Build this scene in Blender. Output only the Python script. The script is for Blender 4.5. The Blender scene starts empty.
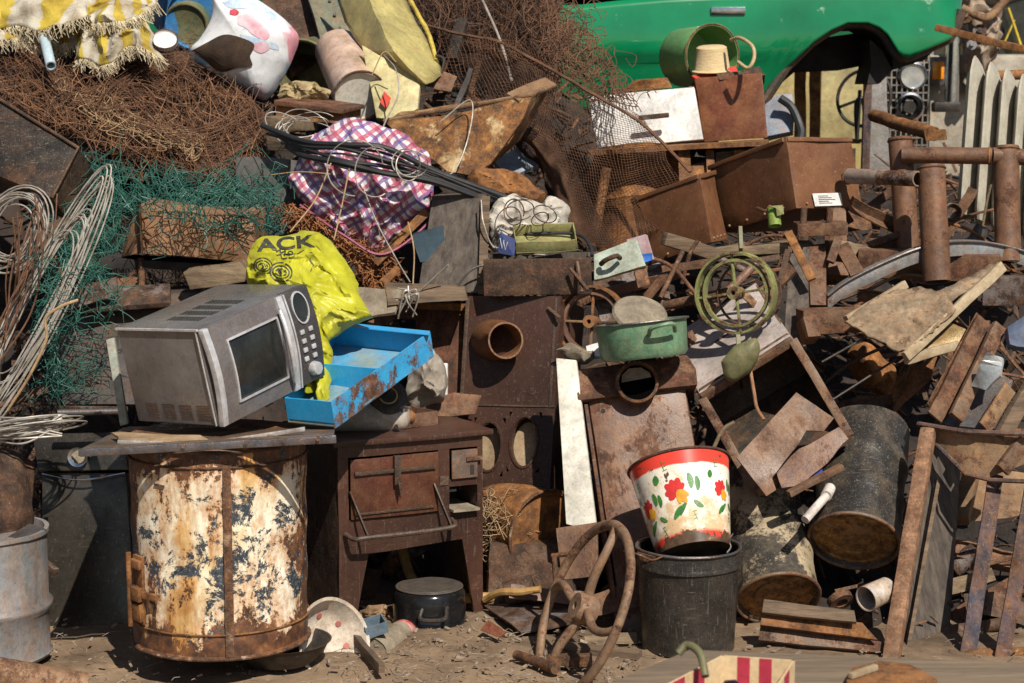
import bpy, bmesh, math, random
import numpy as np
from mathutils import Vector, Matrix, noise
from mathutils.bvhtree import BVHTree
random.seed(7)
rng = np.random.default_rng(11)
S = bpy.context.scene
C = S.collection
R = math.radians
# ------------------------------------------------------------ camera, sky, sun, exposure
CAMH, FPX, PITCH = 1.67, 1906.0, R(7.2)
cd = bpy.data.cameras.new('camera'); cam = bpy.data.objects.new('camera', cd); C.objects.link(cam)
cam.location = (0, 0, CAMH); cam.rotation_euler = (R(90) - PITCH, 0, 0)
cd.sensor_width = 36; cd.lens = 36 * FPX / 1024; cd.clip_end = 500; cd.clip_start = 0.05
cd.dof.use_dof = True; cd.dof.focus_distance = 6.0; cd.dof.aperture_fstop = 7.0
S.camera = cam
TO_SUN = Vector((0.27, -0.62, 0.74)).normalized()
w = bpy.data.worlds.new('World'); S.world = w; w.use_nodes = True
nt = w.node_tree; bg = nt.nodes['Background']; sky = nt.nodes.new('ShaderNodeTexSky')
sky.sky_type = 'NISHITA'; sky.sun_disc = False
sky.sun_elevation = math.asin(TO_SUN.z); sky.sun_rotation = math.atan2(TO_SUN.x, TO_SUN.y)
nt.links.new(sky.outputs[0], bg.inputs[0]); bg.inputs[1].default_value = 0.05
sd = bpy.data.lights.new('sun', 'SUN'); sun = bpy.data.objects.new('sun', sd); C.objects.link(sun)
sd.energy = 4.8; sd.angle = R(0.5); sd.color = (1.0, 0.93, 0.82)
sun.rotation_euler = (-TO_SUN).to_track_quat('-Z', 'Y').to_euler()
S.view_settings.view_transform = 'Standard'; S.view_settings.look = 'None'
S.view_settings.exposure = 0.38; S.view_settings.gamma = 1
# ------------------------------------------------------------ helpers
V = Vector
def P(x, y, d):
    a = (x - 512) / FPX; b = (341.5 - y) / FPX
    c, s = math.cos(PITCH), math.sin(PITCH)
    r = V((a, c + b * s, -s + b * c))
    return V((0, 0, CAMH)) + r * (d / r.y)
def PZ(x, y, z):
    "point on the horizontal plane z seen at a pixel"
    a = (x - 512) / FPX; b = (341.5 - y) / FPX
    c, s = math.cos(PITCH), math.sin(PITCH)
    r = V((a, c + b * s, -s + b * c))
    return V((0, 0, CAMH)) + r * ((z - CAMH) / r.z)
def PP(l, d=None): return [P(p[0], p[1], d if d is not None and len(p) < 3 else p[2]) for p in l]
def px2m(d): return d / FPX
def tag(o, label=None, cat=None, group=None, kind=None):
    if label: o['label'] = label
    if cat: o['category'] = cat
    if group: o['group'] = group
    if kind: o['kind'] = kind
    return o
def thing(name, label, cat, group=None):
    o = bpy.data.objects.new(name, None); C.objects.link(o); o.empty_display_size = .1
    return tag(o, label, cat, group)
def frame(O, ex, ez=(0, 0, 1)):
    ex = V(ex).normalized(); ez = V(ez); ez = (ez - ex * ez.dot(ex)).normalized(); ey = ez.cross(ex)
    m = Matrix((ex, ey, ez)).transposed().to_4x4(); m.translation = O
    return m
def yawf(O, yaw=0, pitch=0, roll=0):
    return Matrix.Translation(O) @ Matrix.Rotation(R(yaw), 4, 'Z') @ Matrix.Rotation(R(pitch), 4, 'X') @ Matrix.Rotation(R(roll), 4, 'Y')
def perp(n):
    n = V(n).normalized(); a = V((0, 0, 1)) if abs(n.z) < .9 else V((1, 0, 0))
    u = n.cross(a).normalized(); return u, n.cross(u).normalized()
def smooth_path(pts, n=8):
    pts = [V(p) for p in pts]
    if len(pts) < 3: return pts
    q = [2 * pts[0] - pts[1]] + pts + [2 * pts[-1] - pts[-2]]; out = []
    for i in range(1, len(q) - 2):
        a, b, c, d = q[i - 1], q[i], q[i + 1], q[i + 2]
        for k in range(n):
            t = k / n
            out.append(.5 * ((2 * b) + (c - a) * t + (2 * a - 5 * b + 4 * c - d) * t * t + (3 * b - a - 3 * c + d) * t ** 3))
    out.append(pts[-1]); return out
VARIANTS = {}
class MB:
    def __init__(s, M=None): s.v = []; s.f = []; s.uv = {}; s.M = M
    def add(s, vs, fs):
        n = len(s.v)
        s.v += [tuple(s.M @ V(v)) if s.M is not None else tuple(v) for v in vs]
        s.f += [tuple(i + n for i in f) for f in fs]; return n
    def hexa(s, p):  # p0-3 one face loop, p4-7 the opposite loop
        s.add(p, [(0, 1, 2, 3), (7, 6, 5, 4), (0, 4, 5, 1), (1, 5, 6, 2), (2, 6, 7, 3), (3, 7, 4, 0)]); return s
    def box(s, x0, x1, y0, y1, z0, z1):
        return s.hexa([V(q) for q in ((x0, y0, z0), (x1, y0, z0), (x1, y0, z1), (x0, y0, z1), (x0, y1, z0), (x1, y1, z0), (x1, y1, z1), (x0, y1, z1))])
    def prism(s, pts, vec):
        pts = [V(p) for p in pts]; n = len(pts); vec = V(vec)
        s.add(pts + [p + vec for p in pts], [tuple(range(n)), tuple(range(2 * n - 1, n - 1, -1))] + [(i, i + n, (i + 1) % n + n, (i + 1) % n) for i in range(n)]); return s
    def slab(s, pts, th):
        pts = [V(p) for p in pts]; n = V((0, 0, 0))
        for i in range(len(pts)): n += (pts[i] - pts[0]).cross(pts[(i + 1) % len(pts)] - pts[0])
        n.normalize()
        if n.y < 0: n = -n
        return s.prism(pts, n * th)
    def beam(s, p, q, w, h, up=(0, 0, 1)):
        p = V(p); q = V(q); m = frame(p, q - p, up); L = (q - p).length; o = s.M; s.M = m if o is None else o @ m
        s.box(0, L, -w / 2, w / 2, -h / 2, h / 2); s.M = o; return s
    def angle(s, p, q, w, t=.004, up=(0, 0, 1)):
        p = V(p); q = V(q); m = frame(p, q - p, up); L = (q - p).length; o = s.M; s.M = m if o is None else o @ m
        s.box(0, L, 0, w, 0, t); s.box(0, L, 0, t, t, w); s.M = o; return s
    def cyl(s, p, q, r0, r1=None, n=28, caps=(1, 1)):
        p = V(p); q = V(q); r1 = r0 if r1 is None else r1; u, w = perp(q - p)
        vs = []
        for c, r in ((p, r0), (q, r1)):
            vs += [c + (u * math.cos(2 * math.pi * i / n) + w * math.sin(2 * math.pi * i / n)) * r for i in range(n)]
        fs = [(i, (i + 1) % n, (i + 1) % n + n, i + n) for i in range(n)]
        if caps[0]: fs.append(tuple(range(n - 1, -1, -1)))
        if caps[1]: fs.append(tuple(range(n, 2 * n)))
        s.add(vs, fs); return s
    def lathe(s, prof, O=(0, 0, 0), axis=(0, 0, 1), n=40, a0=0, a1=360, closed=False):
        O = V(O); ax = V(axis).normalized(); u, w = perp(ax); full = abs(a1 - a0) > 359.9; k = n if full else n + 1; vs = []; fs = []
        for (r, z) in prof:
            for i in range(k):
                a = R(a0 + (a1 - a0) * i / n); vs.append(O + ax * z + (u * math.cos(a) + w * math.sin(a)) * max(r, 1e-5))
        m = len(prof)
        for j in range(m if closed else m - 1):
            for i in range(n):
                i2 = (i + 1) % k; j2 = (j + 1) % m; fs.append((j * k + i, j * k + i2, j2 * k + i2, j2 * k + i))
        s.add(vs, fs); return s
    def tube(s, pts, r, n=6, cap=True, r1=None):
        pts = [V(p) for p in pts]; vs = []; fs = []; u = None; N = len(pts)
        for i, p in enumerate(pts):
            t = (pts[min(i + 1, N - 1)] - pts[max(i - 1, 0)])
            t = t.normalized() if t.length > 1e-9 else V((0, 0, 1))
            if u is None: u = perp(t)[0]
            u = u - t * u.dot(t)
            u = u.normalized() if u.length > 1e-6 else perp(t)[0]
            w = t.cross(u); rr = r if r1 is None else r + (r1 - r) * i / (N - 1)
            vs += [p + (u * math.cos(2 * math.pi * k / n) + w * math.sin(2 * math.pi * k / n)) * rr for k in range(n)]
        for i in range(N - 1):
            fs += [(i * n + k, i * n + (k + 1) % n, (i + 1) * n + (k + 1) % n, (i + 1) * n + k) for k in range(n)]
        if cap: fs += [tuple(range(n - 1, -1, -1)), tuple((N - 1) * n + k for k in range(n))]
        s.add(vs, fs); return s
    def torus(s, c, nrm, R_, r, n=48, m=10, a0=0, a1=360, sx=1.0, sy=1.0):
        c = V(c); u, w = perp(nrm); k = V(nrm).normalized(); full = a1 - a0 > 359.9; N = n if full else n + 1; vs = []; fs = []
        for i in range(N):
            a = R(a0 + (a1 - a0) * i / n); d = u * math.cos(a) + w * math.sin(a)
            for j in range(m):
                b = 2 * math.pi * j / m; vs.append(c + d * (R_ + r * math.cos(b) * sx) + k * r * math.sin(b) * sy)
        for i in range(n):
            for j in range(m): fs.append((i * m + j, ((i + 1) % N) * m + j, ((i + 1) % N) * m + (j + 1) % m, i * m + (j + 1) % m))
        s.add(vs, fs); return s
    def openbox(s, W, D, H, t=.004, top=False, front=False):
        "walls and bottom in the local frame; open at the top (or the front)"
        s.box(0, W, 0, D, 0, t)
        s.box(0, t, 0, D, t + .0005, H); s.box(W - t, W, 0, D, t + .0005, H)
        if not front: s.box(t, W - t, 0, t, t + .0005, H)
        s.box(t, W - t, D - t, D, t + .0005, H)
        if front: s.box(t, W - t, 0, D - t, H - t, H)
        return s
    def obj(s, name, mat, parent=None, bevel=0, tess=0, wob=0, wscale=8, smooth=40, dent=0, solid=0, sub=0, seed=None):
        me = bpy.data.meshes.new(name); me.from_pydata(s.v, [], s.f)
        bm = bmesh.new(); bm.from_mesh(me)
        bmesh.ops.recalc_face_normals(bm, faces=bm.faces)
        if bevel:
            es = [e for e in bm.edges if len(e.link_faces) == 2 and e.calc_face_angle(0) > R(35)]
            if es: bmesh.ops.bevel(bm, geom=es, offset=bevel, segments=2, profile=.6, affect='EDGES', clamp_overlap=True)
        if tess:
            for _ in range(5):
                es = [e for e in bm.edges if e.calc_length() > tess * 1.5]
                if not es or len(bm.edges) > 30000: break
                bmesh.ops.subdivide_edges(bm, edges=es, cuts=1, use_grid_fill=True)
        if wob:
            sd_ = random.random() * 100 if seed is None else seed
            for v in bm.verts:
                q = v.co * wscale + V((sd_, sd_ * .7, 0))
                v.co += noise.noise_vector(q) * wob + noise.noise_vector(q * 3.1) * wob * .35
        if tess or wob: bmesh.ops.triangulate(bm, faces=[f for f in bm.faces if len(f.verts) > 4])
        bm.to_mesh(me); bm.free()
        if smooth is not None:
            me.shade_smooth()
            try: me.set_sharp_from_angle(angle=R(smooth))
            except Exception: pass
        o = bpy.data.objects.new(name, me); C.objects.link(o)
        if parent: o.parent = parent
        for m in (mat if isinstance(mat, (list, tuple)) else [mat]): me.materials.append(random.choice(VARIANTS[m.name]) if m.name in VARIANTS else m)
        if solid:
            md = o.modifiers.new('thickness', 'SOLIDIFY'); md.thickness = solid; md.offset = 0
        if sub: md = o.modifiers.new('sub', 'SUBSURF'); md.levels = md.render_levels = sub
        return o
    def single(s, name, label, cat, mat, group=None, kind=None, **k):
        return tag(s.obj(name, mat, None, **k), label, cat, group, kind)
# soft closed forms and sheets
def blob(mb, outline, d, depth, rings=14, n=90, wr=.01, wscale=14, back=.5, center=None, ridge=False, seed=0.0, sharp=.5):
    "a closed pillow-like body whose outline is given; outline points may carry their own distance"
    pts = smooth_path([P(p[0], p[1], p[2] if len(p) > 2 else d) for p in outline + outline[:1]], 8)[:-1]
    k = [pts[int(i * len(pts) / n)] for i in range(n)]
    c = sum(k, V((0, 0, 0))) / n if center is None else P(*center)
    vs = []; fs = []; vd = V((0, -1, .15)).normalized()
    for side, sgn in (('f', 1), ('b', -back)):
        for j in range(rings + 1):
            t = j / rings
            for i in range(n):
                base = c.lerp(k[i], t); h = depth * (max(0, 1 - t ** 2.2) ** sharp) * sgn
                vs.append(base + vd * h)
    for sidx in range(2):
        o = sidx * (rings + 1) * n
        for j in range(rings):
            for i in range(n): fs.append((o + j * n + i, o + j * n + (i + 1) % n, o + (j + 1) * n + (i + 1) % n, o + (j + 1) * n + i))
    bmv = []
    for v in vs:
        q = v * wscale + V((seed, seed, seed))
        a = noise.noise_vector(q) * wr + noise.noise_vector(q * 2.3) * wr * .5
        if ridge:
            r1 = 1 - abs(noise.noise(V((q.x * .9, q.y * .6, q.z * .5 + q.x * .5)))) * 2
            r2 = 1 - abs(noise.noise(q * 1.9 + V((5, 3, 1)))) * 2
            a += V((0, -1, .2)) * (r1 ** 3 * wr * 1.6 + r2 ** 3 * wr * .8)
        bmv.append(v + a)
    mb.add(bmv, fs); return mb
def net(ctrl, nu, nv):
    "bicubic surface through a grid of (x, y, distance) points -> rows of Vectors"
    rows = [smooth_path(PP(r), max(1, nu // (len(r) - 1))) for r in ctrl]
    m = len(rows[0]); out = [[None] * m for _ in range(0)]
    cols = [smooth_path([rows[j][i] for j in range(len(rows))], max(1, nv // (len(rows) - 1))) for i in range(m)]
    return [[cols[i][j] for i in range(m)] for j in range(len(cols[0]))]
def sheet(name, ctrl, nu, nv, mat, parent=None, wr=.0, wscale=10, solid=.003, wire=0, seed=0.0, ridge=0, **k):
    g = net(ctrl, nu, nv); H, W = len(g), len(g[0]); mb = MB(); vs = []
    for j in range(H):
        for i in range(W):
            p = g[j][i]; q = p * wscale + V((seed, 0, seed))
            off = noise.noise_vector(q) * wr + noise.noise_vector(q * 2.7) * wr * .4
            if ridge: off += V((0, -1, 0)) * (1 - abs(noise.noise(V((q.x * 1.6, q.y, q.z * .5)))) * 2) ** 2 * ridge
            vs.append(p + off)
    mb.add(vs, [(j * W + i, j * W + i + 1, (j + 1) * W + i + 1, (j + 1) * W + i) for j in range(H - 1) for i in range(W - 1)])
    o = mb.obj(name, mat, parent, **k); me = o.data
    uv = me.uv_layers.new(name='UVMap')
    for l in me.loops:
        vi = l.vertex_index; uv.data[l.index].uv = ((vi % W) / (W - 1), (vi // W) / (H - 1))
    if wire:
        md = o.modifiers.new('wire', 'WIREFRAME'); md.thickness = wire; md.use_replace = True; md.use_even_offset = False
    elif solid:
        md = o.modifiers.new('thickness', 'SOLIDIFY'); md.thickness = solid; md.offset = 0
    return o, g
def inside(x, y, poly):
    c = False; n = len(poly); j = n - 1
    for i in range(n):
        xi, yi = poly[i]; xj, yj = poly[j]
        if (yi > y) != (yj > y) and x < (xj - xi) * (y - yi) / (yj - yi) + xi: c = not c
        j = i
    return c
def tangle(mb, poly, dfun, n, seglen=(8, 14), steps=(6, 16), r=(.0012, .0022), turn=.5, sides=4, depth=.08, sm=True, bias=None):
    "many loose wires: random walks that stay in a region of the heap's face"
    xs = [p[0] for p in poly]; ys = [p[1] for p in poly]
    for _ in range(n):
        for _t in range(60):
            x, y = random.uniform(min(xs), max(xs)), random.uniform(min(ys), max(ys))
            if inside(x, y, poly): break
        a = random.uniform(0, 2 * math.pi) if bias is None else random.gauss(bias[0], bias[1]) + random.choice((0, math.pi))
        dd = random.uniform(-depth, depth); sl = random.uniform(*seglen); cv = random.gauss(0, turn * .5); pts = []
        for k in range(random.randint(*steps)):
            pts.append(P(x, y, dfun(x, y) + dd))
            a += cv + random.gauss(0, turn); nx, ny = x + math.cos(a) * sl, y + math.sin(a) * sl
            if not inside(nx, ny, poly) and k > 1: a += 2.2; nx, ny = x + math.cos(a) * sl, y + math.sin(a) * sl
            x, y = nx, ny; dd = max(-depth, min(depth, dd + random.gauss(0, depth * .3)))
        mb.tube(smooth_path(pts, 3) if sm else pts, random.uniform(*r), sides, cap=False)
    return mb
# ------------------------------------------------------------ materials
def M_(name):
    m = bpy.data.materials.new(name); m.use_nodes = True; t = m.node_tree
    return m, t, t.nodes['Principled BSDF']
def nn(t, typ, **k):
    n = t.nodes.new('ShaderNode' + typ)
    for a, b in k.items(): setattr(n, a, b)
    return n
def ramp(t, fac, stops, interp='LINEAR'):
    r = nn(t, 'ValToRGB'); r.color_ramp.interpolation = interp; e = r.color_ramp.elements
    while len(e) < len(stops): e.new(.5)
    for i, (p, c) in enumerate(stops):
        e[i].position = p; e[i].color = (c, c, c, 1) if isinstance(c, (int, float)) else (*c, 1)
    t.links.new(fac, r.inputs[0]); return r.outputs[0]
def mixc(t, f, a, b, mode='MIX'):
    m = nn(t, 'Mix', data_type='RGBA', blend_type=mode)
    for sock, v in ((m.inputs[0], f), (m.inputs[6], a), (m.inputs[7], b)):
        if isinstance(v, (int, float)): sock.default_value = v
        elif isinstance(v, tuple): sock.default_value = (*v, 1)
        else: t.links.new(v, sock)
    return m.outputs[2]
def nz(t, co, scale, detail=8, rough=.6, dist=0, off=0):
    n = nn(t, 'TexNoise'); n.inputs['Scale'].default_value = scale; n.inputs['Detail'].default_value = detail
    n.inputs['Roughness'].default_value = rough; n.inputs['Distortion'].default_value = dist
    if off:
        a = nn(t, 'VectorMath', operation='ADD'); a.inputs[1].default_value = (off, off * .37, off * .71); t.links.new(co, a.inputs[0]); co = a.outputs[0]
    t.links.new(co, n.inputs['Vector']); return n.outputs['Fac']
def math_(t, op, a, b=None, c=None):
    m = nn(t, 'Math', operation=op)
    for i, v in enumerate((a, b, c)):
        if v is None: continue
        if isinstance(v, (int, float)): m.inputs[i].default_value = v
        else: t.links.new(v, m.inputs[i])
    return m.outputs[0]
RUST = [(.28, (.016, .009, .006)), (.44, (.065, .028, .014)), (.57, (.15, .062, .026)), (.72, (.33, .145, .05))]
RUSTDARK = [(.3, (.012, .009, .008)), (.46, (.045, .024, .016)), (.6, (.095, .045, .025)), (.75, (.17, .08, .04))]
RUSTRED = [(.3, (.018, .009, .006)), (.45, (.066, .027, .015)), (.58, (.13, .052, .028)), (.74, (.26, .125, .06))]
def metal(name, paint=(.5, .5, .5), paint2=None, cov=.4, rust=RUST, scale=7, rough=.55, metallic=0.0, stain=.5, bump=.5, streak=1.0, edge=.03, dust=.25, black=0, dustcol=(.27, .20, .13), grime=.6, lit_wear=.12, scratch=0.0, speck=.35, spec=.35, fine=.25):
    """paint worn through to rust; cov = share of rust (0..1)"""
    m, t, b = M_(name); L = t.links
    tc = nn(t, 'TexCoord'); mp = nn(t, 'Mapping'); mp.inputs['Scale'].default_value = (1, 1, 1 / streak); L.new(tc.outputs['Object'], mp.inputs[0]); co = mp.outputs[0]
    n1 = nz(t, co, scale, 10, .68, .3); n2 = nz(t, co, scale * 2.6, 9, .7, 0, 3.1); n3 = nz(t, co, scale * 14, 5, .65, 0, 9.0); n4 = nz(t, co, scale * .6, 5, .6, .2, 5.5)
    lum = ramp(t, n2, rust)
    lum = mixc(t, .55, lum, ramp(t, n3, [(.3, .35), (.7, 1.35)]), 'MULTIPLY')
    th = .5 + (cov - .5) * .52          # noise is concentrated round 0.5
    comb = math_(t, 'ADD', math_(t, 'MULTIPLY', n1, 1 - fine), math_(t, 'MULTIPLY', n3, fine))
    mask = ramp(t, comb, [(max(0, 1 - th - edge), 0.0), (min(1, 1 - th + edge), 1.0)])
    near = ramp(t, comb, [(max(0, 1 - th - .16), 0.0), (min(1, 1 - th + .01), 1.0)])
    pc = mixc(t, ramp(t, n4, [(.35, 0.0), (.7, 1.0)]), paint, paint2 or tuple(c * .7 for c in paint))
    pc = mixc(t, math_(t, 'MULTIPLY', ramp(t, n2, [(.42, 0.0), (.75, 1.0)]), stain), pc, (.30, .15, .06) if not rust is RUSTDARK else (.07, .05, .035))
    pc = mixc(t, math_(t, 'MULTIPLY', near, stain * .7), pc, (.26, .11, .04))
    col = mixc(t, mask, pc, lum)
    if black:
        n5 = nz(t, co, scale * 1.3, 10, .75, .2, 14.0); bm_ = ramp(t, n5, [(.5 + (.5 - black) * .5 - .012, 0.0), (.5 + (.5 - black) * .5 + .012, 1.0)])
        col = mixc(t, bm_, col, (.03, .035, .045))
    # dust settled on it in patches
    col = mixc(t, math_(t, 'MULTIPLY', ramp(t, nz(t, tc.outputs['Object'], scale * 1.7, 7, .7, 0, 21.0), [(.46, 0.0), (.70, 1.0)]), dust * .55), col, dustcol)
    # grime
    col = mixc(t, grime * .85, col, ramp(t, nz(t, tc.outputs['Object'], scale * .9, 6, .65, 0, 31.0), [(.32, .3), (.62, 1.25)]), 'MULTIPLY')
    ge = nn(t, 'NewGeometry'); col = mixc(t, math_(t, 'MULTIPLY', math_(t, 'MULTIPLY', ramp(t, ge.outputs['Pointiness'], [(.545, 0.0), (.62, 1.0)]), ramp(t, n3, [(.4, 0.0), (.6, 1.0)])), lit_wear), col, (.34, .23, .15))  # paler convex edges: bare wear, and lit edges put into the colour
    col = mixc(t, grime * .6, col, ramp(t, nz(t, tc.outputs['Object'], scale * 6, 6, .75, .5, 41.0), [(.36, .35), (.5, .95), (.68, 1.35)]), 'MULTIPLY')
    if speck: col = mixc(t, math_(t, 'MULTIPLY', ramp(t, nz(t, tc.outputs['Object'], scale * 24, 3, .6, 0, 51.0), [(.64, 0.0), (.70, 1.0)]), speck), col, (.40, .33, .24)); col = mixc(t, math_(t, 'MULTIPLY', ramp(t, nz(t, tc.outputs['Object'], scale * 17, 3, .6, 0, 57.0), [(.63, 0.0), (.68, 1.0)]), speck), col, (.02, .014, .01))
    if scratch:
        for sc_ in ((210, 210, 9), (12, 170, 170), (150, 150, 16)):
            m2 = nn(t, 'Mapping'); m2.inputs['Scale'].default_value = sc_; m2.inputs['Rotation'].default_value = (.3 * sc_[2] / 60, .25, .1); L.new(tc.outputs['Object'], m2.inputs[0])
            col = mixc(t, math_(t, 'MULTIPLY', ramp(t, nz(t, m2.outputs[0], 1, 2, .5), [(.65, 0.0), (.72, .8)]), scratch), col, (.30, .25, .20))
    L.new(col, b.inputs['Base Color'])
    rr = mixc(t, mask, (rough,) * 3, (.85,) * 3); L.new(math_(t, 'ADD', rr, math_(t, 'MULTIPLY', math_(t, 'SUBTRACT', n2, .5), .35)), b.inputs['Roughness'])
    b.inputs['Specular IOR Level'].default_value = spec
    if metallic: L.new(math_(t, 'MULTIPLY', math_(t, 'SUBTRACT', 1.0, mask), metallic), b.inputs['Metallic'])
    bp = nn(t, 'Bump'); bp.inputs['Strength'].default_value = bump; bp.inputs['Distance'].default_value = .004
    h = math_(t, 'ADD', math_(t, 'MULTIPLY', mask, .35), math_(t, 'ADD', math_(t, 'MULTIPLY', n3, .5), math_(t, 'MULTIPLY', n2, .8)))
    L.new(h, bp.inputs['Height']); L.new(bp.outputs[0], b.inputs['Normal'])
    return m
def plain(name, c1, c2=None, scale=12, rough=.6, metallic=0, bump=.2, stretch=(1, 1, 1), c3=None, spec=.5, bdist=.004, lo=.35, hi=.65):
    m, t, b = M_(name); L = t.links
    tc = nn(t, 'TexCoord'); mp = nn(t, 'Mapping'); mp.inputs['Scale'].default_value = stretch; L.new(tc.outputs['Object'], mp.inputs[0]); co = mp.outputs[0]
    c2 = c2 or tuple(x * .6 for x in c1); n1 = nz(t, co, scale, 8, .65, .2)
    st = [(lo, c2), (hi, c1)] + ([(min(.95, hi + .12), c3)] if c3 else [])
    col = ramp(t, n1, st); n2 = nz(t, co, scale * 7, 6, .7, 0, 4.0)
    col = mixc(t, .6, col, ramp(t, n2, [(.3, .6), (.7, 1.2)]), 'MULTIPLY')
    L.new(col, b.inputs['Base Color']); b.inputs['Metallic'].default_value = metallic
    L.new(ramp(t, n1, [(.2, min(1, rough + .18)), (.8, max(.05, rough - .12))]), b.inputs['Roughness'])
    bp = nn(t, 'Bump'); bp.inputs['Strength'].default_value = bump; bp.inputs['Distance'].default_value = bdist
    L.new(math_(t, 'ADD', n1, math_(t, 'MULTIPLY', n2, .4)), bp.inputs['Height']); L.new(bp.outputs[0], b.inputs['Normal'])
    b.inputs['Specular IOR Level'].default_value = spec
    return m
m_rust = metal('rust', (.09, .042, .024), cov=.75, scale=9)
m_rust2 = metal('rust_orange', (.22, .10, .04), cov=.7, scale=6, rust=[(.3, (.05, .022, .01)), (.45, (.16, .065, .022)), (.58, (.30, .125, .035)), (.72, (.45, .21, .07))])
m_rustred = metal('rust_red_brown', (.15, .068, .046), (.12, .05, .035), cov=.55, rust=RUSTRED, scale=8, rough=.5, dust=.3)
m_rustbox = metal('rust_smooth_brown', (.19, .078, .032), (.12, .048, .022), cov=.22, rust=RUSTRED, scale=4, rough=.55, dust=.10, bump=.2, stain=.3, grime=.4, lit_wear=.5, scratch=.1)
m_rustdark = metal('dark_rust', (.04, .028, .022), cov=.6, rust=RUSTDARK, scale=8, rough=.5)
m_steel = metal('dirty_steel', (.20, .20, .21), (.11, .11, .11), cov=.28, rust=RUSTDARK, scale=9, rough=.42, metallic=.7, stain=.5, dust=.35)
m_bluesteel = metal('blue_grey_steel', (.035, .047, .075), (.02, .025, .035), cov=.36, scratch=.3, dust=.05, lit_wear=.1, scale=10, rough=.8, spec=.08, metallic=0, streak=2.5)
m_black = metal('black_paint', (.014, .014, .015), (.022, .021, .02), cov=.22, rust=RUSTDARK, scale=8, rough=.45, stain=.2, dust=.22)
m_darkgap = plain('dark_gap_metal', (.035, .028, .022), (.012, .010, .009), scale=9, rough=.8)  # near-black metal; shade of gaps and holes is put into its colour
m_chrome = plain('chrome', (.75, .76, .78), (.45, .45, .46), scale=14, rough=.16, metallic=1, bump=.05)
m_white = metal('white_enamel', (.78, .78, .76), (.66, .65, .62), cov=.10, scale=11, rough=.3, stain=.12, dust=.12, bump=.15)
m_whitep = metal('white_paint_board', (.74, .72, .64), (.62, .59, .5), cov=.03, scale=7, rough=.6, stain=.15, dust=.15, bump=.15)
m_wood = plain('weathered_wood', (.19, .125, .075), (.06, .042, .028), scale=5, rough=.85, bump=.7, stretch=(1, 1, 9), bdist=.006)
m_woodh = plain('weathered_wood_long', (.24, .17, .10), (.09, .062, .038), scale=5, rough=.85, bump=.6, stretch=(1.5, 9, 9), bdist=.006)
m_wooddark = plain('dark_wood', (.12, .095, .075), (.045, .035, .03), scale=6, rough=.8, bump=.7, stretch=(6, 6, 1.2), bdist=.006)
m_wood_gold = plain('yellow_wood', (.42, .25, .08), (.24, .13, .04), scale=7, rough=.7, stretch=(5, 5, 1))
m_rubber = plain('black_cable', (.022, .022, .024), (.010, .010, .011), scale=20, rough=.55)
m_wire_g = plain('green_wire', (.035, .15, .11), (.010, .05, .04), scale=25, rough=.5)
m_wire_b = plain('brown_wire', (.17, .08, .04), (.07, .033, .018), scale=16, rough=.85)
m_wire_d = plain('dark_rusty_wire', (.075, .036, .021), (.03, .016, .011), scale=16, rough=.85)
m_wire_t = plain('tan_wire', (.44, .30, .16), (.27, .17, .09), scale=20, rough=.8)
m_wire_s = plain('grey_wire', (.50, .47, .42), (.24, .20, .16), scale=18, rough=.5, metallic=.35)
m_glass = plain('dusty_dark_glass', (.03, .032, .03), (.012, .013, .012), scale=8, rough=.08, bump=.02)
m_concrete = plain('grey_crust', (.30, .25, .18), (.15, .12, .085), scale=16, rough=.95, bump=.8, bdist=.01)
m_olive = metal('olive_paint', (.14, .14, .065), (.09, .095, .05), cov=.2, scale=9, rough=.5, stain=.2, dust=.15)
m_grnpaint = metal('worn_green_paint', (.17, .30, .17), (.12, .23, .14), cov=.16, scale=10, rough=.45, stain=.3, dust=.4, dustcol=(.36, .38, .22))
m_grnwheel = metal('yellow_green_paint', (.22, .30, .09), (.13, .17, .07), cov=.47, scale=14, rough=.55, stain=.35, dust=.3)

_r1 = metal('rust_with_cream_flakes', (.36, .31, .24), (.26, .2, .15), cov=.66, scale=13, rough=.6, stain=.7)
_r2 = metal('rust_with_grey_paint', (.15, .16, .17), (.09, .09, .10), cov=.55, scale=10, rough=.5, rust=RUSTDARK, stain=.4)
_r3 = metal('orange_rust', (.26, .115, .04), (.18, .07, .025), cov=.55, scale=8, rough=.75, rust=[(.3, (.04, .017, .007)), (.45, (.14, .055, .018)), (.58, (.26, .11, .03)), (.72, (.42, .20, .06))])
_r4 = metal('charred_rust', (.05, .035, .03), (.03, .022, .02), cov=.5, scale=9, rough=.5, rust=RUSTDARK)
_r5 = metal('mauve_rust', (.11, .058, .05), (.15, .095, .085), cov=.4, scale=8, rough=.45, rust=RUSTRED, dust=.3)
_r6 = metal('dusty_tan_rust', (.21, .135, .075), (.13, .08, .045), cov=.4, scale=12, rough=.8, rust=RUSTRED, dust=.8)
VARIANTS = {'rust': [m_rust, _r1, _r3, _r4, m_rust], 'rust_red_brown': [m_rustred, _r5, _r2, _r3, _r6], 'dirty_steel': [m_steel, m_steel, _r2, _r1]}
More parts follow.
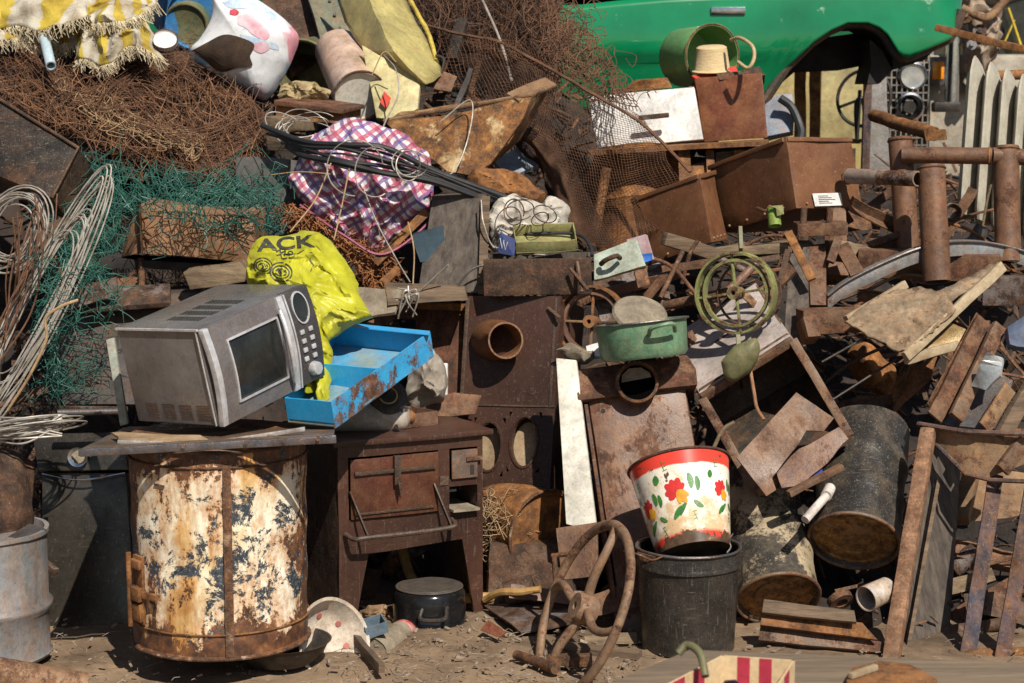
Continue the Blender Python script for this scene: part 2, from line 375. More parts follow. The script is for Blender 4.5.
# ============================================================ the setting
m_dirt = plain('dirt', (.28, .195, .12), (.155, .105, .065), scale=3.2, rough=.95, bump=.9, c3=(.42, .33, .23), bdist=.012)
_t = m_dirt.node_tree; _b = _t.nodes['Principled BSDF']; _c = _b.inputs['Base Color'].links[0].from_socket; _tc = nn(_t, 'TexCoord')
_c = mixc(_t, .85, _c, ramp(_t, nz(_t, _tc.outputs['Object'], 2.3, 7, .7, .4, 6), [(.36, (.38, .33, .30)), (.55, (1.0, .98, .96))]), 'MULTIPLY'); _c = mixc(_t, ramp(_t, nz(_t, _tc.outputs['Object'], 40, 4, .7, 0, 9), [(.60, 0.0), (.66, .8)]), _c, (.10, .065, .04)); _t.links.new(_c, _b.inputs['Base Color'])
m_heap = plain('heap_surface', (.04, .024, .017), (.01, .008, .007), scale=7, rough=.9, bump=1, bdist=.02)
mb = MB(); G = []; N = 150
for j in range(N + 1):
    for i in range(N + 1):
        x = -60 + 120 * (i / N) if abs(i - N / 2) > 60 else (i - N / 2) / 60 * 3.2
        if abs(i - N / 2) > 60: x = math.copysign(3.2 + (abs(i - N / 2) - 60) ** 2 * .3, i - N / 2)
        y = 3.0 + 6.0 * j / 110 if j <= 110 else 9 + (j - 110) ** 2 * .06
        q = V((x, y, 0)); z = noise.noise(q * 1.3) * .02 + noise.noise(q * 6) * .016 + noise.noise(q * 14) * .010
        G.append((x, y, z - .012 if j else z))
mb.add(G, [(j * (N + 1) + i, j * (N + 1) + i + 1, (j + 1) * (N + 1) + i + 1, (j + 1) * (N + 1) + i) for j in range(N) for i in range(N)])
mb.add([(-60, -60, -.02), (60, -60, -.02), (60, 3.0, -.02), (-60, 3.0, -.02)], [(0, 1, 2, 3)])
tag(mb.obj('ground', m_dirt), kind='structure')
prof_l = [(6.62, -.05), (6.75, .2), (7.0, .45), (7.25, .8), (7.6, 1.15), (8.1, 1.5), (8.8, 1.8), (9.6, 2.05), (10.6, 2.1), (11.6, 1.6), (12.6, .5), (13.2, -.1)]
prof_r = [(5.98, -.05), (6.6, .14), (7.2, .4), (7.5, .62), (7.8, .85), (8.2, 1.0), (8.8, 1.15), (9.6, 1.2), (10.6, 1.2), (11.3, .6), (11.8, .15), (12.4, -.1)]
def heap_at(x, t):
    k = min(1, max(0, (x + .05) / .8)); k = k * k * (3 - 2 * k); f = t * (len(prof_l) - 1); i = min(int(f), len(prof_l) - 2); u = f - i
    a = [prof_l[i][c] * (1 - u) + prof_l[i + 1][c] * u for c in (0, 1)]; b = [prof_r[i][c] * (1 - u) + prof_r[i + 1][c] * u for c in (0, 1)]
    return a[0] * (1 - k) + b[0] * k, a[1] * (1 - k) + b[1] * k
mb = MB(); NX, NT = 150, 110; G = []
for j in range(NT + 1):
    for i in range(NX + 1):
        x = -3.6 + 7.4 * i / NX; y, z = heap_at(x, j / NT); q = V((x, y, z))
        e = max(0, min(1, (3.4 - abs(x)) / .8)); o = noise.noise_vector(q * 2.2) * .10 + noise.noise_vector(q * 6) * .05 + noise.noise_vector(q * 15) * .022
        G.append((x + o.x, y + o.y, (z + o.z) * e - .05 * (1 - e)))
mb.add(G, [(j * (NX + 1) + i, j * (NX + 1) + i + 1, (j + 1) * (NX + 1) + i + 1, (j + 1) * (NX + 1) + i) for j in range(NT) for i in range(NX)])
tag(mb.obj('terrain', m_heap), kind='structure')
# fragments between the things: too many and too small to count
for (nm, mt, cnt, sz) in (('rusty_fragments', m_rust, 2200, (.015, .08)), ('dark_fragments', m_rustdark, 2600, (.03, .14)), ('pale_fragments', m_concrete, 160, (.008, .035))):
    mb = MB()
    for _ in range(cnt):
        x = random.uniform(-2.9, 2.9); t = random.random() ** .9 * .86; y, z = heap_at(x, t)
        O = V((x, y - random.uniform(.0, .14), z + random.uniform(.0, .08)))
        if O.z < .02: O.z = .02
        mb.M = yawf(O, random.uniform(0, 360), random.uniform(-60, 60), random.uniform(-60, 60)); L = random.uniform(*sz)
        k = random.random()
        if k < .4: mb.box(-L / 2, L / 2, -L * random.uniform(.02, .1), L * .05, 0, random.uniform(.002, .012))
        elif k < .6: mb.angle((-L / 2, 0, 0), (L / 2, 0, 0), L * .15, .003)
        elif k < .8: mb.cyl((-L / 2, 0, 0), (L / 2, 0, 0), L * random.uniform(.03, .12), n=8)
        else: mb.prism([(-L / 2, -L / 7, 0), (L / 3, -L / 5, 0), (L / 2, L / 9, 0), (-L / 6, L / 6, 0)], (0, 0, L * .1))
    mb.M = None
    tag(mb.obj(nm, mt, smooth=30), 'small rusty and broken fragments filling the gaps of the heap' if nm[0] == 'r' else 'dark bits of scrap lying deep between the larger things' if nm[0] == 'd' else 'pale crumbs of plaster and rubbish scattered over the heap', 'scrap', kind='stuff')
mb = MB()
for _ in range(700):   # long thin slivers, bars and strips lying across one another
    x = random.uniform(-.4, 2.9); t = random.random() * .8; y, z = heap_at(x, t); L = random.uniform(.08, .32); p = V((x, y - random.uniform(.02, .2), z + random.uniform(.02, .10))); a = random.uniform(0, 6.28); q = p + V((math.cos(a) * L, random.uniform(-.05, .05), math.sin(a) * L * .6))
    if min(p.z, q.z) < .01: continue
    if random.random() < .5: mb.tube(smooth_path([p, p.lerp(q, .5) + V((0, 0, random.uniform(-.03, .03))), q], 3), random.uniform(.0015, .005), 5)
    else: mb.beam(p, q, random.uniform(.006, .022), .004, up=(0, -.7, .7))
tag(mb.obj('metal_slivers', m_rust, smooth=30), 'thin rusty slivers bars and strips lying across the right side of the heap', 'scrap', kind='stuff')
mb = MB()
for _ in range(1500):
    p = PZ(random.uniform(0, 1024), random.uniform(600, 690), .004); L = random.uniform(.004, .03) * random.random() ** .5
    if random.random() < .5: p = PZ(random.uniform(330, 640), random.uniform(596, 683), .004)
    mb.M = yawf(p, random.uniform(0, 360), random.uniform(-25, 25), random.uniform(-25, 25))
    if random.random() < .5: mb.box(-L / 2, L / 2, -L / 5, L / 5, 0, L * .3)
    else: mb.tube([(-L, 0, 0), (0, L * .3, .004), (L * 1.4, 0, .002)], .0010, 4)
mb.M = None
tag(mb.obj('ground_litter', plain('litter', (.34, .27, .2), (.12, .08, .06), scale=30), smooth=30), 'small chips twigs and crumbs strewn on the dirt', 'litter', kind='stuff')

# ============================================================ rusty stove boiler drum with the microwave on top
T = thing('boiler_drum', 'tall rusty drum with flaking white paint standing under the microwave', 'boiler')
bc = V((P(219, 500, 5.58).x, 5.58, 0)); z0, z1, br = .072, .690, .262
m_drum, t, b = M_('flaking_white_drum'); L = t.links
tc = nn(t, 'TexCoord'); mp = nn(t, 'Mapping'); mp.inputs['Scale'].default_value = (1, 1, .34); L.new(tc.outputs['Object'], mp.inputs[0]); co = mp.outputs[0]
cream = ramp(t, nz(t, co, 7, 8, .6), [(.3, (.36, .19, .05)), (.41, (.62, .44, .20)), (.50, (.76, .69, .52)), (.66, (.80, .77, .66))])
cream = mixc(t, .7, cream, ramp(t, nz(t, co, 26, 8, .7, 0, 3), [(.32, (.40, .22, .08)), (.54, (1.0, .98, .95))]), 'MULTIPLY')
rst = ramp(t, nz(t, tc.outputs['Object'], 20, 9, .7), RUST)
mk = math_(t, 'ADD', math_(t, 'MULTIPLY', nz(t, co, 6.5, 10, .7, .4, 7), .75), math_(t, 'MULTIPLY', nz(t, tc.outputs['Object'], 60, 6, .7), .25))
sep = nn(t, 'SeparateXYZ'); L.new(tc.outputs['Object'], sep.inputs[0])
edge_hi = ramp(t, sep.outputs[2], [(.10, .20), (.22, .03), (.5, 0.0), (.62, .0), (.70, .12)])
mk = math_(t, 'ADD', mk, edge_hi)
side = ramp(t, math_(t, 'ADD', math_(t, 'MULTIPLY', sep.outputs[0], 1.7), .5), [(.02, .26), (.16, .0), (.88, .0), (1.0, .1)])
mk = math_(t, 'ADD', mk, side)
rmask = ramp(t, mk, [(.545, 0.0), (.565, 1.0)]); halo = ramp(t, mk, [(.47, 0.0), (.56, 1.0)])
cream = mixc(t, math_(t, 'MULTIPLY', halo, .8), cream, (.44, .17, .03))
col = mixc(t, rmask, cream, rst)
bmk = math_(t, 'ADD', nz(t, tc.outputs['Object'], 11, 10, .78, .3, 14), ramp(t, sep.outputs[2], [(.20, -.10), (.28, .045), (.44, .04), (.56, -.14)]))
bmask = ramp(t, bmk, [(.565, 0.0), (.575, 1.0)])
col = mixc(t, bmask, col, ramp(t, nz(t, tc.outputs['Object'], 90, 4, .7), [(.35, (.012, .015, .02)), (.58, (.05, .06, .075)), (.66, (.45, .43, .38))]))
L.new(col, b.inputs['Base Color']); b.inputs['Roughness'].default_value = .62
bp = nn(t, 'Bump'); bp.inputs['Strength'].default_value = .6; bp.inputs['Distance'].default_value = .004
L.new(math_(t, 'SUBTRACT', 1, math_(t, 'MAXIMUM', rmask, bmask)), bp.inputs['Height']); L.new(bp.outputs[0], b.inputs['Normal'])
mb = MB(); mb.lathe([(0.0, z0 + .012), (br - .01, z0 + .012), (br, z0), (br + .004, z0 + .008)] + [(br - .003 + .002 * math.sin(k), z0 + .012 + (z1 - z0 - .02) * k / 24) for k in range(25)] + [(br + .003, z1 - .004), (br, z1), (0.0, z1)], bc, n=96)
mb.obj('body', m_drum, T, wob=.003, wscale=5)
mb = MB()
for (z, r) in ((z0 + .004, .006), (z0 + .075, .003), (z1 - .055, .004), (z1 - .01, .006)): mb.torus(bc + V((0, 0, z)), (0, 0, 1), br + .001, r, 72, 8); mb.obj('hoop', m_rust, T); mb = MB()
def on_drum(a, z, o=0): return bc + V((math.sin(R(a)) * (br + o), -math.cos(R(a)) * (br + o), z))
mb = MB()
for a in (14,): 
    for i in range(10):
        za, zb = z0 + .01 + i * .056, z0 + .01 + (i + 1) * .056
        mb.prism([on_drum(a - 2.6, za, .0015), on_drum(a + 2.6, za, .0015), on_drum(a + 2.6, zb, .0015), on_drum(a - 2.6, zb, .0015)], (0, -.004, 0))
mb.obj('seam_strip', m_rust, T, wob=.0015, wscale=20)
mb = MB()
for (za, zb, o) in ((.16, .36, .012), (.23, .27, .03), (.17, .22, .026), (.325, .35, .026)):
    mb.prism([on_drum(-58, za, .002), on_drum(-46, za, .002), on_drum(-46, zb, .002), on_drum(-58, zb, .002)], (-.5 * o, -o, 0))
mb.cyl(on_drum(-55, .15, .03), on_drum(-55, .37, .03), .008, n=10); mb.beam(on_drum(-50, .25, .02), on_drum(-33, .25, .012), .012, .02)
mb.obj('hinge', m_rust, T, bevel=.002, wob=.002)
mb = MB(); mb.beam(on_drum(-35, .58, .001), on_drum(-27, .577, .001), .004, .006); mb.obj('slot', m_rustdark, T)
for a in (-12, 110, 235):
    mb = MB(); mb.beam(on_drum(a, -.02, -.012), on_drum(a, z0 + .012, -.012), .022, .022); mb.obj('leg', m_rust, T, bevel=.002)
# dark basin under it
mb = MB(); c = P(278, 676, 5.5); mb.lathe([(0, .004), (.10, .005), (.135, .04), (.15, .07), (.156, .071), (.146, .065), (.13, .038), (.09, .012), (0, .01)], (c.x, 5.55, 0), n=48)
mb.single('enamel_basin', 'dark chipped enamel basin standing on the dirt beneath the white drum', 'basin', m_black)
# enamel bowl with red dots leaning behind the drum
T = thing('enamel_bowl', 'dirty white enamel bowl with faded red dots tipped against the drum', 'bowl')
cb = P(334, 640, 5.60); ax = V((.62, -.70, .36)).normalized(); rb = .126
prof = [(0, -.085), (.06, -.082), (.10, -.045), (rb - .006, 0), (rb + .004, .003), (rb + .004, .0), (rb - .004, -.004), (.104, -.050), (.06, -.089), (0, -.092)]
m_bowl = metal('bowl_enamel', (.62, .56, .48), (.48, .41, .32), cov=.16, scale=14, rough=.35, stain=.45, dust=.5)
mb = MB(); mb.lathe(prof, cb, ax, 56); mb.obj('bowl', m_bowl, T, wob=.003)
u, w_ = perp(ax)
m_reddot = plain('faded_red', (.42, .10, .07), (.34, .12, .09), scale=30)
for k in range(7):
    a = R(k * 51 + 10); r_ = .084; p = cb + (u * math.cos(a) + w_ * math.sin(a)) * r_ + ax * (-.059)
    nrm = (ax * .8 - (u * math.cos(a) + w_ * math.sin(a)) * .6).normalized(); mb = MB(); mb.cyl(p - nrm * .004, p + nrm * .0025, .0105, .009, 14); mb.obj('dot', m_reddot, T)
# blue steel drum and its load at the left edge
T = thing('steel_drum', 'grey blue steel drum with a rolled bead at the left edge', 'drum')
dc = V((P(-30, 600, 5.55).x, 5.62, 0)); dr = .212
mb = MB(); mb.lathe([(0, 0), (dr, 0), (dr + .006, .01), (dr, .02), (dr, .14), (dr + .012, .155), (dr + .012, .165), (dr, .18), (dr, .375), (dr + .007, .38), (dr + .007, .392), (dr - .006, .392), (dr - .008, .37), (0, .36)], dc, n=72)
mb.obj('body', metal('drum_blue_grey', (.20, .225, .25), (.15, .16, .165), cov=.14, scale=8, rough=.5, stain=.6, streak=3, dust=.4), T, wob=.003)
mb = MB(); mb.lathe([(0, 0), (.02, 0), (.02, .02), (0, .02)], dc + V((.06, -.05, .365)), n=20); mb.obj('bung', m_steel, T)
# dark scorched cabinet panel
T = thing('metal_cabinet', 'dark scratched stainless cabinet with one round hole standing behind the drum', 'cabinet')
m_dk = metal('smoked_stainless', (.075, .068, .058), (.045, .04, .033), cov=.18, rust=RUSTDARK, scale=5, rough=.25, metallic=.55, stain=.15, dust=.14, bump=.12, scratch=.2)
pts = [P(42, 472, 6.1), P(127, 472, 6.1), P(142, 672, 5.98), P(42, 668, 5.98)]
mb = MB(); mb.slab(pts, .32); mb.obj('body', m_dk, T, bevel=.008, tess=.06, wob=.003, wscale=3)
pts = [P(32, 434, 6.12), P(122, 432, 6.12), P(129, 470, 6.08), P(38, 471, 6.08)]
mb = MB(); mb.slab(pts, .3); mb.obj('top_panel', m_dk, T, bevel=.006, tess=.06, wob=.002)
mb = MB(); mb.lathe([(.02, 0), (.030, -.002), (.032, -.008), (.0225, -.006)], P(78, 457, 6.075), (0, 1, -.1), 24); mb.obj('hole_ring', m_chrome, T)
mb = MB(); mb.cyl(P(78, 457, 6.06), P(78, 457, 6.10), .021); mb.obj('lamp_hole', m_concrete, T)
mb = MB(); mb.tube(smooth_path([P(42, 474, 6.08), P(80, 480, 6.06), P(125, 473, 6.07)]), .003, 6); mb.obj('trim', m_chrome, T)
# things on and by the grey drum
sheet('burlap_sheet', [[(-20, 450, 5.9), (8, 448, 5.85), (35, 462, 5.9)], [(-20, 480, 5.75), (12, 485, 5.72), (34, 500, 5.8)], [(-20, 520, 5.7), (4, 530, 5.68), (26, 545, 5.74)], [(-20, 545, 5.7), (-6, 548, 5.68), (10, 552, 5.72)]], 24, 30, m_rustdark, wr=.02, solid=.006, ridge=.02)
tag(bpy.data.objects['burlap_sheet'], 'crumpled dark brown mesh cloth hanging over the grey drum', 'cloth')
mb = MB(); mb.slab([P(-10, 548, 5.6), P(30, 524, 5.66), P(46, 530, 5.6), P(8, 556, 5.52)], .006); mb.slab([P(10, 540, 5.6), P(30, 530, 5.66), P(35, 538, 5.6), P(22, 547, 5.52)], .02)
mb.single('metal_scrap', 'crushed silver metal lid lying on the rim of the grey drum', 'scrap', m_steel, tess=.03, wob=.005)
mb = MB(); mb.beam(P(40, 560, 5.8), P(56, 572, 5.75), .02, .022); mb.single('door_latch', 'small steel latch jutting out between grey drum and dark cabinet', 'latch', m_steel, bevel=.002)
mb = MB(); mb.cyl(V((P(0, 700, 5.2).x, 5.2, .09)) + V((-.12, 0, 0)), P(84, 690, 5.3) + V((0, 0, -.0)), .05, .05, 30)
mb.single('rusty_pipe_stub', 'thick rusty pipe lying on the dirt at the bottom left', 'pipe', metal('pale_rust', (.24, .15, .09), cov=.5, rust=RUSTRED, scale=14, dust=.4), wob=.002)

# ============================================================ tray and microwave
T = thing('metal_tray', 'flat chrome edged steel tray laid over the top of the drum', 'tray')
mb = MB(); top = [P(84, 449, 5.30), P(334, 436, 5.30), P(336, 424, 5.86), P(128, 428, 5.86)]; mb.slab([p for p in top], .004); mb.obj('plate', metal('tray_plate', (.15, .135, .12), (.09, .075, .06), cov=.35, scale=10, rough=.5, metallic=.4, dust=.6), T, tess=.05, wob=.002)
mb = MB(); mb.beam(P(80, 453, 5.285), P(336, 439, 5.285), .012, .022); mb.beam(P(80, 453, 5.285), P(125, 431, 5.86), .012, .02); mb.obj('rim', m_bluesteel if 0 else metal('rim_steel', (.30, .31, .34), (.17, .18, .21), cov=.26, scale=16, rough=.3, metallic=.8, dust=.2), T, bevel=.003, tess=.05, wob=.002)
mb = MB()
for x in (183, 246, 284, 318): mb = MB(); mb.cyl(P(x, 452 - (x - 80) * .055, 5.276), P(x, 452 - (x - 80) * .055, 5.27), .006, n=10); mb.obj('rivet', m_rustdark, T)
mb = MB(); mb.beam(P(118, 441, 5.36), P(205, 444, 5.36), .03, .010); mb.beam(P(205, 444, 5.36), P(305, 429, 5.36), .012, .012)
mb.single('chrome_strip', 'bent white metal strip lying on the tray in front of the microwave', 'strip', metal('strip_white', (.62, .62, .60), (.4, .4, .4), cov=.3, scale=20, rough=.35, metallic=.4), bevel=.002, tess=.03, wob=.002)
mb = MB(); mb.prism([P(112, 434, 5.5), P(200, 437, 5.4), P(212, 444, 5.34), P(118, 440, 5.36)], (0, 0, .006))
mb.single('cardboard_scrap', 'torn tan cardboard piece lying on the steel tray', 'cardboard', plain('cardboard', (.38, .27, .16), (.22, .14, .08), scale=14), tess=.03, wob=.004)
W_, D_, H_ = .452, .36, .292
Mm = frame(P(225, 427, 5.40), (.558, .794, .215), (-.17, -.145, .97))
T = thing('microwave', 'battered silver microwave oven tilted on the tray above the drum', 'microwave')
m_mw = metal('microwave_steel', (.27, .26, .255), (.15, .14, .132), scratch=.25, cov=.05, rust=RUSTDARK, scale=5, rough=.26, metallic=.45, stain=.25, dust=.4, bump=.08, grime=.35, lit_wear=.2, dustcol=(.36, .33, .30))
m_mws = metal('microwave_silver', (.80, .80, .82), (.66, .66, .68), cov=.03, rust=RUSTDARK, scale=9, rough=.25, metallic=.4, dust=.15, bump=.04, grime=.25, lit_wear=.2)
m_mwd = metal('microwave_grey', (.19, .19, .205), (.13, .13, .14), cov=.04, grime=.35, lit_wear=.3, rust=RUSTDARK, scale=9, rough=.35, metallic=.3, dust=.35, bump=.1)
mb = MB(Mm); mb.box(.002, W_ - .002, .022, D_, 0, H_); mb.obj('casing', m_mw, T, bevel=.006)
def curved(mb, x0, x1, ofs, n=14, za=0, zb=None, bulge=.018, th=.02):
    zb = H_ if zb is None else zb; f = lambda z: -bulge * math.sin(math.pi * min(1, max(0, z / H_)))
    vs = []; 
    for i in range(n + 1):
        z = za + (zb - za) * i / n; y = f(z) + ofs
        vs += [(x0, y, z), (x1, y, z), (x1, y + th, z), (x0, y + th, z)]
    fs = []
    for i in range(n):
        for k in range(4): fs.append((i * 4 + k, i * 4 + (k + 1) % 4, i * 4 + 4 + (k + 1) % 4, i * 4 + 4 + k))
    fs += [(0, 1, 2, 3), tuple(4 * n + k for k in (3, 2, 1, 0))]; mb.add(vs, fs); return mb
mb = MB(Mm); curved(mb, -.002, .020, .002); mb.obj('side_trim', m_mws, T, bevel=.002)
mb = MB(Mm); curved(mb, .0205, .075, .003); curved(mb, .285, .338, .003); curved(mb, .075, .285, .003, za=0, zb=.055); curved(mb, .075, .285, .003, za=.235, zb=H_)
dr_ = mb.obj('door', m_mwd, T)
mb = MB(Mm); curved(mb, .074, .286, .006, za=.054, zb=.236, th=.003); mb.obj('window', m_glass, dr_)
mb = MB(Mm)
for (a, b_, c_, d_) in ((.069, .075, .05, .24), (.285, .291, .05, .24)): curved(mb, a, b_, -.002, za=c_, zb=d_, th=.006)
curved(mb, .075, .285, -.002, za=.049, zb=.0545, th=.006, n=2); curved(mb, .075, .285, -.002, za=.2355, zb=.241, th=.006, n=2); mb.obj('window_frame', m_mws, dr_)
mb = MB(Mm); mb.tube(smooth_path([(.300, -.018, .035), (.287, -.040, .085), (.281, -.048, .146), (.287, -.040, .205), (.300, -.018, .255)]), .007, 10); curved(mb, .306, .330, -.006, th=.01); mb.obj('handle', m_mws, dr_)
mb = MB(Mm); curved(mb, .3395, W_, .0, th=.024); cp = mb.obj('control_panel', metal('panel_black', (.05, .05, .055), (.035, .035, .04), cov=.03, rust=RUSTDARK, scale=9, rough=.3, dust=.2, grime=.2), T, bevel=.004)
mb = MB(Mm); curved(mb, .336, .342, -.006, th=.012); mb.obj('panel_trim', m_mws, cp)
def bul(z): return -.018 * math.sin(math.pi * z / H_)
mb = MB(Mm); c0 = (.394, bul(.235) - .003, .236); vs = []
for rr, yy in ((1.12, .002), (1.12, -.004), (1.0, -.004), (1.0, -.001)):
    for i in range(32):
        a = 2 * math.pi * i / 32; z = .236 + .045 * rr * math.sin(a); vs.append((.394 + .030 * rr * math.cos(a), bul(z) + yy, z))
mb.add(vs, [(j * 32 + i, j * 32 + (i + 1) % 32, (j + 1) * 32 + (i + 1) % 32, (j + 1) * 32 + i) for j in range(3) for i in range(32)]); mb.obj('display_frame', m_mws, cp)
mb = MB(Mm); mb.add(vs[96:], [tuple(range(32))]); mb.obj('display', m_glass, cp)
for r_ in range(4):
    for c_ in range(2):
        x, z = .372 + c_ * .038, .165 - r_ * .028; mb = MB(Mm); mb.box(x - .009, x + .009, bul(z) - .005, bul(z) + .001, z - .007, z + .007); mb.obj('button', m_mws, cp, bevel=.002)
mb = MB(Mm); z = .042; mb.cyl((.40, bul(z) + .001, z), (.40, bul(z) - .022, z), .023, .019, 28); mb.obj('knob', m_mws, cp, bevel=.002)
mb = MB(Mm)
for k in range(4):
    for j in range(11):
        x, y = .10 + k * .055, .10 + j * .0125; mb.box(x - .018, x + .018, y, y + .006, H_ + .0002, H_ + .0012) if k in (0, 1, 2, 3) and j < 11 else 0
mb.obj('top_vent', m_glass, T)
mb = MB(Mm)
for j in range(6):
    for k in range(4): mb.box(.0003, .0025, .05 + k * .07, .10 + k * .07, .018 + j * .008, .021 + j * .008)
mb.obj('side_vent', m_rustdark, T)
mb = MB(Mm); mb.box(-.004, 0, .03, .033, .002, H_ - .002); mb.box(-.004, .0022, .024, D_, H_ - .004, H_ + .002); mb.obj('edge_trim', m_mws, T)
mb = MB(Mm)
for x in (.05, .40):
    for y in (.05, .31): mb = MB(Mm); mb.cyl((x, y, -.014), (x, y, .001), .014, n=14); mb.obj('foot', m_black, T)
mb = MB(); mb.slab([P(106, 340, 5.75), P(114, 338, 5.75), P(128, 424, 5.75), P(120, 426, 5.75)], .02)
mb.single('door_seal', 'narrow greenish panel edge standing behind the microwave', 'panel', metal('pale_teal', (.38, .45, .40), cov=.25, scale=14), bevel=.002)

# ============================================================ blue tray, yellow bag and what is on the stove
T = thing('blue_tray', 'bright blue painted metal drawer with rusty scraped edge beside the microwave', 'drawer')
m_blue = metal('bright_blue_paint', (.008, .37, .74), (.008, .31, .66), cov=.04, scale=10, rough=.32, stain=.03, dust=.05, bump=.15, grime=.2, speck=.2)
m_bluer = metal('blue_paint_scraped', (.008, .36, .70), (.01, .28, .58), cov=.50, scale=11, rough=.4, stain=.1, dust=.05, grime=.25, lit_wear=.2)
A, B, Cc, D = P(284, 398, 5.62), P(331, 402, 5.50), P(430, 332, 6.0), P(330, 322, 6.12)   # upper rim, going round
dn = V((.01, .01, -.072)); th = .006
mb = MB(); mb.slab([A + dn, B + dn, Cc + dn, D + dn], .004); mb.obj('bottom', metal('blue_dusty', (.02, .32, .62), (.30, .30, .10), cov=.12, scale=6, dust=.4, grime=.3), T)
inn = ((A + B + Cc + D) / 4)
def wall(mb, p, q, dn, t=.005, off=.0):
    n = (q - p).cross(dn).normalized()
    if n.dot(inn - p) < 0: n = -n
    mb.prism([p, q, q + dn, p + dn], n * t); return mb
mb = MB(); wall(mb, B, Cc, dn * 1.1); mb.obj('front', m_bluer, T, tess=.04, wob=.003)
mb = MB(); wall(mb, A, B, dn * .9); wall(mb, Cc, D, dn); wall(mb, D, A, dn); mb.obj('side', m_blue, T, tess=.06, wob=.002)
mb = MB(); e = (Cc - D); mb.prism([D, Cc, Cc - V((.0, .045, .006)), D - V((.0, .045, .006))], (0, 0, .003)); ml, mr = A.lerp(D, .45), B.lerp(Cc, .45); wall(mb, ml, mr, dn * .95); mb.obj('divider', m_blue, T, tess=.06, wob=.001)
# yellow bag
m_bag, t, b = M_('yellow_plastic'); L = t.links; tc = nn(t, 'TexCoord')
cc = ramp(t, nz(t, tc.outputs['Object'], 9, 6, .6), [(.3, (.20, .19, .01)), (.5, (.36, .35, .014)), (.7, (.47, .46, .03))])
cc = mixc(t, math_(t, 'MULTIPLY', ramp(t, nz(t, tc.outputs['Object'], 5, 7, .7, 0, 4), [(.5, 0.0), (.68, 1.0)]), .45), cc, (.30, .28, .10)); L.new(cc, b.inputs['Base Color']); b.inputs['Roughness'].default_value = .45
b.inputs['Subsurface Weight'].default_value = .0
bp = nn(t, 'Bump'); bp.inputs['Strength'].default_value = .5; bp.inputs['Distance'].default_value = .008; L.new(nz(t, tc.outputs['Object'], 16, 7, .6, 1.2), bp.inputs['Height']); L.new(bp.outputs[0], b.inputs['Normal'])
T = thing('plastic_bag', 'bright yellow plastic bag with black lettering draped behind the microwave', 'bag')
mb = MB(); blob(mb, [(246, 262, 6.1), (258, 242, 6.15), (285, 235, 6.2), (318, 232, 6.2), (334, 248, 6.15), (352, 275, 6.1), (368, 310, 6.02), (374, 318, 6.0), (352, 324, 6.0), (332, 338, 5.98), (318, 360, 5.95), (300, 330, 5.98), (290, 300, 6.05), (262, 300, 6.1), (248, 285, 6.1)], 6.1, .10, rings=40, n=200, wr=.014, wscale=11, ridge=True, center=(305, 285, 6.08), seed=2.0, sharp=.45)
bagf = mb.obj('sack', m_bag, T, smooth=80); bvh = BVHTree.FromPolygons(mb.v, mb.f)
mb = MB(); blob(mb, [(296, 300, 6.0), (312, 318, 5.95), (330, 346, 5.9), (332, 372, 5.85), (328, 398, 5.72), (318, 400, 5.7), (318, 388, 5.78), (306, 392, 5.72), (305, 372, 5.84), (300, 350, 5.9), (290, 330, 5.95)], 5.9, .03, rings=18, n=120, wr=.009, wscale=18, ridge=True, center=(312, 350, 5.87), seed=7.0)
mb.obj('torn_flap', m_bag, T, smooth=80)
m_ink = plain('black_ink', (.03, .03, .025), (.05, .05, .03), scale=20, rough=.5)
def text_verts(s, size):
    cu = bpy.data.curves.new('t', 'FONT'); cu.body = s; cu.size = size; cu.align_x = 'LEFT'; cu.offset = .028; o = bpy.data.objects.new('t', cu); C.objects.link(o)
    dg = bpy.context.evaluated_depsgraph_get(); me = bpy.data.meshes.new_from_object(o.evaluated_get(dg)); bm = bmesh.new(); bm.from_mesh(me)
    for _ in range(3):
        es = [e for e in bm.edges if e.calc_length() > size * .12]
        if es: bmesh.ops.subdivide_edges(bm, edges=es, cuts=1)
    bmesh.ops.triangulate(bm, faces=bm.faces); vs = [v.co.copy() for v in bm.verts]; bm.verts.index_update(); fs = [tuple(v.index for v in f.verts) for f in bm.faces]
    bm.free(); bpy.data.objects.remove(o); return vs, fs
def decal(name, vs, fs, px, py, ang, k, tree, mat, parent, d=6.0, sx=1.0, sy=1.0, lift=.0015):
    "lay a flat drawing on a surface: vs are in pixels-at-distance units turned by ang"
    mb = MB(); out = []; ca, sa = math.cos(R(ang)), math.sin(R(ang)); bad = set()
    for i, v in enumerate(vs):
        x, y = v[0] * k * sx, v[1] * k * sy; X, Y = px + x * ca - y * sa, py - (x * sa + y * ca)
        a = P(X, Y, d - 1.2); dr = (P(X, Y, d) - a).normalized(); h = tree.ray_cast(a, dr)
        if h[0] is None: bad.add(i); out.append(P(X, Y, d)); continue
        out.append(h[0] - dr * lift)
    mb.add(out, [f for f in fs if not any(i in bad for i in f)]); return mb.obj(name, mat, parent, smooth=None)
def strokes(lines, w=.02):
    vs = []; fs = []
    for l in lines:
        for (a, b) in zip(l[:-1], l[1:]):
            a = V((a[0], a[1], 0)); b = V((b[0], b[1], 0)); n = V((-(b - a).y, (b - a).x, 0)); n = n.normalized() * w / 2 if n.length > 0 else V((w / 2, 0, 0)); k = len(vs)
            vs += [a - n, b - n, b + n, a + n]; fs.append((k, k + 1, k + 2, k + 3))
    return vs, fs
def circ(cx, cy, r, n=28, ry=None): return [(cx + r * math.cos(2 * math.pi * i / n), cy + (ry or r) * math.sin(2 * math.pi * i / n)) for i in range(n + 1)]
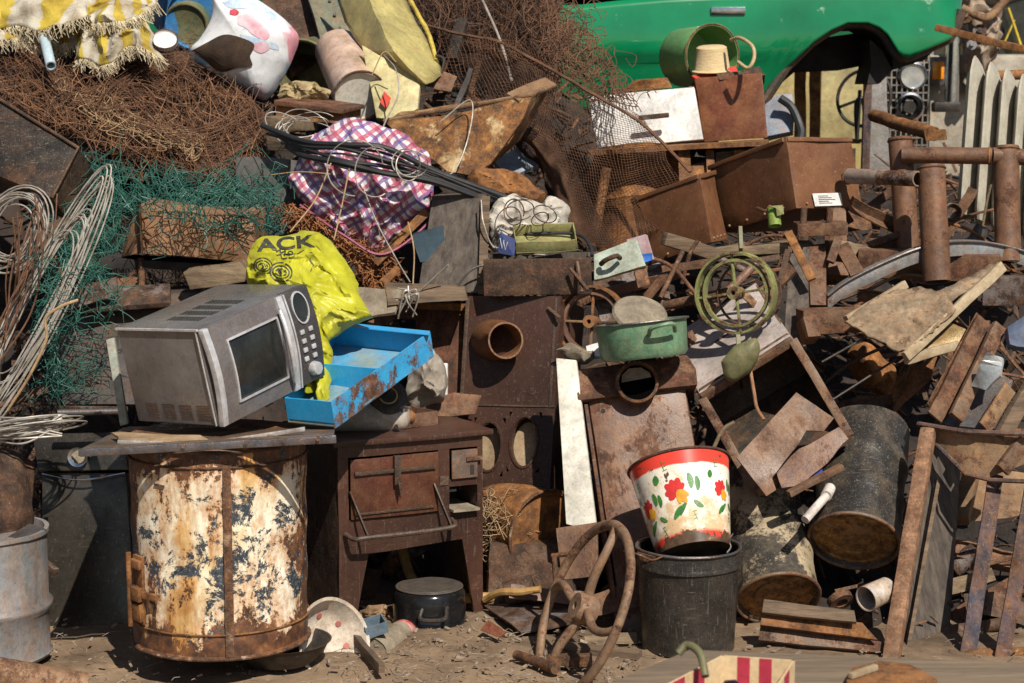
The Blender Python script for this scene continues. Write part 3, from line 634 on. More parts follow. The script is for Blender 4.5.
for ch, ox in (('J', -2), ('A', 12), ('C', 30.5), ('K', 50)):
    vs, fs = text_verts(ch, 1.0); decal('letter', vs, fs, 246 + ox * .998, 252 - ox * .08, 5, 24, bvh, m_ink, T, sx=1.15, sy=.70, lift=.004)
for (x, y, rr) in ((281, 272, 10), (263, 266, 8.5)):
    vs, fs = strokes([circ(0, 0, 1), circ(0, 0, .75, ry=.66), [(-.5, .0), (-.25, .35), (.05, -.1), (.35, .3), (.5, 0)], [(-.5, -.2), (-.1, -.4), (.3, -.3), (.5, -.1)], [(-.3, .1), (0, .4), (.3, .05), (0, -.25), (-.3, .1)]], .13)
    decal('round_emblem', vs, fs, x, y, -12, rr, bvh, m_ink, T, sx=1.1, sy=.95, lift=.002)
vs, fs = strokes([[(0, 0), (.3, .5), (.5, .1), (.9, .6), (1.0, .1), (1.5, .5), (1.6, 0), (2.0, .6)], [(.2, -.3), (.6, -.05), (.9, -.4), (1.4, -.1), (1.9, -.35)], circ(1.5, .55, .25, 12)], .14)
decal('scribble', vs, fs, 276, 252, -25, 9, bvh, m_ink, T, lift=.002)
vs, fs = strokes([[(0, 0), (1, 0), (1, -.8), (1.6, -1.2), (1.5, -2)], [(-2, -1.2), (-.6, -.7), (0, 0)]], .1); decal('printed_line', vs, fs, 304, 250, -20, 9, bvh, m_ink, T, lift=.002)
# ============================================================ upper left of the heap
def dheap(x, y):   # distance of the heap's face at a pixel row
    return float(np.interp(y, [0, 50, 116, 205, 330, 465, 600], [8.75, 8.2, 7.75, 7.2, 6.85, 6.6, 6.35]))
# brown wire mass
def bundles(mb, poly, dfun, nb, n, r, bias, depth, seg=(9, 15), spread=9, kink=0):
    xs = [p[0] for p in poly]; ys = [p[1] for p in poly]
    for _ in range(nb):
        for _t in range(60):
            x, y = random.uniform(min(xs), max(xs)), random.uniform(min(ys), max(ys))
            if inside(x, y, poly): break
        a = random.gauss(*bias) + random.choice((0, math.pi)); cv = random.gauss(0, .13); path = []; dd = random.uniform(-depth, depth * .6); sl = random.uniform(*seg)
        for k in range(random.randint(6, 12)):
            path.append((x, y)); a += cv; nx, ny = x + math.cos(a) * sl, y + math.sin(a) * sl
            if not inside(nx, ny, poly): a += 1.6; nx, ny = x + math.cos(a) * sl * .6, y + math.sin(a) * sl * .6
            x, y = nx, ny
        for _k in range(n):
            ox, oy, oz = random.gauss(0, spread * .6), random.gauss(0, spread * .6), random.gauss(0, .03); a0 = random.randint(0, 2); g = 0; h = 0; pts = []
            for (px, py) in path[a0:]:
                g += random.gauss(0, 1.6 + kink); h += random.gauss(0, 1.6 + kink); pts.append(P(px + ox + g, py + oy + h, dfun(px, py) + dd + oz))
            if len(pts) > 2: mb.tube(smooth_path(pts, 3) if not kink else pts, random.uniform(*r), 4, cap=False)
T = thing('wire_tangle', 'huge tangled mass of rusty brown wire spread below the frayed striped cloth', 'wire tangle')
poly = [(-20, 50), (60, 62), (130, 50), (170, 40), (215, 62), (250, 95), (272, 130), (272, 185), (240, 195), (200, 180), (160, 165), (110, 155), (80, 140), (40, 115), (-20, 100)]
mb = MB(); tangle(mb, poly, lambda x, y: dheap(x, y) - .12, 560, (6, 13), (5, 16), (.0008, .0017), .30, 3, .13, False); bundles(mb, poly, lambda x, y: dheap(x, y) - .15, 26, 22, (.0008, .0016), (.45, .45), .12); mb.obj('wire', m_wire_b, T, smooth=None)
mb = MB(); tangle(mb, poly, lambda x, y: dheap(x, y) - .14, 260, (7, 14), (5, 14), (.0008, .0015), .25, 3, .12, False); mb.obj('bright_wire', plain('bright_rusty_wire', (.34, .17, .08), (.16, .075, .035), scale=16, rough=.85), T, smooth=None)
mb = MB(); tangle(mb, [(-20, 60), (120, 60), (262, 110), (262, 180), (150, 165), (60, 130), (-20, 105)], lambda x, y: dheap(x, y) - .03, 1000, (6, 12), (6, 18), (.001, .002), .34, 3, .10, False); mb.obj('inner_wire', m_wire_d, T, smooth=None)
mb = MB(); tangle(mb, [(60, 90), (90, 88), (200, 135), (195, 155), (150, 150), (80, 115)], lambda x, y: dheap(x, y) - .24, 46, (8, 14), (5, 10), (.001, .0016), .14, 4, .03, True, bias=(.5, .25)); mb.obj('straw_wire', m_wire_t, T, smooth=None)
sheet('gap_shade_sheet', [[(-40, 45, 8.3), (80, 50, 8.3), (200, 55, 8.2), (268, 95, 8.1)], [(-40, 100, 7.9), (80, 120, 7.85), (190, 130, 7.8), (275, 150, 7.7)], [(-40, 135, 7.6), (80, 160, 7.55), (180, 190, 7.5), (275, 205, 7.4)]], 48, 32, m_darkgap, T, wr=.05, wscale=9, solid=.02)  # dark sheet behind the wires stands for the shade in their gaps
# second mass above the bathtub
T = thing('wire_tangle', 'thicket of thin dark rusty wire piled between yellow door and green car', 'wire tangle')
poly = [(395, -20), (560, -20), (560, 40), (550, 90), (520, 70), (480, 50), (440, 40), (415, 30)]
mb = MB(); tangle(mb, poly, lambda x, y: 8.7 - y * .003, 620, (6, 12), (6, 18), (.0009, .0018), .4, 3, .14, False); mb.obj('wire', m_wire_d, T, smooth=None)
mb = MB(); tangle(mb, poly, lambda x, y: 8.55 - y * .003, 110, (7, 13), (6, 18), (.0009, .0016), .35, 3, .10, False); mb.obj('straw_wire', m_wire_b, T, smooth=None)
sheet('gap_shade_sheet', [[(390, -25, 9.1), (470, -25, 9.1), (555, -20, 9.1)], [(400, 40, 8.9), (480, 40, 8.9), (556, 50, 8.9)], [(410, 90, 8.6), (480, 100, 8.6), (552, 110, 8.6)]], 30, 24, m_darkgap, T, wr=.04, solid=.02)  # dark backing sheet, painted shade between the thin wires
mb = MB(); mb.beam(P(463, 20, 8.4), P(452, 60, 8.3), .05, .03); mb.single('metal_bracket', 'black metal bracket sticking up behind the yellow door', 'bracket', m_black, bevel=.003)
mb = MB(); mb.tube(smooth_path([P(478, -10, 8.2), (P(500, 40, 8.1)), P(512, 82, 8.0)]), .005, 6); mb.single('thin_rod', 'thin pale rod slanting down in front of the dark wire thicket', 'rod', m_wire_s)
# green crumpled wire netting
T = thing('green_wire_netting', 'crumpled green coated wire netting draped around the rusty box', 'wire netting')
poly = [(60, 175), (100, 158), (165, 170), (225, 172), (285, 178), (290, 215), (262, 235), (235, 232), (180, 222), (130, 205), (118, 240), (100, 262), (120, 275), (112, 330), (75, 400), (50, 395), (40, 330), (50, 260), (30, 220)]
mb = MB(); tangle(mb, poly, lambda x, y: dheap(x, y) - .20 - .15 * (y > 240), 300, (7, 15), (4, 12), (.0011, .0018), .9, 4, .13, False); bundles(mb, poly, lambda x, y: dheap(x, y) - .24 - .15 * (y > 240), 26, 11, (.0011, .0018), (.2, 1.2), .10, (8, 13), 9, 2.2); mb.obj('wire', m_wire_g, T, smooth=None)
mb = MB(); tangle(mb, [(120, 180), (285, 185), (285, 235), (200, 232), (130, 215)], lambda x, y: 6.34, 110, (8, 15), (4, 9), (.0012, .0018), .8, 4, .06, False); mb.obj('loose_wire', m_wire_g, T, smooth=None); mb = MB(); tangle(mb, [(45, 262), (110, 262), (125, 300), (112, 330), (88, 400), (45, 400)], lambda x, y: 6.12, 90, (8, 15), (4, 9), (.0012, .0018), .8, 4, .05, False); mb.obj('loose_wire', m_wire_g, T, smooth=None)
# yellow and white frayed cloth
m_cloth, t, b = M_('striped_cloth'); L = t.links; tc = nn(t, 'TexCoord'); sp = nn(t, 'SeparateXYZ'); L.new(tc.outputs['UV'], sp.inputs[0])
wv = math_(t, 'ADD', math_(t, 'MULTIPLY', sp.outputs[0], 4.0), math_(t, 'MULTIPLY', nz(t, tc.outputs['UV'], 3, 3), .5)); fr = math_(t, 'FRACT', wv)
st = ramp(t, fr, [(.0, (.56, .52, .43)), (.50, (.52, .48, .39)), (.53, (.50, .37, .04)), (.93, (.50, .38, .05)), (.96, (.52, .48, .39))])
st = mixc(t, 1.0, st, ramp(t, nz(t, tc.outputs['Object'], 8, 8, .7), [(.32, (.42, .32, .2)), (.58, (1, 1, 1))]), 'MULTIPLY')
wvn = nn(t, 'TexWave'); wvn.inputs['Scale'].default_value = 60; L.new(tc.outputs['UV'], wvn.inputs['Vector']); st = mixc(t, .2, st, wvn.outputs['Color'], 'MULTIPLY')
L.new(st, b.inputs['Base Color']); b.inputs['Roughness'].default_value = .85
bp = nn(t, 'Bump'); bp.inputs['Distance'].default_value = .006; L.new(nz(t, tc.outputs['Object'], 24, 8, .7), bp.inputs['Height']); L.new(bp.outputs[0], b.inputs['Normal'])
T = thing('striped_cloth', 'dirty yellow and white striped woven cloth with frayed fringe hanging over the wire', 'cloth')
layers = [
 [[(-30, -40, 8.35), (30, -45, 8.3), (90, -40, 8.3), (150, -40, 8.35), (175, -30, 8.4)], [(-30, -5, 8.15), (30, -5, 8.0), (90, -12, 8.05), (140, -10, 8.1), (168, -8, 8.2)], [(-30, 24, 8.0), (22, 30, 7.95), (75, 18, 7.85), (120, 12, 8.0), (158, 6, 8.05)]],
 [[(62, -10, 8.2), (110, -12, 8.15), (150, -8, 8.2)], [(76, 14, 8.0), (112, 10, 7.85), (148, 6, 7.95)], [(82, 24, 7.95), (116, 24, 7.78), (150, 8, 7.85)]],
 [[(60, 18, 8.1), (100, 18, 8.0), (130, 14, 8.0), (146, 18, 8.0)], [(66, 32, 8.0), (100, 36, 7.85), (130, 30, 7.8), (154, 40, 7.85)], [(78, 55, 7.9), (100, 62, 7.75), (132, 45, 7.72), (164, 60, 7.75)]],
 [[(-30, 10, 8.1), (10, 12, 8.1), (45, 15, 8.1), (66, 20, 8.1)], [(-30, 34, 7.95), (10, 36, 7.95), (50, 44, 7.95), (72, 40, 7.95)]]]
for i, c in enumerate(layers):
    o, g = sheet('cloth_layer', c, 44, 24, m_cloth, T, wr=.028, wscale=7, solid=.004, seed=i * 5.0, ridge=.05)
    me = o.data; W = len(g[0]); H = len(g); mb = MB()
    for _ in range(210):
        u = random.random() * (W - 1.001); k = int(u); a = me.vertices[(H - 1) * W + k].co; b_ = me.vertices[(H - 1) * W + k + 1].co; p = V(a).lerp(V(b_), u - k); l = random.uniform(.02, .06)
        mb.tube([p, p + V((random.gauss(0, .007), -.008, -l * .4)), p + V((random.gauss(.006, .014), -.004, -l))], .0017, 3, cap=False)
    if i == 1: 
        pass
    mb.obj('fringe', plain('fringe%d' % i, (.62, .54, .38), (.40, .32, .2), scale=10, rough=.9), T, smooth=None)
mb = MB(); p, q = P(42, 28, 7.95), P(51, 66, 7.72); mb.lathe([(.021, 0), (.021, (q - p).length), (.016, (q - p).length), (.016, .01)], p, q - p, 24)
mb.single('plastic_pipe', 'pale grey blue plastic pipe poking out under the striped cloth', 'pipe', plain('pipe_grey', (.45, .56, .62), (.36, .45, .5), rough=.35))
# dark trough left
T = thing('metal_trough', 'dark riveted steel trough slanting down at the left edge', 'trough')
a, b_, c_, d_ = P(-60, 62, 7.2), P(79, 148, 6.9), P(52, 198, 6.75), P(-60, 152, 7.0)
mb = MB(); mb.slab([a, b_, c_, d_], .16); mb.obj('body', metal('trough_dark', (.016, .014, .013), (.010, .009, .009), cov=.22, rust=RUSTDARK, scale=6, rough=.5, dust=.08, scratch=.35, lit_wear=.3), T, bevel=.003, tess=.05, wob=.004)
mb = MB(); mb.tube([a + V((0, -.01, 0)), b_ + V((0, -.01, 0)), c_ + V((0, -.008, 0))], .007, 8); mb.obj('rolled_rim', m_rustdark, T)
# wire coils left
def coil(mb, c, ax1, ax2, n, r, jit=.1, seg=28, arc=(0, 360)):
    for _ in range(n):
        s1, s2 = random.uniform(1 - jit, 1 + jit), random.uniform(1 - jit, 1 + jit); o = V([random.gauss(0, .008) for _ in range(3)]); pts = []
        for k in range(seg + 1):
            a = R(arc[0] + (arc[1] - arc[0]) * k / seg); pts.append(c + o + ax1 * math.cos(a) * s1 + ax2 * math.sin(a) * s2)
        mb.tube(pts, r * random.uniform(.8, 1.15), 6, cap=False)
T = thing('wire_coil', 'long bundle of stiff grey white wire loops standing at the left edge', 'wire coil')
mb = MB(); coil(mb, P(38, 305, 6.15), (P(85, 215, 6.2) - P(38, 305, 6.15)) * 1.15, (P(52, 318, 6.1) - P(38, 305, 6.15)) * .9, 13, .0028, .34, 40); mb.obj('wire', m_wire_s, T)
mb = MB(); coil(mb, P(14, 230, 6.3), (P(30, 200, 6.3) - P(14, 230, 6.3)) * 1.15, (P(44, 246, 6.25) - P(14, 230, 6.3)) * .8, 12, .0028, .36, 30); mb.obj('upper_loop', m_wire_s, T)
mb = MB(); 
for k in range(12): h = lambda s_: random.uniform(-s_, s_); mb.tube(smooth_path([P(48 - k * 3 + h(10), 190 + k * 3 + h(9), 6.2 + h(.05)), P(52 - k * 4 + h(12), 230 + k * 5 + h(8), 6.15 + h(.06)), P(34 - k * 3 + h(14), 275 + k * 6 + h(9), 6.15 + h(.05)), P(6 - k * 4 + h(12), 320 + k * 7 + h(16), 6.1)]), random.choice((.0022, .003)), 6)
mb.obj('rusty_wire', m_wire_b, T)
mb = MB(); mb.tube(smooth_path([P(8, 410, 6.0), P(30, 375, 5.98), P(46, 340, 5.98), P(46, 318, 5.98), P(62, 306, 5.98), P(78, 300, 6.0)]), .005, 7); mb.obj('hook_wire', m_wire_t, T)
T = thing('wire_coil', 'flattened coil of thin grey wire resting on top of the dark cabinet', 'wire coil')
mb = MB(); coil(mb, P(28, 426, 5.85), V((.135, .03, .015)), V((0.02, -.10, .03)), 13, .003, .22, 34)
for _ in range(10): y = random.uniform(415, 440); mb.tube(smooth_path([P(-10, y, 5.8), P(25, y + random.uniform(-9, 6), 5.76), P(62, 426 + random.uniform(-12, 12), 5.8)]), .003, 6)
mb.obj('wire', m_wire_s, T)
# blue barrel, green can, lid
T = thing('blue_barrel', 'dirty blue plastic barrel lying behind the green canister', 'barrel')
m_bb = metal('blue_plastic', (.03, .22, .50), (.03, .16, .38), cov=.03, scale=8, rough=.4, dust=.2, stain=.1)
p, q = P(178, -6, 9.1), P(196, 16, 8.5); mb = MB(); mb.lathe([(0, 0), (.15, 0), (.17, .03), (.17, .25), (.176, .27), (.17, .29), (.17, .62), (.15, .66), (.13, .66), (.13, .64), (0, .64)], p, q - p, 44); mb.obj('body', m_bb, T)
mb = MB(); mb.torus(p + (q - p).normalized() * .655, q - p, .142, .01, 44, 8); mb.obj('rim', m_bb, T)
T = thing('green_canister', 'round dark green canister with rim below the blue barrel', 'canister')
p, q = P(192, 12, 8.8), P(180, 36, 8.25); mb = MB(); mb.lathe([(0, 0), (.10, 0), (.112, .02), (.112, .3), (.1, .33), (.09, .325), (0, .32)], p, q - p, 40); mb.obj('body', metal('canister_green', (.12, .17, .09), (.08, .12, .07), cov=.2, scale=10, rough=.4), T)
mb = MB(); mb.torus(p + (q - p).normalized() * .33, q - p, .095, .008, 40, 8); mb.obj('rim', m_olive, T)
T = thing('tin_lid', 'shallow white tin lid with dark rim lying on the rusty wire', 'lid')
mb = MB(); mb.lathe([(0, .004), (.046, .004), (.05, .012), (.054, .012), (.054, -.004), (.048, -.008), (0, -.008)], P(165, 41, 7.9), (.1, -.75, .65), 40); mb.obj('disc', m_white, T)
mb = MB(); mb.torus(P(165, 41, 7.9) + V((.1, -.75, .65)) * .012, (.1, -.75, .65), .052, .003, 40, 6); mb.obj('rim', m_bluesteel, T)
# white jug bag with red and blue print
m_jug, t, b = M_('printed_plastic'); L = t.links; tc = nn(t, 'TexCoord'); n1 = nz(t, tc.outputs['Object'], 6, 3, .5, .6, 2); n2 = nz(t, tc.outputs['Object'], 7, 4, .55, .5, 17)
c_ = mixc(t, ramp(t, n1, [(.57, 0.0), (.64, .7)]), (.62, .63, .65), (.55, .10, .17)); c_ = mixc(t, ramp(t, n2, [(.55, 0.0), (.60, .8)]), c_, (.12, .36, .66))
c_ = mixc(t, .8, c_, ramp(t, nz(t, tc.outputs['Object'], 15, 8, .7), [(.3, .55), (.5, 1.0)]), 'MULTIPLY'); L.new(c_, b.inputs['Base Color']); b.inputs['Roughness'].default_value = .4
T = thing('plastic_jug', 'crumpled white plastic jug with faded red and blue print and torn brown hole', 'jug')
mb = MB(); blob(mb, [(212, -6), (240, -10), (270, 8), (292, 26), (299, 38), (292, 60), (282, 80), (268, 100), (258, 99), (246, 88), (218, 76), (196, 62), (190, 50), (200, 38), (212, 14)], 7.85, .11, rings=22, n=120, wr=.006, wscale=8, ridge=False, seed=4.0); mb.obj('shell', m_jug, T, smooth=70)
bv = BVHTree.FromPolygons(mb.v, mb.f)
hole = smooth_path([V((x, y, 0)) for x, y in ((191, 51), (206, 43), (222, 35), (236, 36), (254, 44), (250, 56), (252, 66), (238, 68), (220, 72), (204, 60), (191, 51))], 5)[:-1]
def decal_px(name, poly, tree, mat, parent, d, lift=.002):
    cx = sum(p[0] for p in poly) / len(poly); cy = sum(p[1] for p in poly) / len(poly); vs = []; fs = []; n = len(poly); RN = 6
    for j in range(RN + 1):
        for p in poly: vs.append((cx + (p[0] - cx) * j / RN, cy + (p[1] - cy) * j / RN))
    fs = [(j * n + i, j * n + (i + 1) % n, (j + 1) * n + (i + 1) % n, (j + 1) * n + i) for j in range(RN) for i in range(n)]; out = []; bad = set()
    for i, (x, y) in enumerate(vs):
        a = P(x, y, d - 1.2); dr = (P(x, y, d) - a).normalized(); h = tree.ray_cast(a, dr)
        if h[0] is None: bad.add(i); out.append(P(x, y, d))
        else: out.append(h[0] - dr * lift)
    mb = MB(); mb.add(out, [f for f in fs if not any(i in bad for i in f)]); return mb.obj(name, mat, parent, smooth=None)
decal_px('torn_patch', hole, bv, plain('brown_felt', (.07, .04, .022), (.03, .018, .012), scale=20, rough=1), T, 7.85, .005)
m_pk = plain('faded_pink_print', (.58, .24, .31), (.62, .50, .53), scale=9, rough=.4); m_bp = plain('faded_blue_print', (.28, .43, .62), (.52, .57, .62), scale=11, rough=.4)
def patch(nm, pts, mat, l): decal_px(nm, smooth_path([V((x, y, 0)) for x, y in pts + pts[:1]], 4)[:-1], bv, mat, T, 7.85, l)
patch('pink_print', [(238, 16), (250, 14), (262, 22), (270, 34), (264, 40), (252, 34), (246, 28), (238, 24)], m_pk, .0022)
patch('pink_print', [(252, 44), (264, 42), (270, 48), (262, 53), (254, 50)], m_pk, .0025); patch('blue_print', [(240, 34), (256, 38), (276, 44), (278, 50), (262, 46), (244, 42)], m_bp, .0018)
patch('blue_print', [(222, 2), (240, -2), (262, 6), (276, 14), (272, 20), (250, 10), (230, 8)], m_bp, .0018); patch('blue_print', [(212, 78), (240, 80), (256, 88), (256, 94), (236, 86)], m_bp, .0018); patch('red_dot', [(230, 10), (235, 9), (239, 12), (236, 15), (230, 14)], plain('red_print', (.6, .05, .08)), .003)
# dark panel and olive pot behind
mb = MB(); mb.slab([P(250, -30, 8.6), P(300, -30, 8.6), P(330, 50, 8.3), P(290, 75, 8.2)], .03); mb.single('steel_sheet', 'dark brown steel panel leaning between the printed jug and yellow door', 'panel', m_rustdark, tess=.08, wob=.008)
T = thing('olive_pot', 'olive green enamel pot lying on its side behind the paint tin', 'pot')
p, q = P(318, 62, 8.3), P(290, 74, 7.95); mb = MB(); mb.lathe([(0, 0), (.09, 0), (.112, .02), (.118, .2), (.125, .205), (.125, .21), (.112, .208), (.108, .03), (0, .02)], p, q - p, 44); mb.obj('body', m_olive, T)
mb = MB(); mb.torus(p + (q - p).normalized() * .207, q - p, .122, .006, 44, 8); mb.obj('rim', m_olive, T)
blob(MB(), [(0, 0), (1, 0), (1, 1)], 5, .01, 2, 6)
mb = MB(); blob(mb, [(282, 88), (300, 80), (322, 86), (330, 98), (300, 104), (280, 100)], 7.6, .04, rings=8, n=50, wr=.016, wscale=20, ridge=True); mb.single('rag', 'crumpled straw coloured rag in front of the olive pot', 'rag', plain('straw_rag', (.42, .33, .16), (.2, .14, .07), scale=20))
# paint tin
T = thing('paint_tin', 'dented white tin bucket stained pink lying beside the yellow door', 'tin')
m_tin = metal('pinkish_tin', (.62, .48, .40), (.50, .34, .25), cov=.22, rust=[(.3, (.20, .09, .05)), (.5, (.34, .16, .09)), (.7, (.5, .3, .2))], scale=10, rough=.4, stain=.5, dust=.2)
p, q = P(338, 50, 8.05), P(360, 96, 7.62); l = (q - p).length; mb = MB(); mb.lathe([(0, .0), (.092, 0), (.098, .01), (.100, l * .5), (.104, l - .01), (.108, l), (.100, l), (.098, l - .012), (0, l - .012)], p, q - p, 48); mb.obj('body', m_tin, T, wob=.004)
mb = MB(); mb.torus(p + (q - p).normalized() * l, q - p, .105, .005, 48, 8); mb.obj('rim', m_steel, T)
mb = MB(); mb.cyl(p + (q - p).normalized() * (l - .011), p + (q - p).normalized() * (l - .006), .097, n=40); mb.obj('lid', m_whitep, T, wob=.003)
# yellow door and folded wing
m_yel = metal('pale_yellow_paint', (.46, .40, .15), (.36, .31, .12), cov=.16, scale=7, rough=.34, stain=.3, dust=.3, bump=.3)
m_yin = metal('yellow_door_inner', (.56, .50, .26), (.46, .42, .22), cov=.08, scale=7, rough=.45, dust=.15)
T = thing('car_door', 'crumpled pale yellow car door with red diamond sticker standing on end', 'car door')
mb = MB(); fv = PP([(330, -20, 8.15), (360, -20, 7.98), (398, -20, 8.2), (346, 22, 8.0), (377, 18, 7.78), (411, 12, 8.08), (364, 50, 7.85), (394, 52, 7.60), (427, 38, 7.92), (404, 82, 7.72), (425, 85, 7.56), (444, 74, 7.78)])
mb.add(fv, [(0, 1, 4, 3), (1, 2, 5, 4), (3, 4, 7, 6), (4, 5, 8, 7), (6, 7, 10, 9), (7, 8, 11, 10)]); mb.obj('outer_skin', m_yel, T, tess=.035, wob=.008, wscale=7, smooth=25, solid=.006)
mb = MB(); mb.slab([P(362, 44, 7.72), P(378, 54, 7.68), P(421, 78, 7.60), P(418, 108, 7.52), P(398, 120, 7.48), P(376, 118, 7.52)], .03); inp = mb.obj('inner_panel', m_yin, T, bevel=.004, tess=.06, wob=.004)
mb = MB(); f = frame(P(384, 100, 7.735), P(390, 102, 7.735) - P(384, 100, 7.735)); mb.slab([P(384, 91, 7.555), P(391, 98, 7.535), P(386, 109, 7.505), P(380, 102, 7.525)], .002); mb.obj('sticker', plain('red_sticker', (.50, .04, .02), (.38, .03, .02), rough=.4), T)
mb = MB(); mb.tube(smooth_path([P(408, -5, 8.15), P(420, 18, 7.98), P(432, 42, 7.88), P(436, 60, 7.8)]), .009, 8); mb.obj('folded_edge', metal('bright_yellow', (.62, .50, .08), cov=.2, scale=20), T, wob=.006)
mb = MB(); mb.tube(smooth_path([P(436, 55, 7.8), P(444, 60, 7.78), P(440, 80, 7.75)]), .006, 6); mb.slab([P(372, 78, 7.88), P(378, 74, 7.88), P(380, 90, 7.82), P(374, 94, 7.82)], .012); mb.obj('latch', m_black, T)
T = thing('fridge_door', 'grey green dented steel door panel with bolts behind the yellow door', 'door')
mb = MB(); mb.slab([P(300, -30, 8.5), P(342, -30, 8.5), P(358, 35, 8.2), P(322, 44, 8.15)], .03); mb.obj('panel', metal('grey_green', (.17, .19, .14), (.12, .14, .11), cov=.2, scale=8, rough=.4), T, bevel=.004, tess=.06, wob=.005)
mb = MB(); mb.beam(P(340, -20, 8.44), P(357, 32, 8.17), .02, .02); mb.obj('edge_strip', m_steel, T, bevel=.003)
for y in (0, 14, 28): mb = MB(); mb.cyl(P(330 + y * .35, y, 8.42 - y * .005), P(330 + y * .35, y, 8.34 - y * .005), .007, n=10); mb.obj('bolt', m_chrome, T)
# rusty box and wood blocks
T = thing('rusty_box', 'long closed rusty steel box lying left of the paint tin foot', 'box')
mb = MB(); a = P(276, 108, 7.5); mb.prism([P(276, 104, 7.45), P(340, 112, 7.3), P(340, 124, 7.28), P(276, 118, 7.43)], V((.06, .25, .02))); mb.obj('body', m_rustred, T, bevel=.003, tess=.05, wob=.003)
mb = MB(); mb.prism([P(274, 100, 7.42), P(342, 110, 7.26), P(342, 114, 7.26), P(274, 105, 7.42)], V((.065, .27, .02))); mb.obj('lid', m_rustred, T, bevel=.002)
mb = MB(); mb.prism([P(264, 116, 7.3), P(301, 119, 7.2), P(302, 131, 7.2), P(264, 130, 7.3)], V((.04, .2, 0))); mb.single('wood_block', 'short pale wooden beam end below the long rusty box', 'wood', m_woodh, bevel=.004, tess=.04, wob=.004)
mb = MB(); mb.prism([P(266, 133, 7.25), P(300, 137, 7.15), P(302, 152, 7.15), P(268, 150, 7.25)], V((.04, .2, 0))); mb.single('wood_block', 'darker reddish wooden block under the pale beam end', 'wood', m_wood, bevel=.004, tess=.04, wob=.004)
mb = MB(); mb.lathe([(0, 0), (.07, 0), (.074, .01), (.074, .24), (.07, .25), (0, .25)], P(262, 240, 7.05), (0, .05, 1), 32) if 0 else mb.slab([P(236, 156, 7.1), P(287, 158, 7.0), P(287, 235, 6.95), P(236, 240, 7.05)], .2)
mb.single('concrete_block', 'upright block of grey concrete behind the green netting', 'concrete block', plain('concrete', (.13, .125, .115), (.06, .06, .055), scale=11, rough=.95, bump=.6), bevel=.006, tess=.04, wob=.008)
# rusty brown box under the netting, its post and wood chunk
T = thing('rusty_box', 'orange brown steel box under the green netting above the microwave', 'box')
mb = MB(); mb.prism([P(121, 258, 6.55), P(138, 205, 6.5), P(196, 214, 6.42), P(255, 215, 6.4), P(256, 263, 6.38), P(139, 253, 6.45)], V((.0, .28, .01))); mb.obj('body', metal('box_orange', (.24, .135, .07), (.19, .10, .055), cov=.35, rust=RUSTRED, scale=8, rough=.7, dust=.4), T, bevel=.003, tess=.05, wob=.003)
mb = MB(); mb.prism([P(136, 207, 6.49), P(139, 205, 6.42), P(141, 253, 6.42), P(138, 253, 6.44)], V((.004, .02, 0))); mb.obj('corner_strip', m_rust, T)
mb = MB(); mb.cyl(P(141, 258, 6.5), P(142, 292, 6.48), .012, n=14); mb.single('threaded_post', 'short rusty threaded post propping up the orange brown box', 'post', m_rust)
mb = MB(); mb.prism([P(100, 258, 6.5), P(250, 266, 6.45), P(250, 272, 6.45), P(98, 268, 6.5)], V((0, .2, 0))); mb.single('steel_plate', 'dark strip standing for the shaded gap beneath the orange brown box', 'plate', m_darkgap, bevel=.002)  # dark strip drawn for the shade in the gap under the box
mb = MB(); mb.prism([P(183, 272, 6.3), P(240, 262, 6.3), P(247, 270, 6.28), P(245, 282, 6.28), P(190, 290, 6.3)], V((0, .12, 0))); mb.single('wood_block', 'charred wooden block with white flaking paint above the microwave top', 'wood', m_woodh, bevel=.004, tess=.03, wob=.006)
T = thing('machine_housing', 'scuffed grey machine housing with a slot in the shade behind the microwave', 'housing')
mb = MB(); mb.prism([P(60, 345, 6.35), P(82, 300, 6.4), P(200, 290, 6.4), P(200, 405, 6.1), P(62, 405, 6.25)], V((0, .25, 0))); mb.obj('body', metal('housing_dark', (.11, .10, .10), (.07, .065, .06), cov=.25, rust=RUSTDARK, scale=8, rough=.4, metallic=.2, dust=.2), T, bevel=.01, tess=.06, wob=.003)
mb = MB(); mb.slab([P(84, 370, 6.29), P(112, 370, 6.27), P(112, 387, 6.23), P(84, 387, 6.25)], .01); mb.obj('slot_plate', m_rustdark, T, bevel=.003)
mb = MB(); mb.slab([P(60, 290, 6.42), P(170, 283, 6.42), P(170, 302, 6.3), P(66, 310, 6.3)], .02); mb.obj('top_rim', m_steel, T, bevel=.004)
mb = MB(); mb.beam(P(58, 408, 6.15), P(126, 409, 6.0), .02, .014); mb.single('brown_bar', 'flat brown bar lying behind the microwave foot', 'bar', m_rustred, bevel=.002)
mb = MB(); mb.slab([P(65, 290, 6.3), P(116, 276, 6.3), P(118, 295, 6.28), P(70, 310, 6.28)], .012) ; mb.single('bent_plate', 'dull tan bent steel plate at the foot of the green netting', 'plate', m_rustred, tess=.03, wob=.006)

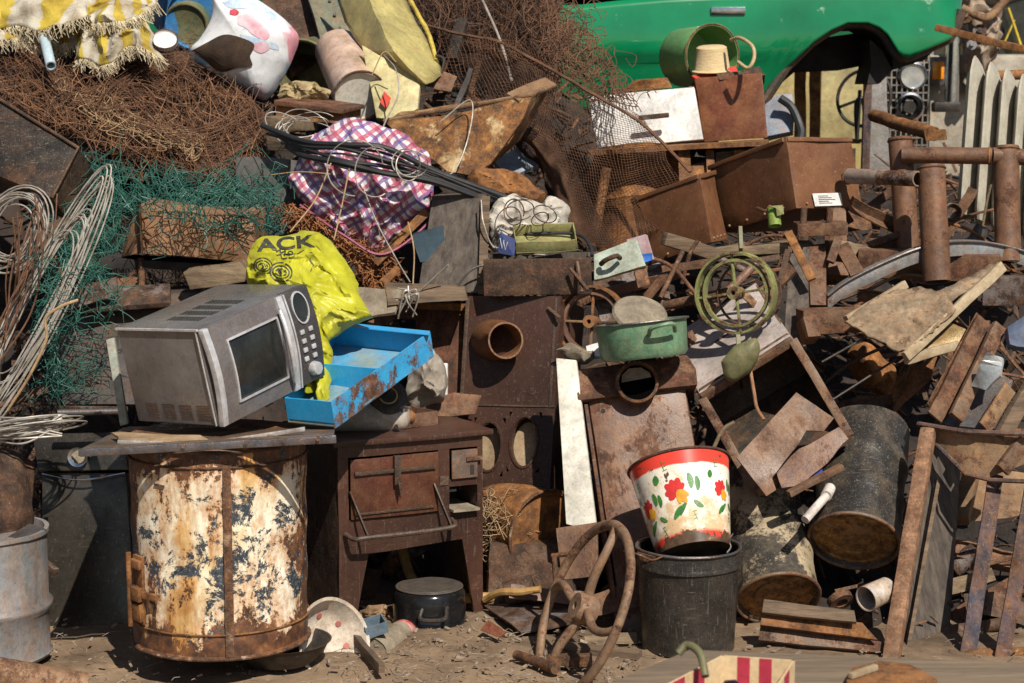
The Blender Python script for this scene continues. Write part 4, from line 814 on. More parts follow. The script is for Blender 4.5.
# ============================================================ plaid bag, cables, bathtub
m_pl, t, b = M_('plaid'); L = t.links; tc = nn(t, 'TexCoord')
mp = nn(t, 'Mapping'); mp.inputs['Rotation'].default_value = (0, R(38), 0); wob_ = nn(t, 'VectorMath', operation='MULTIPLY_ADD'); nv = nn(t, 'TexNoise'); nv.inputs['Scale'].default_value = 5; L.new(tc.outputs['Object'], nv.inputs['Vector'])
L.new(nv.outputs['Color'], wob_.inputs[0]); wob_.inputs[1].default_value = (.10, .10, .10); L.new(tc.outputs['Object'], wob_.inputs[2]); L.new(wob_.outputs[0], mp.inputs[0]); sp = nn(t, 'SeparateXYZ'); L.new(mp.outputs[0], sp.inputs[0])
def band(co, per, off, lo): return ramp(t, math_(t, 'FRACT', math_(t, 'ADD', math_(t, 'MULTIPLY', co, 1 / per), off)), [(0, 1.0), (lo, 1.0), (lo + .02, 0.0), (.98, 0.0)])
c_ = (.66, .60, .60)
for co in (sp.outputs[0], sp.outputs[2]):
    c_ = mixc(t, math_(t, 'MULTIPLY', band(co, .064, .0, .24), .75), c_, (.36, .04, .10)); c_ = mixc(t, math_(t, 'MULTIPLY', band(co, .064, .42, .20), .8), c_, (.07, .08, .28))
    c_ = mixc(t, math_(t, 'MULTIPLY', band(co, .032, .62, .14), .6), c_, (.36, .06, .14))
c_ = mixc(t, .8, c_, ramp(t, nz(t, tc.outputs['Object'], 11, 8, .7), [(.35, .6), (.55, 1.0)]), 'MULTIPLY'); L.new(c_, b.inputs['Base Color']); b.inputs['Roughness'].default_value = .45
bp = nn(t, 'Bump'); bp.inputs['Strength'].default_value = .6; bp.inputs['Distance'].default_value = .01; L.new(nz(t, tc.outputs['Object'], 14, 7, .65, 1.0), bp.inputs['Height']); L.new(bp.outputs[0], b.inputs['Normal'])
T = thing('plaid_bag', 'red white and blue plaid woven bag crushed between the cables and the wooden crate side', 'bag')
mb = MB(); blob(mb, [(290, 180), (306, 150), (322, 130), (345, 121), (380, 124), (404, 136), (420, 150), (432, 156), (434, 178), (430, 205), (433, 216), (420, 228), (400, 240), (385, 252), (360, 248), (340, 240), (320, 222), (300, 205)], 6.95, .13, rings=36, n=180, wr=.020, wscale=9, ridge=True, seed=9.0, sharp=.42); mb.obj('bag', m_pl, T, smooth=75)
mb = MB(); p = [P(300, 205, 6.86), P(345, 236, 6.80), P(385, 254, 6.80), P(433, 217, 6.86), P(431, 192, 6.88)]; mb.tube(smooth_path(p), .005, 6); mb.obj('piping', plain('plum', (.30, .05, .12), rough=.5), T)
T = thing('angle_iron', 'rusty angle iron frame caught under the plaid bag', 'frame')
mb = MB(); mb.angle(P(378, 266, 6.8), P(430, 214, 6.84), .03, .005); mb.beam(P(380, 285, 6.7), P(398, 268, 6.75), .02, .02); mb.obj('rail', m_rust2, T, tess=.05, wob=.003)
T = thing('spring_tangle', 'springy rust orange wire mass below the plaid bag', 'wire tangle')
mb = MB(); tangle(mb, [(288, 200), (310, 212), (340, 235), (385, 250), (398, 262), (392, 300), (370, 300), (352, 262), (330, 240), (300, 234), (285, 228)], lambda x, y: 6.88, 260, (4, 7), (8, 18), (.0014, .0024), .8, 4, .06, False); mb.obj('wire', plain('orange_wire', (.40, .16, .05), (.16, .06, .025), scale=14), T, smooth=None)
T = thing('cable_bundle', 'bundle of thick black cables crossing the plaid bag', 'cables')
for k in range(7):
    o = k * 1.6; g = lambda s_=3: random.uniform(-s_, s_); pts = smooth_path([P(262 + k * 5, 128 + o * 2.0 + g(), 7.0), P(305, 142 + o * 1.5 + g(), 6.82), P(345, 144 + o * 2.3 + g(4), 6.70), P(385, 151 + o * 2.6 + g(4), 6.68 + .01 * k), P(430, 168 + o * 1.9 + g(), 6.74), P(472, 185 + o * 1.0 + g(2), 6.78), P(506 - k * 3, 197 + o * .5, 6.82)], 8); mb = MB(); mb.tube(pts, (.010, .005, .008, .004, .007, .011, .005)[k], 8); mb.obj('cable', m_rubber, T)
T = thing('wire_loops', 'thin pale wires looping over the plaid bag and black cables', 'wire')
def loop(x, y, rx, ry, d, r=.0022, a0=0, a1=360, mat=m_wire_s, T=T, tilt=0):
    mb = MB(); pts = []
    for k in range(37):
        a = R(a0 + (a1 - a0) * k / 36); u_, v_ = rx * math.cos(a), ry * math.sin(a); ct, s_ = math.cos(R(tilt)), math.sin(R(tilt)); pts.append(P(x + u_ * ct - v_ * s_, y + u_ * s_ + v_ * ct, d + .02 * math.sin(a * 2)))
    mb.tube(pts, r, 6, cap=False); return mb.obj('loop', mat, T)
loop(355, 168, 28, 28, 6.62, a0=200, a1=-60, tilt=150); loop(375, 172, 20, 25, 6.60, a0=60, a1=300); loop(406, 162, 14, 13, 6.62); loop(412, 164, 16, 13, 6.61); loop(408, 166, 12, 15, 6.6)
for l in ([(331, 163, 6.7), (315, 200, 6.65), (290, 232, 6.55)], [(350, 165, 6.7), (342, 205, 6.65), (334, 240, 6.6)], [(364, 190, 6.62), (378, 225, 6.6), (398, 262, 6.6), (410, 282, 6.6)], [(408, 222, 6.66), (414, 250, 6.62), (413, 284, 6.6)], [(270, 175, 6.8), (300, 172, 6.75), (330, 174, 6.7)], [(384, 55, 7.5), (396, 70, 7.4), (398, 95, 7.3), (384, 125, 7.1), (378, 150, 6.9)], [(372, 75, 7.5), (384, 52, 7.5), (396, 62, 7.5)], [(440, 122, 7.1), (470, 100, 7.1), (470, 130, 7.05), (455, 170, 6.95), (430, 180, 6.8)]):
    mb = MB(); mb.tube(smooth_path(PP(l)), .0026, 6); mb.obj('strand', m_wire_s if len(l) != 3 else m_wire_t, T)
T = thing('wire_loops', 'loose grey wire curls beside the pale beam end', 'wire')
for k in range(7): loop(300 + random.uniform(-12, 12), 128 + random.uniform(-6, 6), random.uniform(16, 30), random.uniform(8, 18), 7.05 + random.uniform(-.05, .05), .002, random.uniform(0, 90), random.uniform(200, 400), T=T, tilt=random.uniform(-20, 40))
# bathtub
T = thing('bathtub', 'heavily rusted enamel bathtub end tilted behind the plaid bag', 'bathtub')
m_tub = metal('tub_enamel', (.72, .60, .34), (.52, .38, .16), grime=.6, lit_wear=.1, fine=.15, cov=.60, rust=[(.3, (.02, .010, .006)), (.43, (.10, .042, .014)), (.56, (.24, .10, .028)), (.72, (.44, .22, .06))], scale=9, rough=.6, stain=.8, dust=.1)
mb = MB(); mb.slab(PP([(386, 122, 7.22), (430, 116, 7.18), (480, 106, 7.14), (532, 95, 7.12), (522, 118, 7.08), (506, 144, 7.05), (490, 164, 7.04), (470, 176, 7.03), (448, 171, 7.05), (424, 155, 7.12), (402, 137, 7.18)]), .01); mb.obj('shell', m_tub, T, tess=.04, wob=.010, wscale=6)
mb = MB(); mb.slab(PP([(388, 120, 7.24), (532, 94, 7.14), (545, 92, 7.4), (400, 112, 7.5)]), .01); mb.slab(PP([(534, 96, 7.14), (550, 88, 7.3), (520, 140, 7.25), (492, 166, 7.12), (508, 144, 7.06)]), .01); mb.obj('inner_wall', m_tub, T, tess=.05, wob=.006)
mb = MB(); mb.beam(P(384, 121, 7.23), P(532, 94, 7.12), .022, .012, up=(0, -.3, 1)); mb.beam(P(512, 98, 7.13), P(551, 82, 7.25), .07, .012, up=(0, -.7, 1)); mb.obj('rolled_rim', m_rustred, T, bevel=.004, tess=.05, wob=.004)
mb = MB(); blob(mb, [(468, 175), (480, 168), (505, 172), (528, 178), (545, 200), (520, 212), (490, 205), (470, 190)], 7.05, .05, rings=8, n=50, wr=.02, wscale=8, ridge=True); mb.single('curved_sheet', 'curved brown steel sheet below the end of the bathtub', 'sheet metal', m_rust2)
mb = MB(); mb.slab([P(494, 160, 7.5), P(530, 140, 7.6), P(538, 165, 7.5), P(510, 178, 7.4)], .02); mb.single('blue_sheet', 'pale blue scrap of sheet seen under the bathtub edge', 'sheet metal', metal('pale_blue', (.30, .38, .48), cov=.2, scale=12), tess=.04, wob=.006)
mb = MB(); mb.prism([P(412, 235, 6.75), P(444, 225, 6.75), P(446, 262, 6.72), P(420, 262, 6.72)], V((0, .1, 0))); mb.single('blue_sheet', 'dark petrol blue panel in the gap left of the wooden crate side', 'panel', plain('petrol', (.008, .04, .065), (.006, .025, .04)), tess=.04, wob=.004)
# wooden panel and white sacks
T = thing('wooden_crate', 'dark weathered plywood crate side between plaid bag and white sack', 'crate')
mb = MB(); mb.slab([P(432, 200, 6.82), P(486, 198, 6.75), P(483, 293, 6.62), P(418, 290, 6.68)], .018); mb.obj('board', m_wooddark, T, tess=.03, wob=.002)
mb = MB(); mb.beam(P(486, 196, 6.74), P(482, 294, 6.61), .03, .012, up=(0, -1, 0)); mb.obj('edge_batten', m_wood, T, tess=.05, wob=.002)
mb = MB(); mb.slab([P(432, 200, 6.83), P(486, 198, 6.76), P(490, 196, 6.95), P(440, 198, 7.0)], .015); mb.obj('top_board', m_wooddark, T)
m_sack = plain('white_sack', (.56, .53, .47), (.34, .30, .25), scale=9, rough=.75, bump=.7, bdist=.01)
mb = MB(); blob(mb, [(488, 215), (498, 200), (514, 194), (524, 200), (540, 205), (552, 196), (566, 206), (568, 232), (555, 244), (520, 248), (492, 252), (486, 235)], 6.85, .09, rings=22, n=120, wr=.016, wscale=13, ridge=True, seed=3.0); mb.single('white_sack', 'lumpy off white sack tied with wire above the long brown drawer', 'sack', m_sack, smooth=60)
T2 = thing('wire_loops', 'thin dark wire loops around the off white sack', 'wire')
for (x, y, rx, ry) in ((514, 212, 10, 13), (520, 210, 14, 10), (545, 214, 12, 8), (540, 219, 9, 6), (508, 222, 12, 16)): loop(x, y, rx, ry, 6.66, .0022, random.uniform(0, 60), 380, mat=m_bluesteel, T=T2, tilt=random.uniform(-30, 30))
mb = MB(); mb.tube(smooth_path([P(481, 200, 6.7), P(484, 225, 6.66), P(498, 250, 6.66), P(545, 255, 6.6)]), .003, 6); mb.obj('strand', m_wire_s, T2)
T = thing('plastic_tub', 'olive green moulded plastic tub on the long brown drawer', 'tub')
mb = MB(); mb.M = frame(P(516, 254, 6.60), P(578, 251, 6.62) - P(516, 254, 6.60), (0, -.45, 1)); mb.openbox(.215, .13, .045, .005); mb.obj('tub', metal('olive_plastic', (.30, .30, .13), (.24, .24, .10), cov=.05, scale=9, rough=.4, dust=.25), T, bevel=.004, tess=.03, wob=.004)
mb = MB(); mb.slab([P(500, 232, 6.62), P(517, 240, 6.60), P(514, 256, 6.58), P(498, 253, 6.60)], .003); lb = mb.obj('label', plain('navy_label', (.03, .05, .18), (.02, .03, .10), rough=.4), T)
mb = MB()
for k in range(3): mb.tube([P(500 + k * 3.4, 238 + k * 2, 6.608), P(502 + k * 3.4, 249 + k * 1.2, 6.595), P(504 + k * 3.4, 240 + k * 2, 6.60)], .0015, 4)
mb.obj('mark', plain('white_mark', (.7, .72, .75)), T)
mb = MB(); mb.tube(smooth_path([P(520, 234, 6.72), P(575, 234, 6.68), P(590, 246, 6.6), P(592, 256, 6.55)]), .006, 8); mb.single('hose', 'black rubber hose curving around the olive tub', 'hose', m_rubber)
T = thing('long_drawer', 'long dark brown wooden drawer beneath the white sack', 'drawer')
mb = MB(); mb.M = frame(P(484, 296, 6.52), P(592, 294, 6.50) - P(484, 296, 6.52)); mb.box(0, .37, 0, .012, 0, .125); mb.obj('front', m_rustdark, T, bevel=.003, tess=.05, wob=.002)
mb = MB(mb.M); mb.box(.004, .014, .0125, .32, 0, .12); mb.box(.356, .366, .0125, .32, 0, .12); mb.box(.0145, .3555, .31, .32, 0, .12); mb.obj('side', m_wooddark, T)
mb = MB(mb.M); mb.box(.0145, .3555, .0125, .3095, .07, .08); mb.obj('bottom', m_wooddark, T)
mb = MB(); mb.tube([P(388, 296, 6.6), P(420, 291, 6.55), P(448, 265, 6.5)], .0035, 6)
for _ in range(7): mb.tube(smooth_path([P(395 + random.uniform(0, 20), 290 + random.uniform(-5, 12), 6.5), P(412 + random.uniform(-8, 10), 296 + random.uniform(-6, 8), 6.48), P(402 + random.uniform(-5, 20), 318 + random.uniform(-20, 5), 6.5)]), .0028, 6)
mb.single('wire_knot', 'small knot of grey wire hanging over the red rusty panel', 'wire', m_wire_s)
mb = MB(); mb.prism([P(385, 285, 6.6), P(465, 288, 6.55), P(468, 300, 6.5), P(388, 306, 6.5)], V((0, .1, .0))); mb.single('broken_board', 'splintered board lying in front of the wooden crate side', 'board', m_wood, tess=.03, wob=.006)
mb = MB(); mb.slab([P(336, 285, 6.7), P(402, 290, 6.55), P(396, 312, 6.5), P(340, 320, 6.5)], .01); mb.single('tin_sheet', 'crumpled dull tin sheet between yellow bag and splintered board', 'sheet metal', m_concrete, tess=.03, wob=.012)
# ============================================================ centre: stove, panels, boiler, wheels, buckets
T = thing('cooking_stove', 'old rusty cast iron cooking stove on sloping legs beside the white drum', 'stove')
m_st = metal('stove_iron', (.070, .031, .022), (.034, .018, .014), speck=.1, fine=.12, cov=.26, rust=RUSTRED, scale=4, rough=.36, stain=.04, dust=.06, grime=.35, lit_wear=0, scratch=.2)
m_door = metal('stove_enamel', (.085, .026, .017), (.045, .018, .013), fine=.1, speck=.15, cov=.22, rust=RUSTRED, scale=6, rough=.33, stain=.25, dust=.12, grime=.4, lit_wear=.4, scratch=.15)
m_std = metal('stove_iron_dark', (.04, .027, .024), (.026, .02, .018), cov=.4, rust=RUSTDARK, scale=9, rough=.5, stain=.2, dust=.2, lit_wear=.2)
Ms = yawf(P(339, 660, 5.88) * 1, 27); Ms.translation = V((P(339, 600, 5.88).x, 5.88, 0)); SW, SD, SH = .505, .44, .607
mb = MB(Ms); mb.box(-.02, SW + .03, -.022, SD, SH - .012, SH + .006); top = mb.obj('top', m_st, T, bevel=.004, tess=.06, wob=.003)
mb = MB(Ms); mb.box(0, .012, .0, SD, .0, SH - .0125); mb.obj('side_panel', m_std, T, bevel=.002, tess=.06, wob=.003)
mb = MB(Ms); mb.box(SW - .012, SW, .0, SD, .0, SH - .0125); mb.obj('side_panel', m_std, T, bevel=.002)
mb = MB(Ms); mb.box(.0125, SW - .0125, SD - .015, SD - .005, .26, SH - .013); mb.obj('back_panel', m_std, T)
mb = MB(Ms); mb.box(.0125, SW - .0125, .02, SD - .02, .262, .268); mb.obj('oven_floor', m_std, T)
mb = MB(Ms)   # front plate with a sloped arch, a lower side opening
def fr(pts): mb.prism([(x, -.004, z) for x, z in pts], (0, .012, 0))
fr([(0, SH - .0125), (SW, SH - .0125), (SW, SH - .05), (0, SH - .05)]); fr([(0, SH - .0505), (.035, SH - .0505), (.035, .27), (0, .27)]); fr([(.345, SH - .0505), (.385, SH - .0505), (.385, .27), (.345, .27)])
fr([(.485, SH - .0505), (SW, SH - .0505), (SW, .27), (.485, .27)]); fr([(.3855, .455), (.4845, .455), (.4845, .432), (.3855, .432)]); fr([(.0355, .355), (.3445, .355), (.3445, .27), (.0355, .27)])
fr([(.3855, .35), (.4845, .35), (.4845, .27), (.3855, .27)]); fr([(0, .2695), (SW, .2695), (SW, .26), (0, .235)]); fr([(0, .2345), (.10, .2395), (.05, 0), (0, 0)]); fr([(.43, .2555), (SW, .2595), (SW, 0), (.475, 0)])
mb.obj('front_plate', m_st, T, tess=.06, wob=.0015)
mb = MB(Ms); mb.box(.038, .342, -.014, -.0045, .358, SH - .056); dr_ = mb.obj('door', m_door, T, bevel=.003, tess=.06, wob=.002)
for q in ((.05, .33, -.024, -.0145, .50, .512), (.055, .325, -.020, -.0145, .372, .380)): mb = MB(Ms); mb.box(*q); mb.obj('door_rib', m_std, dr_, bevel=.002)
mb = MB(Ms); mb.box(.182, .205, -.032, -.0145, .46, .555); mb.prism([(.186, -.05, .47), (.203, -.05, .47), (.196, -.045, .42)], (0, .012, 0)); mb.obj('door_latch', m_std, dr_, bevel=.003)
mb = MB(Ms); mb.tube(smooth_path([(.02, -.012, .315), (.03, -.06, .308), (.06, -.075, .312), (.20, -.078, .312), (.345, -.078, .316), (.375, -.07, .322), (.385, -.02, .328)], 5), .008, 8)
mb.obj('rail', m_std, T, wob=.001)
for x in (.055, .345): mb = MB(Ms); mb.beam((x + .015, -.07, .317), (x - .02, -.012, .45), .006, .018, up=(0, 1, 0)); mb.obj('rail_bracket', m_std, T, bevel=.002)
mb = MB(Ms); mb.box(.39, .482, -.015, -.0045, .458, SH - .056); d2 = mb.obj('small_door', metal('patched_door', (.075, .08, .08), (.10, .06, .05), cov=.42, rust=RUSTRED, scale=13), T, bevel=.003)
mb = MB(Ms); mb.box(.454, .468, -.017, -.0155, .47, .50); mb.obj('keyhole_plate', m_darkgap, d2); mb = MB(Ms); mb.box(.44, .495, -.022, -.0175, .515, .527); mb.obj('catch', m_steel, d2)
mb = MB(Ms); mb.box(.35, .382, -.008, -.0045, .44, .47); mb.obj('hinge', m_std, T)
mb = MB(Ms); mb.box(.387, .483, -.03, .16, .350, .358); mb.obj('side_shelf', m_concrete, T, tess=.02, wob=.003)
mb = MB(Ms); mb.box(.387, .483, .15, .155, .35, .45); mb.box(.0355, .3445, .05, .055, .262, .5); mb.obj('inner_wall', m_darkgap, T)
# things on the stove top
def on_stove(x, y, z=0): return Ms @ V((x, y, SH + .007 + z))
T = thing('gas_cylinder', 'pale dented grey metal cylinder lying on the stove top', 'cylinder')
p, q = on_stove(.02, .20, .045), on_stove(.30, .12, .035); l = (q - p).length; mb = MB(); mb.lathe([(0, 0), (.035, .005), (.05, .03), (.052, l - .05), (.042, l - .015), (.02, l), (0, l)], p, q - p, 32); mb.obj('body', metal('cyl_grey', (.40, .38, .34), (.3, .28, .24), cov=.2, scale=12, rough=.4, dust=.3), T, wob=.004)
mb = MB(); mb.lathe([(.02, 0), (.022, .01), (.012, .02), (0, .02)], q - (q - p).normalized() * .002, q - p, 16); mb.obj('cap', m_rust2, T)
mb = MB(); mb.M = frame(on_stove(.27, .10), Ms @ V((1, .3, 0)) - Ms @ V((0, 0, 0))); mb.openbox(.15, .13, .045, .004); mb.single('steel_tray', 'small shallow rusty brown tin on the right of the stove top', 'tin', m_rustred, tess=.03, wob=.003)
mb = MB(); blob(mb, [(404, 400), (412, 372), (424, 352), (434, 350), (446, 366), (448, 392), (436, 405), (415, 410)], 6.35, .07, rings=10, n=60, wr=.015, wscale=12, ridge=True); mb.single('stone_lump', 'dusty grey lump of cloth standing behind the blue drawer', 'cloth lump', plain('dusty_cloth', (.34, .30, .25), (.18, .15, .12), scale=12, rough=.9))
T = thing('wheel_hub', 'black rubber hub wheel with worn yellow mark under the blue drawer', 'hub')
p = P(388, 398, 6.1); mb = MB(); mb.lathe([(0, -.03), (.05, -.03), (.062, -.01), (.062, .01), (.045, .02), (.03, .018), (0, .02)], p, (.1, -.8, .5), 36); mb.obj('disc', m_black, T)
mb = MB(); mb.torus(p + V((.1, -.8, .5)).normalized() * .021, (.1, -.8, .5), .028, .003, 30, 6, 20, 250); mb.obj('yellow_mark', m_yel, T)
mb = MB(); mb.lathe([(0, 0), (.012, 0), (.012, .012), (0, .018)], P(404, 411, 6.0), (0, -.2, 1), 14); mb.single('chrome_bolt', 'small shiny bolt head between blue drawer and brown tin', 'bolt', m_chrome)
# under the stove
T = thing('black_pot', 'glossy black enamel pot upside down on the dirt under the stove', 'pot')
pc = V((P(430, 640, 6.05).x, 6.02, 0)); mb = MB(); mb.lathe([(0, .006), (.115, .006), (.121, .0), (.123, .006), (.117, .014), (.119, .06), (.116, .095), (.105, .112), (.0, .116)], pc, n=64); mb.obj('body', plain('black_enamel', (.012, .012, .013), (.008, .008, .008), rough=.08, bump=.03), T, smooth=60)
mb = MB(); mb.torus(pc + V((0, 0, .112)), (0, 0, 1), .104, .006, 64, 8, sy=.6); mb.lathe([(0, .1165), (.098, .1165), (.1, .113)], pc, n=48); mb.obj('base_rim', plain('worn_brown', (.09, .07, .055), (.04, .032, .027), scale=20), T)
mb = MB(); mb.tube(smooth_path([pc + V((-.028 + .01, -.114, .065)), pc + V((-.022, -.138, .04)), pc + V((.02, -.142, .036)), pc + V((.055, -.138, .042)), pc + V((.06, -.103, .068))]), .007, 8); mb.obj('handle', m_black, T)
T = thing('food_can', 'crushed dusty tin can with a red printed rim lying by the black pot', 'can')
p, q = P(373, 652, 5.70), P(404, 634, 5.92); l = (q - p).length; mb = MB(); mb.lathe([(0, .004), (.042, .004), (.046, 0), (.047, .004), (.047, l - .03)], p, q - p, 36); mb.obj('body', m_concrete, T, wob=.004)
mb = MB(); mb.lathe([(.0475, l - .035), (.0485, l - .004), (.046, l), (.04, l - .004)], p, q - p, 36); mb.obj('label_band', metal('red_can', (.55, .04, .03), (.6, .55, .5), cov=.1, scale=22, rough=.3, stain=.1), T, wob=.003)
mb = MB(); mb.M = yawf(PZ(368, 640, .03), 20, 10, -15); mb.openbox(.07, .06, .04, .003); mb.single('blue_carton', 'small dusty blue carton lying behind the tin can', 'carton', metal('dusty_blue', (.10, .20, .28), cov=.1, scale=20), tess=.02, wob=.004)
mb = MB(); mb.beam(PZ(352, 634, .03), PZ(382, 668, .02), .02, .03); mb.single('wood_stick', 'short dark plank lying between enamel bowl and tin can', 'wood', m_wood, bevel=.003, tess=.03, wob=.004)
mb = MB(); mb.tube(smooth_path([P(400, 540, 6.35), P(410, 575, 6.25), P(428, 592, 6.2), P(460, 598, 6.15), P(485, 598, 6.15), P(505, 598, 6.2)]), .018, 12); mb.single('curved_branch', 'curved tan wooden branch lying in the shade under the stove', 'branch', m_wood_gold, wob=.006)
mb = MB(); mb.beam(P(466, 548, 6.3), P(482, 612, 6.2), .02, .035, up=(0, 1, 0)); mb.single('yellow_batten', 'yellow wooden batten standing behind the right leg of the stove', 'batten', m_wood_gold, tess=.04, wob=.002)
mb = MB(); blob(mb, [(360, 612), (372, 604), (392, 608), (396, 620), (380, 628), (362, 628)], 6.1, .04, rings=8, n=50, wr=.014, wscale=20, ridge=True); mb.single('leather_scrap', 'curled tan leather scrap under the stove left of the black pot', 'leather', plain('leather', (.30, .19, .10), (.14, .08, .04), scale=15))
# two oval-hole stove panel with pipe stub
T = thing('furnace_panel', 'dark rusty furnace body with pipe stub and two oval openings', 'furnace')
A, B, Cc, D = P(467, 296, 6.62), P(561, 296, 6.50), P(556, 498, 6.32), P(470, 494, 6.42)
ex = (B - A); Mf = frame(A, ex, (A - D)); Wf = ex.length; Hf = (A - D).length
def fplate(mb, holes, W, H, t, n=28):
    "front plate (local x right, z down from 0 to -H) with elliptic holes cut by a fan of quads"
    xs = [0]; 
    cells = []
    x0 = 0
    for (cx, cz, rx, rz) in holes:
        l, r_ = cx - rx * 1.35, cx + rx * 1.35
        cells.append((x0, l)); b0, b1 = cz - rz * 1.25, cz + rz * 1.25
        mb.box(l, r_, 0, t, b1, 0) ; mb.box(l, r_, 0, t, -H, b0)
        vs = []; 
        for i in range(n):
            a = 2 * math.pi * i / n; c_, s_ = math.cos(a), math.sin(a); k = 1 / max(abs(c_), abs(s_))
            vs.append((cx + rx * c_, 0, cz + rz * s_)); vs.append((cx + (r_ - cx) * c_ * k, 0, cz + (b1 - cz) * s_ * k)); vs.append((cx + rx * c_, t * 2, cz + rz * s_))
        mb.add(vs, [(3 * i, 3 * i + 1, 3 * ((i + 1) % n) + 1, 3 * ((i + 1) % n)) for i in range(n)] + [(3 * i, 3 * ((i + 1) % n), 3 * ((i + 1) % n) + 2, 3 * i + 2) for i in range(n)]); x0 = r_
    cells.append((x0, W))
    for a, b_ in cells: mb.box(a, b_, 0, t, -H, 0)
k = Wf / 94
mb = MB(Mf); fplate(mb, [(31 * k, -.525, .043, .080), (66 * k, -.505, .044, .082)], Wf, Hf, .008); mb.obj('front', metal('furnace_brown', (.055, .027, .020), (.030, .017, .013), speck=.1, fine=.12, cov=.2, rust=RUSTRED, scale=3.5, rough=.36, stain=.04, dust=.04, grime=.35, lit_wear=0, scratch=.2), T)
mb = MB(Mf); mb.box(0, .006, .009, .26, -Hf, 0); mb.box(Wf - .006, Wf, .009, .26, -Hf, 0); mb.box(.0065, Wf - .0065, .009, .26, -.006, -.0002); mb.box(.0065, Wf - .0065, .05, .056, -Hf, -.007); mb.obj('casing', m_st, T)
for (cx, cz, rx, rz) in ((31 * k, -.525, .043, .080), (66 * k, -.505, .044, .082)):
    mb = MB(Mf); N_ = 44; vs = []
    for (o, y) in ((0, .001), (.003, -.004), (.009, -.004), (.012, .001)):
        for i in range(N_): a = 2 * math.pi * i / N_; vs.append((cx + (rx + o) * math.cos(a), y, cz + (rz + o) * math.sin(a)))
    mb.add(vs, [(j * N_ + i, j * N_ + (i + 1) % N_, (j + 1) * N_ + (i + 1) % N_, (j + 1) * N_ + i) for j in range(3) for i in range(N_)]); mb.obj('opening_rim', m_st, T)
    mb = MB(Mf); vs = [(cx + (rx + .01) * math.cos(2 * math.pi * i / N_), .046, cz - .01 + (rz) * math.sin(2 * math.pi * i / N_)) for i in range(N_)]; mb.prism(vs, (0, .003, 0)); mb.obj('inner_disc', metal('tan_disc', (.36, .28, .18), (.26, .19, .12), cov=.25, scale=14), T)
mb = MB(Mf); mb.box(-.004, Wf + .003, -.004, -.0005, -.385, -.379); mb.box(-.002, .012, -.0035, -.0005, -.378, -.006); mb.box(Wf - .022, Wf - .012, -.003, -.0005, -.378, -.006); mb.obj('trim_strip', m_std, T, bevel=.001)
p, q = Mf @ V((.085, .03, -.150)), Mf @ V((.205, -.115, -.172)); mb = MB(); mb.lathe([(.068, 0), (.072, .01), (.070, .1), (.060, .165), (.063, .17), (.057, .17), (.056, .02)], p, q - p, 44); mb.obj('pipe_stub', m_rustbox, T, wob=.002)
mb = MB(Mf); mb.beam((-.02, -.02, -.42), (.045, -.02, -.415), .012, .014); mb.beam((.02, -.04, -.51), (.02, -.0, -.51), .03, .012, up=(0, 0, 1)); mb.obj('bracket', m_steel, T)
# red rusty panel with socket
T = thing('rusty_sheet', 'reddish rusty flat steel panel splashed with white behind the blue drawer', 'panel')
m_spl = metal('rust_splash', (.50, .40, .34), (.3, .2, .15), cov=.80, rust=RUSTRED, scale=9, streak=3, rough=.6, dust=.1, stain=.4)
mb = MB(); mb.slab([P(415, 304, 6.75), P(466, 306, 6.68), P(470, 432, 6.5), P(420, 428, 6.55)], .02); mb.obj('sheet', m_spl, T, bevel=.002, tess=.06, wob=.003)
mb = MB(); mb.slab([P(412, 303, 6.73), P(466, 304, 6.66), P(466, 311, 6.66), P(412, 309, 6.73)], .03); mb.obj('top_edge', m_rust2, T)
T = thing('wall_socket', 'small white plastic socket plate on the red rusty panel', 'socket')
mb = MB(); mb.slab([P(438, 363, 6.50), P(447, 363, 6.49), P(447, 398, 6.45), P(438, 398, 6.46)], .012); mb.obj('plate', m_white, T, bevel=.002)
mb = MB(); mb.slab([P(440, 376, 6.47), P(445, 376, 6.465), P(445, 385, 6.455), P(440, 385, 6.46)], .006); mb.obj('switch', m_rustdark, T)
mb = MB(); mb.slab([P(556, 358, 6.22), P(576, 360, 6.2), P(597, 532, 6.02), P(566, 524, 6.05)], .02); mb.single('white_board', 'tall cream white board standing between furnace panel and rusty boiler', 'board', m_whitep, bevel=.003)
# rusty boiler with collar
T = thing('rusty_boiler', 'tall rusty boiler body with round collar hole under its cap', 'boiler')
A, B, D, E = P(586, 385, 6.22), P(684, 385, 6.20), P(634, 680, 5.90), P(703, 668, 5.88)
m_bo = metal('boiler_mauve', (.065, .032, .025), (.13, .09, .075), speck=.2, cov=.42, rust=RUSTRED, scale=7, rough=.42, streak=1.6, dust=.25, grime=.45, lit_wear=.25)
_z = (P(636, 386, 6.22) - P(672, 620, 5.93)).normalized(); Mb = frame(P(640, 600, 6.0), V((1, 0, 0)) - _z * _z.x, _z); Mb.translation = P(636, 386, 6.2)
hh = (P(636, 386, 6.22) - P(682, 690, 5.86)).length
mb = MB(Mb); mb.box(-.165, .165, 0, .24, -hh, -.0); mb.obj('body', m_bo, T, bevel=.03, tess=.06, wob=.003)
mb = MB(Mb); mb.prism([(-.2, -.03, -.03), (.2, -.03, -.03), (.2, -.028, .03), (.185, .01, .085), (-.185, .01, .085), (-.2, -.028, .03)], (0, .26, 0)) ; cap = mb.obj('cap', metal('cap_rust', (.17, .09, .05), cov=.6, rust=RUSTRED, scale=12, dust=.35), T, bevel=.012, tess=.05, wob=.004)
mb = MB(Mb); pc = V((.0, -.035, .0)); mb.lathe([(.062, 0), (.07, 0), (.072, -.008), (.069, -.03), (.060, -.032), (.058, 0), (.058, .015), (.062, .015)], pc, (0, 1, .05), 44); mb.obj('collar', m_rust, T)
